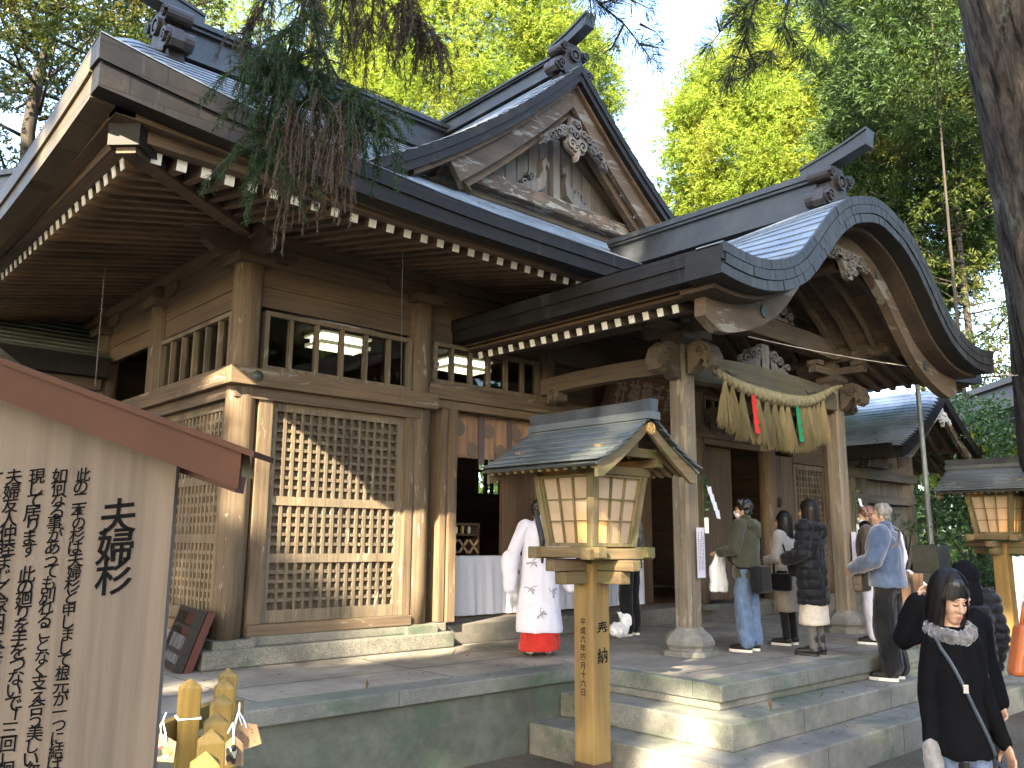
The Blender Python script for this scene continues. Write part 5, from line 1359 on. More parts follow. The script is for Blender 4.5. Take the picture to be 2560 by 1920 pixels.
def hand(w,d,nrm,side,curl=.6,s=1.0):
    """palm, four unequal fingers and a thumb; w wrist, d finger direction, nrm palm normal"""
    d=Vector(d).normalized(); nrm=Vector(nrm); nrm=(nrm-d*nrm.dot(d)).normalized(); lat=d.cross(nrm)*side; w=Vector(w); out=[]
    pc=w+d*.045*s
    rot=Matrix((lat,d,nrm)).transposed()
    out.append((pc,(.040*s,.050*s,.016*s),rot)); out.append((w-d*.03,.024*s,w+d*.02,.024*s))
    for i,L in enumerate((.066,.076,.071,.055)):
        b=pc+d*.040*s+lat*(.030-.020*i)*s; a=curl*(.75+.15*i); d1=(d*math.cos(a*.6)+nrm*math.sin(a*.6)); d2=(d*math.cos(a*1.7)+nrm*math.sin(a*1.7))
        m=b+d1*L*.52*s; e=m+d2*L*.5*s; out.append((b,.0088*s,m,.0082*s)); out.append((m,.0082*s,e,.0068*s))
    tb=pc-d*.015*s+lat*.036*s; t1=tb+(lat*.75+d*.6+nrm*.35).normalized()*.034*s; t2=t1+(lat*.2+d*.85+nrm*.5).normalized()*.028*s
    out.append((tb,.0115*s,t1,.0098*s)); out.append((t1,.0098*s,t2,.008*s)); return out
BASE=dict(sh=(.175,.012,1.385),el=(.225,.03,1.11),wr=(.235,-.05,.875),hip=(.09,0,.90),kn=(.10,-.015,.485),an=(.10,.02,.085),toe=(.115,-.15,.035))
class Person:
    def __init__(s,label,loc,face,H=1.70,head=(0,0),group=None,pose=None,feet=0,voxel=.008,fem=False,lean=0,mask=False):
        s.k=H/1.70; ang=math.atan2(face[1],face[0])+math.pi/2
        s.t=thing('person',label,'person',loc,ang,group); s.t.scale=(s.k,)*3; s.M=Matrix.Translation(Vector(loc))@Matrix.Rotation(ang,4,'Z')@Matrix.Scale(s.k,4)
        s.J={}
        for nm,p in BASE.items():
            for sg,sd in ((-1,'R'),(1,'L')):
                s.J[nm+sd]=Vector((p[0]*sg*(.93 if fem and nm=='sh' else 1),p[1],p[2]))
        for kk,v in (pose or {}).items(): s.J[kk]=Vector(v)
        s.Hc=Vector((0,-.015-lean*.4,1.575)); s.Rh=Matrix.Rotation(head[0],3,'Z')@Matrix.Rotation(head[1],3,'X'); s.voxel=voxel; s.lean=lean
        s.fem=fem; s.mask=mask; s.seed=hash(label)%97*1.0 if False else len(label)*1.7
    def h(s,p): return s.Hc+s.Rh@(Vector(p)*.93)
    def hr(s,c,r): return (s.h(c),tuple(x*.93 for x in r),s.Rh)
    def body(s,hands=None,mt=None):
        J=s.J; h=s.h; P=[]
        tw=.70 if s.fem else 1.; P.append(loft([(.86,0,0,.13*tw,.10),(.95,0,0,.155*tw,.11),(1.08,0,0,.13*tw,.095),(1.25,0,-.005,.155*tw,.10*tw),(1.36,0,.0,.15*tw,.085*tw),(1.42,0,.01,.08*tw,.06)]))
        P.append((Vector((0,.015,1.38)),.058,s.h((0,.022,-.07)),.052))
        for sd in 'RL':
            P+=[(J['sh'+sd],.052,J['el'+sd],.040),(J['el'+sd],.040,J['wr'+sd],.026),(J['hip'+sd],.060,J['kn'+sd],.044),(J['kn'+sd],.044,J['an'+sd],.033),(J['an'+sd]+Vector((0,.02,-.02)),.036,J['toe'+sd],.030)]
            sg=-1 if sd=='R' else 1; hd=(hands or {}).get(sd,{})
            d=hd.get('d',(J['wr'+sd]-J['el'+sd]).normalized()); P+=hand(J['wr'+sd],d,hd.get('n',(-sg,-.2,0)),hd.get('side',sg),hd.get('curl',.6))
        P+=[s.hr((0,.012,.030),(.074,.092,.097)),s.hr((0,-.026,-.030),(.061,.068,.082)),s.hr((0,-.048,-.093),(.041,.042,.031)),s.hr((0,-.085,.018),(.045,.016,.012)),
            (h((0,-.092,.006)),.007,h((0,-.111,-.036)),.0115),s.hr((0,-.094,-.066),(.021,.011,.008)),s.hr((0,-.091,-.079),(.017,.010,.007)),
            s.hr((.032,-.066,-.034),(.028,.026,.034)),s.hr((-.032,-.066,-.034),(.028,.026,.034)),s.hr((0,-.060,-.070),(.040,.034,.040))]
        for sg in (-1,1): P+=[s.hr((sg*.074,.012,-.020),(.012,.020,.032)),(h((sg*.011,-.104,-.040)),.006,h((sg*.012,-.098,-.041)),.006)]
        s.b=merged('body',mt or skin,P,s.t,s.voxel,0,6,7 if s.voxel<.006 else 4); return s
    def face(s,lid=True):
        for sg in (-1,1):
            mb=MB(); pts=[s.h((sg*(.014+.034*i/6),-.0945+.010*(i/6)**2,-.004-.005*math.sin(math.pi*i/6))) for i in range(7)]; mb.tube(pts,[.0016,.0030,.0036,.0038,.0036,.003,.0018],6); mb.build('eye',plain('lash_black',(.015,.012,.012),.5),s.t,local=True)
            mb=MB(); pts=[s.h((sg*(.013+.037*i/6),-.099+.012*(i/6)**2,.022+.004*math.sin(math.pi*i/6))) for i in range(7)]; mb.tube(pts,[.0015,.0025,.0028,.0026,.0023,.002,.001],6); mb.build('eyebrow',plain('brow_dark',(.05,.032,.025),.7),s.t,local=True)
        mb=MB(); mb.ell(s.h((0,-.1035,-.066)),(.018,.004,.0045),12,6,s.Rh); mb.ell(s.h((0,-.100,-.075)),(.015,.004,.0045),12,6,s.Rh); mb.build('lips',plain('lip_rose',(.36,.11,.095),.4),s.t,smooth=True,local=True)
        return s
    def mask_(s,c=(.75,.75,.78)):
        merged('face_mask',plain('mask_white',c,.8),[s.hr((0,-.052,-.060),(.060,.058,.046)),s.hr((0,-.095,-.045),(.03,.025,.03))],s.t,.008); return s
    def hair(s,mt,style):
        cap=[s.hr((0,.022,.043),(.088,.098,.098))]
        if style=='short': cap+=[s.hr((0,.055,-.02),(.070,.055,.065)),s.hr((.045,-.03,.095),(.04,.045,.035)),s.hr((-.035,-.035,.095),(.045,.045,.035)),s.hr((0,-.06,.075),(.058,.03,.03)),s.hr((.074,.02,.02),(.018,.045,.05)),s.hr((-.074,.02,.02),(.018,.045,.05))]
        if style=='crop': cap=[s.hr((0,.020,.040),(.082,.096,.095)),s.hr((0,.06,-.025),(.064,.045,.05)),s.hr((.07,.025,.015),(.016,.045,.045)),s.hr((-.07,.025,.015),(.016,.045,.045))]
        if style in('bob','long'):
            e=-.19 if style=='bob' else -.34
            cap+=[s.hr((0,-.010,.075),(.070,.060,.050))]
            for sg in (-1,1): 
                cap+=[(s.h((sg*.070,-.004,.040)),.024,s.h((sg*.074,-.026,-.04)),.022),(s.h((sg*.074,-.026,-.04)),.022,s.h((sg*.078,-.030,-.16 if style=='bob' else -.2)),.018),(s.h((sg*.066,.03,.03)),.036,s.h((sg*.064,.03,e)),.026)]
            cap+=[(s.h((0,.075,.02)),.055,s.h((0,.075,e)),.045),(s.h((.05,.06,.02)),.055,s.h((.05,.06,e)),.04),(s.h((-.05,.06,.02)),.055,s.h((-.05,.06,e)),.04)]
        s.hairo=merged('hair',mt,cap,s.t,s.voxel*.8 if s.voxel<.006 else .006,.004 if style in('bob','long') else .012,26 if style!='short' else 40,2,s.seed); return s
    def strands(s,mt,n,zend,bangs=.03,w=.0045,seed=1,front=52):
        """locks of hair combed down from the crown over the cap"""
        rng=np.random.default_rng(seed); V=[];F=[]; m=9
        for i in range(n):
            a=rng.uniform(-180,180); ar=math.radians(a); isf=abs(a)<front; sx,sy=math.sin(ar),-math.cos(ar)
            R0=1+rng.uniform(0,.07); ze=(bangs+rng.uniform(-.02,.012)) if isf else zend+rng.uniform(-.03,.02)+(.02 if abs(a)<80 else 0); w0=w*rng.uniform(.6,1.4); tw_=rng.normal()*.012; P=[]
            for j in range(m):
                t=j/(m-1); 
                th=min(1,t*2.0)*math.pi/2
                if t<.5 or isf:
                    th=t*math.pi/2*(.86 if isf else 2); th=min(th,math.pi/2); r=math.sin(th); z=.043+.104*R0*math.cos(th)
                    if isf: r=math.sin(min(th*1.12,math.pi/2)); z=z*(1-t*t)+ze*t*t
                else: r=1; z=.043-(t-.5)/.5*(.043-ze)
                flare=1+.05*max(0,t-.5)-(.18*max(0,t-.8) if not isf else 0)
                P.append((sx*.0935*R0*r*flare+tw_*t,.022+sy*.104*R0*r*flare+(.012 if not isf and abs(a)>100 else 0)*t,z))
            P=[s.h(p_) for p_ in P]; side=s.Rh@Vector((math.cos(ar),math.sin(ar),0)); b=len(V)
            for j,p_ in enumerate(P):
                ww=w0*(1 if j<m-2 else (.6 if j==m-2 else .15)); V+= [tuple(p_-side*ww),tuple(p_+side*ww)]
            F+=[(b+2*j,b+2*j+1,b+2*j+3,b+2*j+2) for j in range(m-1)]
        return np_mesh('hair_strands',V,F,mt,s.hairo)
    def jacket(s,name,mt,hem=.85,w=1.0,sl=.062,amp=.014,hood=None,collar=True,flare=1.0,nf=7,hemr=None,voxel=.009,sleeves=True,shw=1.0,quilt=0):
        J=s.J; l=s.lean
        top=[(hem,0,0,.180*w*flare,.145*w*flare),(hem+.04,0,0,.186*w*flare,.150*w*flare)]
        if hem<.8: top+=[(.95,0,0,.185*w,.150*w)]
        top+=[(1.08,0,-.1*l,.175*w,.142*w),(1.24,0,-.3*l,.185*w,.145*w),(1.34,0,-.35*l,.178*w*shw,.125*w),(1.405,0,-.35*l,.125*w*shw,.095*w),(1.44,0,-.35*l+.01,.075,.07)]
        P=[loft(top)]
        if sleeves:
            for sd in 'RL':
                e=J['el'+sd]; wv=J['wr'+sd]; P+=[(J['sh'+sd],sl*1.18,e,sl),(e,sl,wv,sl*.80),(J['sh'+sd],sl*1.15,Vector((0,0,1.36)),.08)]
        if collar: P+=[(Vector((0,.01-.3*l,1.40)),.085,Vector((0,.015-.4*l,1.465)),.072)]
        if hood=='down': P+=[(Vector((-.09,.10,1.40)),.055,Vector((.09,.10,1.40)),.055),(Vector((0,.13,1.36)),.07,Vector((0,.15,1.30)),.04),(Vector((-.10,.03,1.43)),.045,Vector((-.07,-.06,1.38)),.03),(Vector((.10,.03,1.43)),.045,Vector((.07,-.06,1.38)),.03)]
        o=merged(name,mt,P,s.t,voxel,amp,nf,3,s.seed)
        if quilt:
            me=o.data; n=len(me.vertices); co=np.zeros(n*3,np.float32); no=np.zeros(n*3,np.float32); me.vertices.foreach_get('co',co); me.vertex_normals.foreach_get('vector',no); co=co.reshape(-1,3); no=no.reshape(-1,3)
            me.vertices.foreach_set('co',(co+no*(.016*(np.abs(np.sin(np.pi*(co[:,2]+.02*np.sin(co[:,0]*9))/quilt))**.6-.6))[:,None]).ravel()); me.update()
        return o
    def trousers(s,mt,r0=.098,r1=.082,r2=.072,amp=.012,hem=.07,ws=1.0):
        J=s.J; P=[loft([(.82,0,0,.15*ws,.11*ws),(.92,0,0,.165*ws,.12*ws),(1.02,0,0,.145*ws,.105*ws)])]
        for sd in 'RL':
            a=J['an'+sd].copy(); a.z=max(a.z,hem+r2*.6); P+=[(J['hip'+sd],r0,J['kn'+sd],r1),(J['kn'+sd],r1,a,r2)]
        return merged('trousers',mt,P,s.t,.009,amp,9,3,s.seed+3)
    def shoes(s,mt,sole=None,boot=False):
        for sd in 'RL':
            a=s.J['an'+sd]; t_=s.J['toe'+sd]; z=a.z-.085
            fwd=(t_-a); fwd.z=0; fwd.normalize(); side=Vector((-fwd.y,fwd.x,0))
            P=[(Vector((a.x,a.y,z+.062))-fwd*.02,.043,Vector((t_.x,t_.y,z+.045)),.036),(Vector((a.x,a.y,z+.06)),.045,Vector((a.x,a.y,z+(.20 if boot else .095))),.05 if boot else .043)]
            o=merged('shoe',mt,P,s.t,.007,0,6,2)
            mb=MB(); c=(Vector((a.x,a.y,0))+Vector((t_.x,t_.y,0)))/2; L=.135; n=18; ring=[]
            for i in range(n):
                q=2*math.pi*i/n; ring.append((math.copysign(abs(math.cos(q))**.7,math.cos(q))*L,math.copysign(abs(math.sin(q))**.8,math.sin(q))*.046))
            mb.ext(ring,lambda u,v,d:Vector((c.x,c.y,0))+fwd*(u-.004)+side*v+Vector((0,0,d)),z+.002,z+.03); mb.build('sole',sole or mt,o,local=True)
        return s
    def w(s,p): return s.M@Vector(p)
def strap(mb,pts,wd=.035,th=.006,nrm=None):
    for a,b in zip(pts[:-1],pts[1:]): mb.bar(a,b,wd,th,nrm or (0,1,0))
def bag(name,label,p,c,size,mt,strap_pts=None,round_=.03,voxel=.01,rz=None):
    """bag carried by person p; c and straps in that person's own frame"""
    o=MB(); sx,sy,sz=size; t=thing(name,label,'bag',p.w(c)); cc=Vector(c)
    def W_(q): return p.w(q)
    mb=MB(); M3=p.M.to_3x3()
    mb.obox(p.w(c),M3@Vector((sx/2,0,0)),M3@Vector((0,sy/2,0)),M3@Vector((0,0,sz/2))); ob=mb.build('pouch',mt,t); b_=ob.modifiers.new('b','BEVEL'); b_.width=min(sx,sy,sz)*.32; b_.segments=4
    mb=MB(); mb.obox(p.w(cc+Vector((0,-sy*.1,sz*.18))),M3@Vector((sx/2+.004,0,0)),M3@Vector((0,sy*.42,0)),M3@Vector((0,0,sz*.30))); f_=mb.build('flap',mt,t); b_=f_.modifiers.new('b','BEVEL'); b_.width=min(sx,sy,sz)*.2; b_.segments=3
    if strap_pts:
        mb=MB(); pts=[p.w(q) for q in strap_pts]
        mb.tube(pts,.012,8); mb.build('strap',mt,t,smooth=True)
    return t
blackn=cloth('black_nylon',(.008,.008,.010),rough=.55,sheen=.1); denim=cloth('light_denim',(.09,.14,.235),var=.3,bs=12); olive=cloth('olive_cotton',(.036,.038,.024),bs=8)
blackc=cloth('black_wool',(.0042,.0046,.006),rough=.95,bs=60,sheen=0); navyb=cloth('black_puffer_shell',(.008,.0085,.011),rough=.45,bs=8,sheen=.1); beige=cloth('beige_skirt_cloth',(.42,.38,.32)); greyk=cloth('grey_knit',(.27,.26,.25),bs=80); taupe=cloth('taupe_skirt',(.17,.15,.125))
fleece=cloth('blue_fleece',(.045,.068,.125),rough=.95,var=.45,bs=14,sheen=.6); blkt=cloth('black_trouser',(.010,.010,.0115),bs=20); whitec=cloth('white_robe',(.60,.585,.66),var=.06,bs=10,sheen=.05); redc=cloth('red_hakama',(.42,.022,.014),bs=10); solew=plain('white_sole',(.68,.67,.62),.6); shoeb=plain('black_shoe',(.015,.014,.014),.5); brownl=plain('brown_leather',(.10,.075,.055),.45,var=.3); jeans=cloth('blue_jeans',(.09,.13,.22),var=.3)
# young man in olive parka
p=Person('young man in olive green parka, pale jeans and face mask holding a white bag',(8.69,5.57,.70),(-.12,1),1.70,(R(12),R(-4)),pose=dict(elL=(.25,-.02,1.13),wrL=(.13,-.25,1.09),elR=(-.24,-.02,1.13),wrR=(-.14,-.27,1.08)))
p.body({'L':dict(n=(0,0,-1),d=(-.3,-1,0)),'R':dict(n=(0,0,-1),d=(.3,-1,0))}).mask_().hair(black_hair,'short'); p.jacket('parka',olive,.80,1.04,.070,.016,'down'); p.trousers(denim,.10,.092,.088,.02); p.shoes(shoeb,solew)
bag('shoulder_bag','black shoulder bag slung across the back of the olive parka',p,(.10,.22,.80),(.30,.12,.30),blackn,[(.02,.20,.95),(-.05,.165,1.10),(-.13,.12,1.30),(-.16,.03,1.43),(-.14,-.08,1.36),(-.05,-.17,1.2),(.12,-.16,1.0),(.2,.0,.92),(.2,.15,.92)])
c0=p.w((-.02,-.36,.95)); M3=p.M.to_3x3(); 
t=thing('carrier_bag','white plastic carrier bag in the hands of the man in the olive parka','bag',c0)
P=[loft([(.64,.0,-.36,.17,.06),(.70,0,-.365,.185,.075),(.92,0,-.36,.165,.06),(1.06,0,-.33,.12,.04),(1.12,0,-.30,.07,.025)])]
tt=bpy.data.objects.new('x',None); o=merged('sack',MATS['white_plastic'],P,None,.01,.02,9,2); o.data.transform(Matrix.Translation(-c0)@p.M); o.parent=t; bpy.data.objects.remove(tt)
# woman in grey knit
p=Person('long haired woman in pale grey sweater half hidden behind the black puffer coat',(9.62,5.62,.70),(-.05,1),1.58,(R(5),0),fem=True,pose=dict(elL=(.22,-.02,1.10),wrL=(.10,-.24,1.06),elR=(-.22,-.02,1.10),wrR=(-.12,-.22,1.06)))
p.body().hair(brown_hair,'long'); p.strands(strandm,600,-.33,seed=4); p.jacket('sweater',greyk,.93,.98,.066,.012); merged('skirt',taupe,[loft([(.42,0,0,.20,.17),(.6,0,0,.19,.16),(.85,0,0,.17,.13),(1.0,0,0,.14,.11)])],p.t,.01,.01,7); p.trousers(blkt,.07,.055,.05,.004); p.shoes(shoeb,solew)
bag('handbag','dark handbag hanging at the side of the woman in the grey sweater',p,(.22,.05,.80),(.10,.26,.22),blackn,[(.21,.16,.9),(.2,.1,1.2),(.17,.02,1.42),(.2,-.06,1.15),(.21,-.06,.9)])
# woman in long black puffer
p=Person('woman in long black puffer coat, beige skirt and black boots seen from behind',(8.98,4.93,.70),(-.10,1),1.68,(R(2),0),fem=True,pose=dict(elL=(.26,-.0,1.10),wrL=(.17,-.22,1.04),elR=(-.26,0,1.10),wrR=(-.17,-.22,1.04)))
p.body().hair(black_hair,'bob'); p.strands(strandm,700,-.2,seed=3); p.jacket('puffer_coat',navyb,.55,1.12,.082,.020,'down',nf=8,quilt=.105); merged('skirt',beige,[loft([(.33,0,0,.20,.16),(.5,0,0,.19,.15),(.8,0,0,.17,.13)])],p.t,.01,.012,7); p.trousers(cloth('grey_tights',(.09,.085,.08),bs=60,var=.5),.07,.056,.05,.004); p.shoes(plain('black_boot',(.016,.015,.015),.4),None,True)
bag('shoulder_bag','small black bag at the left hip of the woman in the long puffer coat',p,(-.1,-.22,.93),(.26,.09,.18),blackn,[(-.2,-.2,1.0),(-.2,-.16,1.25),(-.12,-.05,1.43),(.05,.16,1.35),(.16,.12,1.1),(.05,-.2,1.0)])
# old man in blue fleece
p=Person('grey haired man in blue fleece jacket and black trousers standing on the upper step',(9.36,4.27,.485),(-.15,1),1.86,(R(8),R(-3)),pose=dict(elL=(.28,-.03,1.13),wrL=(.17,-.26,1.05),elR=(-.28,-.03,1.13),wrR=(-.15,-.27,1.05),anR=(-.10,.03,.085),toeR=(-.12,-.15,.035)))
p.body().hair(grey_hair,'crop'); p.jacket('fleece_jacket',fleece,.87,1.20,.085,.014,None,True,1.0,5); p.trousers(blkt,.108,.11,.10,.016); p.shoes(shoeb,solew)
bag('waist_bag','worn brown cross-body bag in front of the man in the blue fleece',p,(-.10,-.27,.90),(.30,.10,.17),brownl,[(.02,-.22,.97),(.16,-.14,1.10),(.21,.05,1.20),(.12,.17,1.30),(-.05,.14,1.42),(-.14,0,1.45),(-.17,-.15,1.3),(-.2,-.22,1.0)])
# reddish haired woman, shrine maiden behind pillar
p=Person('reddish haired woman with black scarf half hidden behind the blue fleece man',(10.55,5.0,.70),(-.2,1),1.66,(R(10),0),fem=True)
p.body().mask_((.72,.66,.64)).hair(pink_hair,'short'); p.jacket('jacket',cloth('dark_brown_quilt',(.07,.055,.045)),.80,1.06,.07,.016); merged('scarf',blackc,[(Vector((-.04,.02,1.42)),.085,Vector((.04,-.02,1.44)),.08),(Vector((0,-.09,1.38)),.05,Vector((0,-.12,1.25)),.04)],p.t,.01,.012); p.trousers(whitec,.095,.085,.078,.012); p.shoes(shoeb,solew)
p=Person('shrine attendant in white robe and red skirt beyond the right porch pillar',(11.75,5.35,.70),(-1,.3),1.58,(0,0),fem=True)
p.body().hair(black_hair,'long'); p.jacket('robe',whitec,.78,1.1,.10,.014); merged('hakama',redc,[loft([(.06,0,0,.24,.2),(.5,0,0,.2,.16),(.95,0,0,.16,.12)])],p.t,.012,.012,9); p.shoes(solew)
# shrine maiden by the tables
p=Person('shrine maiden in long white robe with grey crane prints over a red skirt',(6.61,6.82,.70),(.55,.83),1.66,(R(-35),0),fem=True,pose=dict(elL=(.30,.02,1.12),wrL=(.26,-.10,.98),elR=(-.30,0,1.12),wrR=(-.25,-.12,.98)))
p.body().hair(black_hair,'crop'); p.jacket('robe',whitec,.25,1.10,.070,.012,None,True,1.28,5)
merged('hair_tail',black_hair,[(p.h((0,.10,-.02)),.03,Vector((0,.17,1.25)),.035),(Vector((0,.17,1.25)),.035,Vector((0,.17,1.0)),.015)],p.t,.008)
for sg in (-1,1): merged('sleeve',whitec,[(Vector((sg*.235,.0,1.24)),.055,Vector((sg*.32,.0,1.05)),.085),(Vector((sg*.32,.0,1.05)),.10,Vector((sg*.34,.02,.72)),.065),(Vector((sg*.33,-.08,1.0)),.09,Vector((sg*.34,-.04,.74)),.06)],p.t,.01,.012,5)
merged('hakama',redc,[loft([(.06,0,0,.225,.20),(.3,0,0,.21,.17),(.5,0,0,.20,.16),(.95,0,0,.16,.12)])],p.t,.01,.02,10); p.shoes(plain('white_tabi',(.7,.69,.7),.7),plain('sandal_dark',(.04,.03,.025),.7))
def crane(u,v,ro,s=.075):
    """small grey printed bird on the back of the robe, laid just proud of the cloth"""
    mb=MB(); robe=[c for c in p.t.children if c.name.startswith('robe')][0]
    shp=[[(-1,.0),(-.3,.12),(.25,.05),(.2,-.08),(-.3,-.06)],[(.2,.0),(.7,.35),(1.0,.38),(.75,.22),(.3,-.1)],[(-.2,.1),(-.5,.8),(-.15,.75),(.1,.1)],[(-.2,-.05),(-.6,-.7),(-.25,-.75),(.05,-.05)],[(.0,.1),(.05,.65),(.25,.5),(.18,.08)]]
    for poly in shp:
        vs=[]
        for a,b in poly:
            x=u+s*(a*math.cos(ro)-b*math.sin(ro)); z=v+s*(a*math.sin(ro)+b*math.cos(ro))
            ok,loc,nm,_=robe.ray_cast(Vector((x,1.0,z)),Vector((0,-1,0)))
            vs.append(loc+nm*.004 if ok else Vector((x,.2,z)))
        mb.add(vs,[tuple(range(len(vs)))])
    mb.build('crane_print',plain('grey_print_ink',(.26,.27,.31),.9),robe,local=True)
for u,v,ro in ((-.12,.68,.4),(.12,.72,2.3),(.02,.46,1.2),(-.05,1.2,.8),(.10,1.0,1.9),(-.16,.98,-.5)): crane(u,v,ro)
# man in dark trousers
p=Person('man in dark jacket and black trousers at the long white table behind the lantern',(8.93,7.50,.70),(-.2,1),1.72,(0,0))
p.body().hair(black_hair,'crop'); p.jacket('jacket',cloth('camouflage_jacket',(.05,.05,.045),spots=((.13,.13,.11),9)),.85,1.06,.075,.014); p.trousers(blkt,.10,.09,.08,.012); p.shoes(cloth('brown_canvas_shoe',(.035,.028,.024)),solew)
# hooded visitor and the one raising a hand
p=Person('visitor in black padded jacket with the hood up beside the right lantern',(7.77,2.88,.03),(.6,.8),1.72,(0,0))
p.body(); p.jacket('padded_jacket',navyb,.70,1.12,.085,.016,nf=9,quilt=.08); merged('hood',blackc,[p.hr((0,.02,.02),(.115,.125,.14)),(p.h((0,.05,-.1)),.10,Vector((0,.03,1.40)),.11)],p.t,.01,.01); p.trousers(blkt); p.shoes(shoeb)
p=Person('visitor in black coat raising a curled hand beside the head, behind the young woman',(6.075,2.335,.06),(-.55,-.83),1.64,(R(20),0),fem=True,pose=dict(elR=(-.41,-.05,1.29),wrR=(-.365,-.13,1.53)),voxel=.006)
p.body({'R':dict(d=(.45,.1,.9),n=(.6,-.5,-.4),curl=1.1)}).face().hair(brown_hair,'bob'); p.jacket('coat',blackc,.62,1.06,.078,.014)
mb=MB(); mb.ell(p.J['elR']*.45+p.J['wrR']*.55+Vector((-.055,-.01,0)),(.014,.014,.014),10,8); mb.build('cuff_button',plain('gold_button',(.7,.5,.2),.3,.8),p.t,smooth=True,local=True); p.trousers(blkt); p.shoes(shoeb)
# young woman in the foreground
fdir=(-.62,-.78)
p=Person('young woman in black coat with grey fleece collar looking down in the right foreground',(4.245,1.65,.175),(-.74,-.67),1.60,(R(14),R(18)),fem=True,voxel=.0048,pose=dict(shR=(-.105,.012,1.355),shL=(.105,.012,1.355),elR=(-.155,.03,1.10),wrR=(-.185,-.03,.91),elL=(.170,.03,1.11),wrL=(.225,-.02,.91)))
p.body().face().hair(brown_hair,'bob'); p.strands(strandm,2400,-.185,bangs=.028,w=.005); p.jacket('coat',blackc,.84,.74,.050,.012,None,False,1.22,7,voxel=.008,shw=.82)
furm=cloth('grey_fleece_collar',(.10,.10,.108),rough=1,var=.7,bs=26,sheen=.6)
merged('fleece_collar',furm,[(Vector((.105*math.cos(a),.02+.10*math.sin(a),1.42+.03*math.sin(a))),.034,Vector((.105*math.cos(a+.5),.02+.10*math.sin(a+.5),1.42+.03*math.sin(a+.5))),.034) for a in [i*.5 for i in range(13)]],p.t,.007,.018,30,2)
p.trousers(jeans,.062,.058,.055,.004,ws=.60); p.shoes(shoeb)
mb=MB(); coat=[c for c in p.t.children if c.name.startswith('coat')][0]; pts=[]
for i in range(22):
    t_=i/21; x=-.12+.30*t_; z=1.40-.62*t_; ok,loc,nm,_=coat.ray_cast(Vector((x,-1,z)),Vector((0,1,0))); pts.append((loc+nm*.006) if ok else Vector((x,-.2,z)))
mb.tube(pts,.010,6); mb.build('shoulder_strap',plain('slate_strap',(.05,.065,.085),.5),p.t,local=True)
mb=MB(); mb.obox(pts[8]+Vector((0,-.010,0)),Vector((.014,0,0)),Vector((0,.005,0)),Vector((0,0,.02))); mb.build('buckle',plain('steel_buckle',(.6,.6,.62),.25,.9),p.t,local=True)
merged('glove',cloth('grey_knit_glove',(.20,.19,.185),bs=60),[(p.J['wrR']+Vector((0,-.01,-.02)),.043,p.J['wrR']+Vector((.005,-.035,-.13)),.055)],p.t,.008,.008,20)
p.t.scale=(p.k*.84,p.k*.95,p.k)
# passer-by at the edge with an orange bag
p=Person('passer-by mostly outside the right edge of the picture, in a dark coat',(4.70,.93,.17),(-.8,.6),1.62,(0,0),fem=True)
p.body().hair(black_hair,'bob'); p.jacket('coat',blackc,.60,1.0,.07); p.trousers(blkt); p.shoes(shoeb)
c=at(2598,1622,4.25); t=thing('handbag','orange leather handbag at the right edge of the picture','bag',c)
mb=MB(); fo=lambda u,v,d:c+RH*u+Vector((0,0,v))+FH*d
mb.ext([(-.16,-.13),(.16,-.13),(.13,.10),(-.10,.12)],fo,-.05,.05); o=mb.build('body',plain('orange_leather',(.36,.10,.03),.45,var=.12),t,fix=True); b_=o.modifiers.new('b','BEVEL'); b_.width=.025; b_.segments=3
mb=MB(); mb.tube([fo(-.08,.10,0),fo(-.05,.22,0),fo(0,.27,0),fo(.06,.22,0),fo(.09,.10,0)],.011,8); mb.build('handle',MATS['orange_leather'],t,smooth=True)
# ------------------------------------------------------------------ trees
barkm=wood('cedar_bark',(.042,.034,.027),'z',peel=.25,peelc=(.085,.082,.072),dark=.4,light=1.6,pscale=.6)
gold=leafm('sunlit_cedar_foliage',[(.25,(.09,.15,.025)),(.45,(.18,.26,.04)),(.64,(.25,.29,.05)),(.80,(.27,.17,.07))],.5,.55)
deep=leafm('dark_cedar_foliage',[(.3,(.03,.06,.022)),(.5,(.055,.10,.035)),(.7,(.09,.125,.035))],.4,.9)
broad=leafm('broadleaf_foliage',[(.3,(.03,.05,.012)),(.5,(.06,.085,.02)),(.72,(.12,.10,.025))],.45,.7,.35)
def crown(rng,base,H,rad,nc,nt,bl,bw,nb=6,shape='cedar',cr=(.10,.2)):
    """leaf blades in clumps spread through the crown's volume; base = crown foot"""
    P=[];D=[];cl=[]
    for i in range(nc):
        h=rng.random()**.85; prof_=(1-h)**.7*.9+.12 if shape=='cedar' else math.sqrt(max(0,1-(2*h-1)**2))*.95+.08
        a=rng.uniform(0,6.283); r=rad*prof_*math.sqrt(rng.uniform(.25,1)); c=np.array([base[0]+r*math.cos(a),base[1]+r*math.sin(a),base[2]+H*h]); cl.append(c)
        s=rad*rng.uniform(*cr)*1.6
        u=rng.normal(size=(nt,3)); u/=np.linalg.norm(u,axis=1)[:,None]; u*=(rng.random((nt,1))**.5); p=c+u*s*np.array([1,1,.75])
        out=u+np.array([math.cos(a)*.5,math.sin(a)*.5,.15])
        for j in range(nb):
            P.append(p+rng.normal(size=p.shape)*bl*.15); D.append(out+rng.normal(size=p.shape)*.75)
    P=np.concatenate(P); D=np.concatenate(D); L=bl*rng.uniform(.6,1.3,len(P)); return P,D,L,bw*rng.uniform(.7,1.3,len(P)),cl
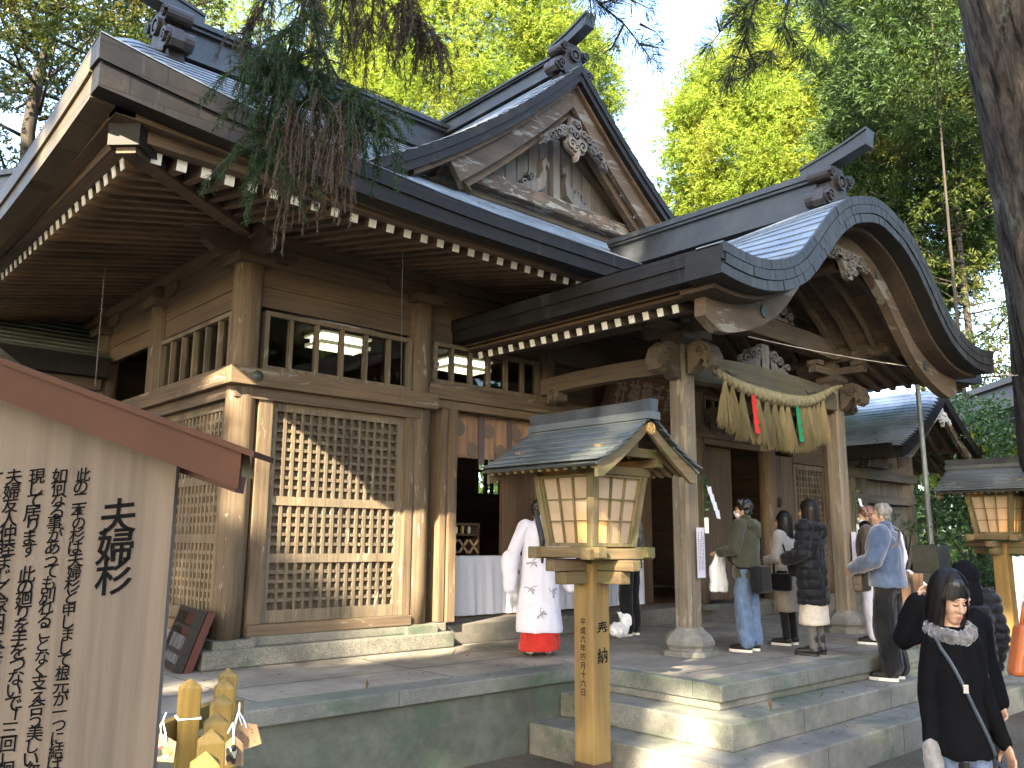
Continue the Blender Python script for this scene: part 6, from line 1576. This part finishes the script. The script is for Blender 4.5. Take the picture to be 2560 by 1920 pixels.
def tree(label,foot,trunk_top,cb,H,rad,mt,seed,nc=110,nt=26,bl=.30,bw=.085,shape='cedar',r0=.35,limbs=22,group=None,cr=(.10,.2),nb=6):
    rng=np.random.default_rng(seed); t=thing('cedar_tree' if shape=='cedar' else 'broadleaf_tree',label,'tree',foot,0,group); f=np.array(foot)
    P,D,L,W_,cl=crown(rng,cb,H,rad,nc,nt,bl,bw,nb,shape,cr); V,F=leaves(P,D,L,W_,rng,.15); np_mesh('crown',V-f,F,mt,t)
    mb=MB(); n=10; top=Vector(trunk_top); b=Vector(foot); pts=[b.lerp(top,i/n)+Vector((.45*math.sin(i*1.1+seed),.45*math.cos(i*.9+seed),0))*(i/n)*r0*2 for i in range(n+1)]; mb.tube(pts,[r0*(1-.8*i/n)*(1.25 if i==0 else 1) for i in range(n+1)],12); tr=mb.build('trunk',barkm,t,smooth=True)
    for c in [cl[i] for i in rng.choice(len(cl),min(limbs,len(cl)),replace=False)]:
        c=Vector(c); k_=min(.97,max(.25,(c.z-b.z-.25*rad)/max(.1,(top.z-b.z)))); s=b.lerp(top,k_); m=s.lerp(c,.5)+Vector((0,0,-.12*rad*rng.random())); mb=MB(); mb.tube([s,s.lerp(m,.6),m,c],[r0*.28*(1-.6*k_),r0*.2*(1-.6*k_),r0*.14*(1-.5*k_),.02],6); mb.build('limb',barkm,tr,smooth=True)
    return t
def tree_at(label,px,py_base,py_top,D,radpx,mt,seed,**k):
    """crown between two picture rows at depth D, trunk down to the ground"""
    a=at(px,py_base,D); b=at(px,py_top,D); rad=radpx/2136.5*D; foot=(a.x,a.y,0); H=b.z-a.z
    return tree(label,foot,(a.x,a.y,a.z+H*.92),(a.x,a.y,a.z),H,rad,mt,seed,**k)
G='tall cedars behind the shrine'
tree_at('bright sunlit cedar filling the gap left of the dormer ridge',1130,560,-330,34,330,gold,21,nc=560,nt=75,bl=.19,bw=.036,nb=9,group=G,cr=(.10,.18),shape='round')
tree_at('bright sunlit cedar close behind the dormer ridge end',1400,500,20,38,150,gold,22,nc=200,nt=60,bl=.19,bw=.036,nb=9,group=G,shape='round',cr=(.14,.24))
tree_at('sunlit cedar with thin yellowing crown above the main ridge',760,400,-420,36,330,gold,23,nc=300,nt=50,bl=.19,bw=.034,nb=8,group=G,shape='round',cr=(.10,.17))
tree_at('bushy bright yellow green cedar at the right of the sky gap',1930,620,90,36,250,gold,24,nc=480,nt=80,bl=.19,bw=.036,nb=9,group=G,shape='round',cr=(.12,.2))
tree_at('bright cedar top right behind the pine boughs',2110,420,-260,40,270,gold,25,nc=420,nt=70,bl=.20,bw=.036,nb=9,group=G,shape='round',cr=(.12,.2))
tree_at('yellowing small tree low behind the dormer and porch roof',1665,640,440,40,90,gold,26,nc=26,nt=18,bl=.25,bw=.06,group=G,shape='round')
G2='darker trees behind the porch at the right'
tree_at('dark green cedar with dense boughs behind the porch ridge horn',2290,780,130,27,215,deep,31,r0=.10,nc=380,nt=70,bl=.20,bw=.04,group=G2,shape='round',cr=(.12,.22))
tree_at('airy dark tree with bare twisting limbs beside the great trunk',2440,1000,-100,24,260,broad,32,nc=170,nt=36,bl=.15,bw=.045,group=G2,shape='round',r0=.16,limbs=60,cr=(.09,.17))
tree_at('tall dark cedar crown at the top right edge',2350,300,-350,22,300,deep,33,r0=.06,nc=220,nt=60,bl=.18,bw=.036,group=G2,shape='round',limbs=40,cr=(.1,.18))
G3='trees at the left behind the hall'
tree_at('broad shady tree with pale crossing branches at the top left corner',70,520,-260,20,330,broad,41,nc=260,nt=40,bl=.12,bw=.045,shape='round',limbs=60,group=G3,cr=(.08,.15))
tree_at('thin leaved tree against blue sky just left of the roof tip',280,420,-300,26,260,broad,42,nc=150,nt=30,bl=.13,bw=.045,shape='round',limbs=50,group=G3,cr=(.07,.13))
def bigbarkm():
    m,t,b=nodes('great_cedar_bark'); b.inputs['Roughness'].default_value=.95; b.inputs['Specular IOR Level'].default_value=.1
    a=noise(t,coords(t,(7,7,.55)),1,7,.7,.6); c=noise(t,coords(t,(22,22,2.2)),1,5,.7); l=noise(t,coords(t,(3.2,3.2,1.1)),1,6,.7)
    col=ramp(t,a,[(.36,(.008,.007,.006)),(.46,(.04,.033,.027)),(.62,(.085,.072,.06)),(.75,(.12,.105,.09))])
    col=mix(t,1,col,ramp(t,c,[(.3,(.65,.65,.65)),(.7,(1.3,1.28,1.25))]),'MULTIPLY'); col=mix(t,ramp(t,l,[(.58,0),(.66,.8)]),col,(.14,.15,.12))
    t.links.new(col,b.inputs['Base Color']); bump(t,b,a,1.0,.08); return m
bigbark=bigbarkm()
# great trunk at the right
gt=thing('great_cedar','great cedar with fissured lichened bark leaning in at the right edge','tree',(at(2760,1900,12.5).x,at(2760,1900,12.5).y,0))
mb=MB(); ln=[at(2780,1850,12.6),at(2700,1100,12.6),at(2660,700,12.6),at(2600,350,12.6),at(2535,0,12.6),at(2440,-500,12.6)]; ln[0].z=-.2; n=len(ln)
pts=[];rad=[]
for i in range(50):
    t_=i/49*(n-1); j=min(int(t_),n-2); pts.append(ln[j].lerp(ln[j+1],t_-j)); rad.append(.82-.16*i/49+.35*max(0,1-i/7)**2)
k0=len(mb.v); mb.tube(pts,rad,64)
mb.v=[tuple(Vector(v)+ (Vector(v)-pts[min(i//64,49)]).normalized()*(.045*mnoise.fractal(Vector((math.atan2(v[1]-pts[min(i//64,49)].y,v[0]-pts[min(i//64,49)].x)*4.5,v[2]*.5,3)),.8,2,4))) for i,v in enumerate(mb.v)]
mb.build('trunk',bigbark,gt,smooth=True)
# needle boughs hanging into the top of the view
def bough(name,label,cat,paths,mt,D,seed,tl,tw,per,droop,spread=1.0,tuft=16,stem=.012,drymt=None):
    rng=np.random.default_rng(seed); t=thing(name,label,cat,at(*paths[0][0],D)); f=np.array(t.location); P=[];Dr=[];mb=MB()
    for path in paths:
        pts=[at(px,py,D+(i*.06)*(1 if seed%2 else -1)) for i,(px,py) in enumerate(path)]
        mb.tube(pts,[stem*(1-.75*i/(len(pts)-1)) for i in range(len(pts))],6)
        for a,b in zip(pts[:-1],pts[1:]):
            L=(b-a).length; n=max(1,int(per*L)); tg=np.array((b-a).normalized())
            for j in range(n):
                c=np.array(a.lerp(b,rng.random())); u=rng.normal(size=(tuft,3)); u/=np.linalg.norm(u,axis=1)[:,None]; P.append(np.repeat(c[None],tuft,0)+rng.normal(size=(tuft,3))*.02*spread); Dr.append(u*spread+tg*.9+np.array([0,0,-droop]))
    P=np.concatenate(P);Dr=np.concatenate(Dr); V,F=leaves(P,Dr,tl*rng.uniform(.6,1.2,len(P)),tw,rng,.1)
    mb.build('branch',barkm,t,smooth=True); np_mesh('needles',V-f,F,mt,t); return t
pine=leafm('pine_needles',[(.3,(.02,.035,.03)),(.6,(.035,.06,.045))],.25,2)
bough('pine_bough','dark pine bough with starry needle tufts against the white sky','branch',[[(1440,-60),(1500,10),(1560,60),(1600,110),(1640,170)],[(1500,10),(1560,-10),(1620,20)],[(1560,60),(1530,120),(1500,140)],[(1600,110),(1650,120)],[(1470,-30),(1480,40)],[(1600,60),(1640,80)],[(1560,-20),(1640,-30)]],pine,7,51,.17,.006,11,.0,1,44)
bough('pine_bough','larger dark pine bough reaching in from the top over the bright cedar','branch',[[(1950,-80),(1880,0),(1800,80),(1770,120)],[(1900,-30),(1860,100),(1820,200),(1815,215)],[(1860,100),(1890,170),(1860,190)],[(1980,-40),(1960,60),(1920,150)],[(1800,80),(1790,40)],[(2050,-60),(2060,40),(2010,140)],[(1960,60),(1990,120)],[(1880,0),(1830,-20)],[(2060,40),(2130,90)],[(1830,140),(1870,150)]],pine,8,52,.22,.0065,12,.0,1,48)
# big hanging cedar sprays, green and dry
cg=leafm('hanging_cedar_green',[(.3,(.016,.04,.018)),(.6,(.035,.075,.03)),(.8,(.06,.09,.025))],.4,5)
dry=leafm('hanging_cedar_dry',[(.3,(.06,.048,.038)),(.6,(.10,.08,.062)),(.8,(.13,.105,.08))],.3,4)
def hanging(label,mt,mains,n,D,seed,L0,spread,tl,tw,per,stiff=.25,dep=.5):
    """limp cedar sprays: thin strands hung along the main branches, each set with short needles"""
    rng=np.random.default_rng(seed); t=thing('cedar_bough',label,'branch',at(*mains[0][0],D)); f=np.array(t.location); P=[];Dr=[]; mb=MB(); ms=MB()
    for path in mains:
        pts=[at(px,py,D+.05*i) for i,(px,py) in enumerate(path)]
        mb.tube(pts,[.014*(1-.7*i/(len(pts)-1)) for i in range(len(pts))],6)
        for q in range(n):
            u=rng.random()*(len(pts)-1); k_=min(int(u),len(pts)-2); c=pts[k_].lerp(pts[k_+1],u-k_); L=L0*rng.uniform(.45,1.25)
            d=Vector((rng.normal()*spread,rng.normal()*spread,-.2+rng.normal()*.3)).normalized(); st=[c.copy()]; m=7
            for s_ in range(m):
                d=(d*(1-stiff)+Vector((rng.normal()*.16,rng.normal()*.16,-1))*stiff).normalized(); c=c+d*(L/m); st.append(c.copy())
            ms.tube(st,[.004*(1-.6*a/m) for a in range(m+1)],4,cap=False)
            for a,b in zip(st[:-1],st[1:]):
                w_=max(2,int(per*(b-a).length)); tt=rng.random((w_,1)); A_=np.array(a);B_=np.array(b); P.append(A_+(B_-A_)*tt); g_=(B_-A_)/max(1e-6,np.linalg.norm(B_-A_)); Dr.append(g_*1.1+rng.normal(size=(w_,3))*.55)
    P=np.concatenate(P);Dr=np.concatenate(Dr); V,F=leaves(P,Dr,tl*rng.uniform(.6,1.3,len(P)),tw,rng,.1)
    mb.build('branch',barkm,t,smooth=True); ms.build('twig',plain('dry_twig',(.07,.05,.04),.9),t); np_mesh('needles',V-f,F,mt,t); return t
hanging('hanging cedar bough with dark green feathery sprays in front of the hall roof',cg,[[(780,-60),(745,60),(700,190),(640,290)],[(770,-40),(800,120),(860,220),(930,290)],[(740,60),(660,130),(600,190)],[(800,120),(770,230),(700,400)],[(700,190),(660,330),(660,430)],[(860,220),(900,260),(960,300)]],34,5.2,61,.44,.6,.048,.0048,380,.20)
hanging('dry grey brown cedar sprays drooping in a mass over the eave',dry,[[(730,230),(740,300),(735,380)],[(790,220),(800,300),(780,420)],[(850,250),(845,330),(830,430)],[(760,300),(750,400),(735,470)],[(880,280),(870,360)]],26,5.1,63,.42,.45,.028,.003,260,.4)
hanging('dark dry cedar sprays dangling in the top middle before the bright cedars',plain('dark_dry_needles',(.04,.033,.022),.9),[[(1000,-60),(1030,40),(1070,130)],[(1010,-20),(1000,80)],[(940,-60),(930,40),(900,90)],[(1040,40),(1100,110)],[(870,-60),(850,50)],[(790,-60),(775,20)],[(690,-60),(650,30),(610,90)]],26,6.0,65,.42,.6,.055,.004,300,.3)
# shrubs
def shrub(label,c,r,h,mt,seed,n=40,bl=.10,bw=.045,stems=6):
    rng=np.random.default_rng(seed); t=thing('shrub',label,'shrub',(c[0],c[1],c[2])); f=np.array(c)
    P,D,L,W_,cl=crown(rng,c,h,r,n,22,bl,bw,5,'round',(.12,.24)); V,F=leaves(P,D,L,W_,rng); np_mesh('foliage',V-f,F,mt,t)
    mb=MB()
    for i in range(stems):
        q=Vector(cl[i]); mb.tube([Vector(c)-Vector((0,0,.02)),Vector(c).lerp(q,.5)+Vector((.05,0,.1)),q],[.03,.02,.006],6)
    mb.build('stem',barkm,t); return t
glossy=leafm('glossy_shrub_leaf',[(.3,(.03,.07,.035)),(.6,(.07,.14,.065)),(.8,(.11,.17,.075))],.3,1.5,.3)
a=at(2440,1180,19.5); shrub('tall glossy evergreen shrub behind the small shrine gable',(a.x,a.y,.9),1.5,4.3,glossy,71,80)
a=at(2415,1330,16.5); shrub('slim green shrub growing beside the metal pole',(a.x,a.y,.6),.65,2.5,glossy,72,45,.09,.035)
a=at(2240,1350,15.3); shrub('thin leafy sapling in front of the grey shrine doors',(a.x,a.y,.9),.6,1.6,glossy,73,9,.07,.025)
a=at(2440,1030,23); shrub('sunlit golden shrub at the foot of the trees on the right',(a.x,a.y,3.3),1.5,1.5,gold,74,40,.16,.07)
# undergrowth and wood far behind, right and left of the halls
rng=np.random.default_rng(91); m=26000
az=rng.uniform(math.radians(-2),math.radians(62),m); rr=rng.uniform(34,48,m); Q=np.stack([rr*np.cos(az)+2,rr*np.sin(az),7.5*rng.random(m)**1.3*(.6+.4*np.sin(az*37))],1)
az=rng.uniform(math.radians(88),math.radians(125),9000); rr=rng.uniform(30,40,9000); Q=np.concatenate([Q,np.stack([rr*np.cos(az),rr*np.sin(az),11*rng.random(9000)**1.2],1)])
V,F=leaves(Q,rng.normal(size=Q.shape),rng.uniform(.35,.8,len(Q)),.28,rng); tag(np_mesh('far_wood',V,F,deep),kind='stuff')
# ------------------------------------------------------------------ unseen screen of cedar leaves added up-sun to shade the yard
def shade_screen():
    rng=np.random.default_rng(5); s=np.array(SUN); e1=np.cross(s,[0,0,1.]); e1/=np.linalg.norm(e1); e2=np.cross(e1,s)
    lit=[]   # (point, radius): gaps cut in the leaf screen to place the sun patches
    def L(x,y,z,r): lit.append((np.array([x,y,z])@np.stack([e1,e2],1),r))
    for y in (6.85,7.1,7.35,7.55): L(1.52,y,4.9,.17)
    for x in np.arange(4.2,6.35,.3):
        for z in np.arange(max(.8,3.0-(x-3.9)*1.4),3.3,.3): L(x,8.1,z,.22)
    for z in np.arange(2.3,3.9,.25): L(3.62,8.05,z,.12)
    for z in np.arange(3.3,3.7,.1): L(4.1,8.0,z,.15)
    for x in np.arange(5.0,6.4,.3): L(x,7.85,.7,.15)
    for x in (1.5,2.0,2.6,3.2): L(x,7.1+.1*(x-2),.7,.16)
    for x,y,z,r in ((6.47,4.62,.58,.16),(6.47,4.95,.62,.08),(6.10,4.4,.40,.18),(6.10,4.7,.36,.1),(5.69,4.25,.15,.24),(5.69,4.6,.12,.12),(6.5,4.25,.49,.04),(7.15,4.28,.49,.04),(7.85,4.3,.49,.03),(8.6,4.3,.49,.02),(6.5,3.9,.27,.03),(7.4,3.9,.27,.05),(8.2,3.9,.27,.03),(7.0,4.55,.7,.01),(9.9,4.6,.7,.10),(10.4,4.6,.7,.08),(8.9,4.8,.95,.01),(8.7,4.85,.6,.03),(6.2,3.6,.05,.15),(7.6,3.72,.12,.02)): L(x,y,z,r)
    for x,y in ((1.25,2.75),(1.35,3.0),(1.48,3.25)): L(x,y,1.2,.15)
    for x,y,z,r in ((4.95,4.42,2.62,.15),(5.1,4.40,2.7,.12),(5.17,4.72,2.25,.07),(5.6,4.62,1.9,.10),(5.7,4.55,1.75,.10)): L(x,y,z,r)
    for x,y,z,r in ((2.6,12.6,4.5,.5),(1.8,12.6,4.5,.5),(2.2,13,4.7,.5),(1.0,13,4.6,.5),(3.2,12.4,4.4,.3)): L(x,y,z,r)
    for x,y,z,r in ((7.6,9.2,8.4,.3),(7.2,9.2,8.0,.25),(8.2,9.2,8.7,.2),(8.5,7.6,6.0,.3),(9.2,7.9,6.2,.3),(10.0,8.0,6.25,.25),(8.9,5.2,5.9,.2),(8.2,4.6,3.9,.0)): L(x,y,z,r)
    for x,y,z,r in ((14.1,4.85,.45,.3),(14.1,4.85,.85,.2)): L(x,y,z,r)
    # area of the shadow: everything from the near fence to the porch and the top of the roofs
    tgt=[]
    for p_ in ((13.5,3.2,6),(13.2,3.2,8),(13,3.2,10),(12.6,3.2,12),(14,3,4)): tgt.append(np.array(p_)@np.stack([e1,e2],1))
    for x in np.arange(-7,26,2.0):
        for y in np.arange(-1,20,2.0):
            for z in (0,3,6,9.8): 
                if z>5 and (y<5.5 or x>18): continue
                tgt.append(np.array([x,y,z])@np.stack([e1,e2],1))
    tgt=np.array(tgt); lo=tgt.min(0)-1; hi=tgt.max(0)+.3
    n=150000; ab=np.stack([rng.uniform(lo[0],hi[0],n),rng.uniform(lo[1],hi[1],n)],1)
    keep=np.zeros(n,bool)
    for t_ in tgt: keep|=((ab-t_)**2).sum(1)<1.9**2
    for c,r in lit: keep&=(((ab-c)**2).sum(1)>(r+.09)**2) if r>0 else True
    ab=ab[keep]; n=len(ab); depth=rng.uniform(19,27,n)
    P=ab[:,:1]*e1+ab[:,1:]*e2+depth[:,None]*s
    ok=P[:,2]>2.0; P=P[ok]
    D=rng.normal(size=P.shape); V,F=leaves(P,D,rng.uniform(.28,.46,len(P)),.27,rng)
    # more of the unseen wood, added around the viewer to cut sky light
    m=13000; az=rng.uniform(math.radians(100),math.radians(355),m); rr=rng.uniform(20,32,m); z=25*rng.random(m)**1.1; Q=np.stack([4+rr*np.cos(az),2+rr*np.sin(az),z],1)
    q=Q@np.stack([e1,e2],1)
    w2=24000; a2=rng.uniform(math.radians(283),math.radians(322),w2); r2_=rng.uniform(19,27,w2); Q=np.concatenate([Q,np.stack([4+r2_*np.cos(a2),2+r2_*np.sin(a2),13*rng.random(w2)],1)]); m=len(Q); q=Q@np.stack([e1,e2],1)  # dense unseen leaf bank added so the window panes reflect dark foliage
    ok=np.ones(m,bool)
    for c,r in lit: ok&=((q-c)**2).sum(1)>(r+.6)**2
    ok&=~((q[:,1]>hi[1]-.5)&(Q[:,0]<0))
    Q=Q[ok]; V2,F2=leaves(Q,rng.normal(size=Q.shape),rng.uniform(.5,1.0,len(Q)),.5,rng)
    return np.concatenate([V,V2]),np.concatenate([F,F2+len(V)])
V,F=shade_screen(); o=np_mesh('cedar_shade_screen',V,F,deep); tag(o,kind='stuff')

# fallen leaves on the paving, steps and earth
rng=np.random.default_rng(12); P=[]
for i in range(420):
    k_=rng.random()
    if k_<.35: x,y,z=rng.uniform(-1,6.4),rng.uniform(6.0,7.9),.7075
    elif k_<.5: x,y,z=rng.uniform(6.6,12.9),rng.uniform(4.5,8),.7085
    elif k_<.6: x,y,z=rng.uniform(6.15,12),rng.uniform(4.13,4.4),.4915
    elif k_<.7: x,y,z=rng.uniform(5.8,12),rng.uniform(3.77,4.05),.2765
    else:
        x,y=rng.uniform(2,12),rng.uniform(2.2,5.9)
        if x>5.5 and y>3.6: continue
        z=gz(x,y)+.022
    P.append((x,y,z))
P=np.array(P); D=np.stack([rng.normal(size=len(P)),rng.normal(size=len(P)),rng.uniform(.0,.25,len(P))],1); n_=len(P)
D/=np.linalg.norm(D[:,:2],axis=1)[:,None]; S=np.stack([-D[:,1],D[:,0],rng.uniform(-.1,.25,n_)],1); L=rng.uniform(.025,.06,n_)[:,None]; Wd=rng.uniform(.008,.02,n_)[:,None]
V=np.stack([P,P+D*L*.5+S*Wd,P+D*L,P+D*L*.5-S*Wd],1).reshape(-1,3); tag(np_mesh('fallen_leaves',V,np.arange(4*n_).reshape(n_,4),plain('dry_leaf',(.10,.062,.03),.8,var=.5,vs=5)),kind='stuff')
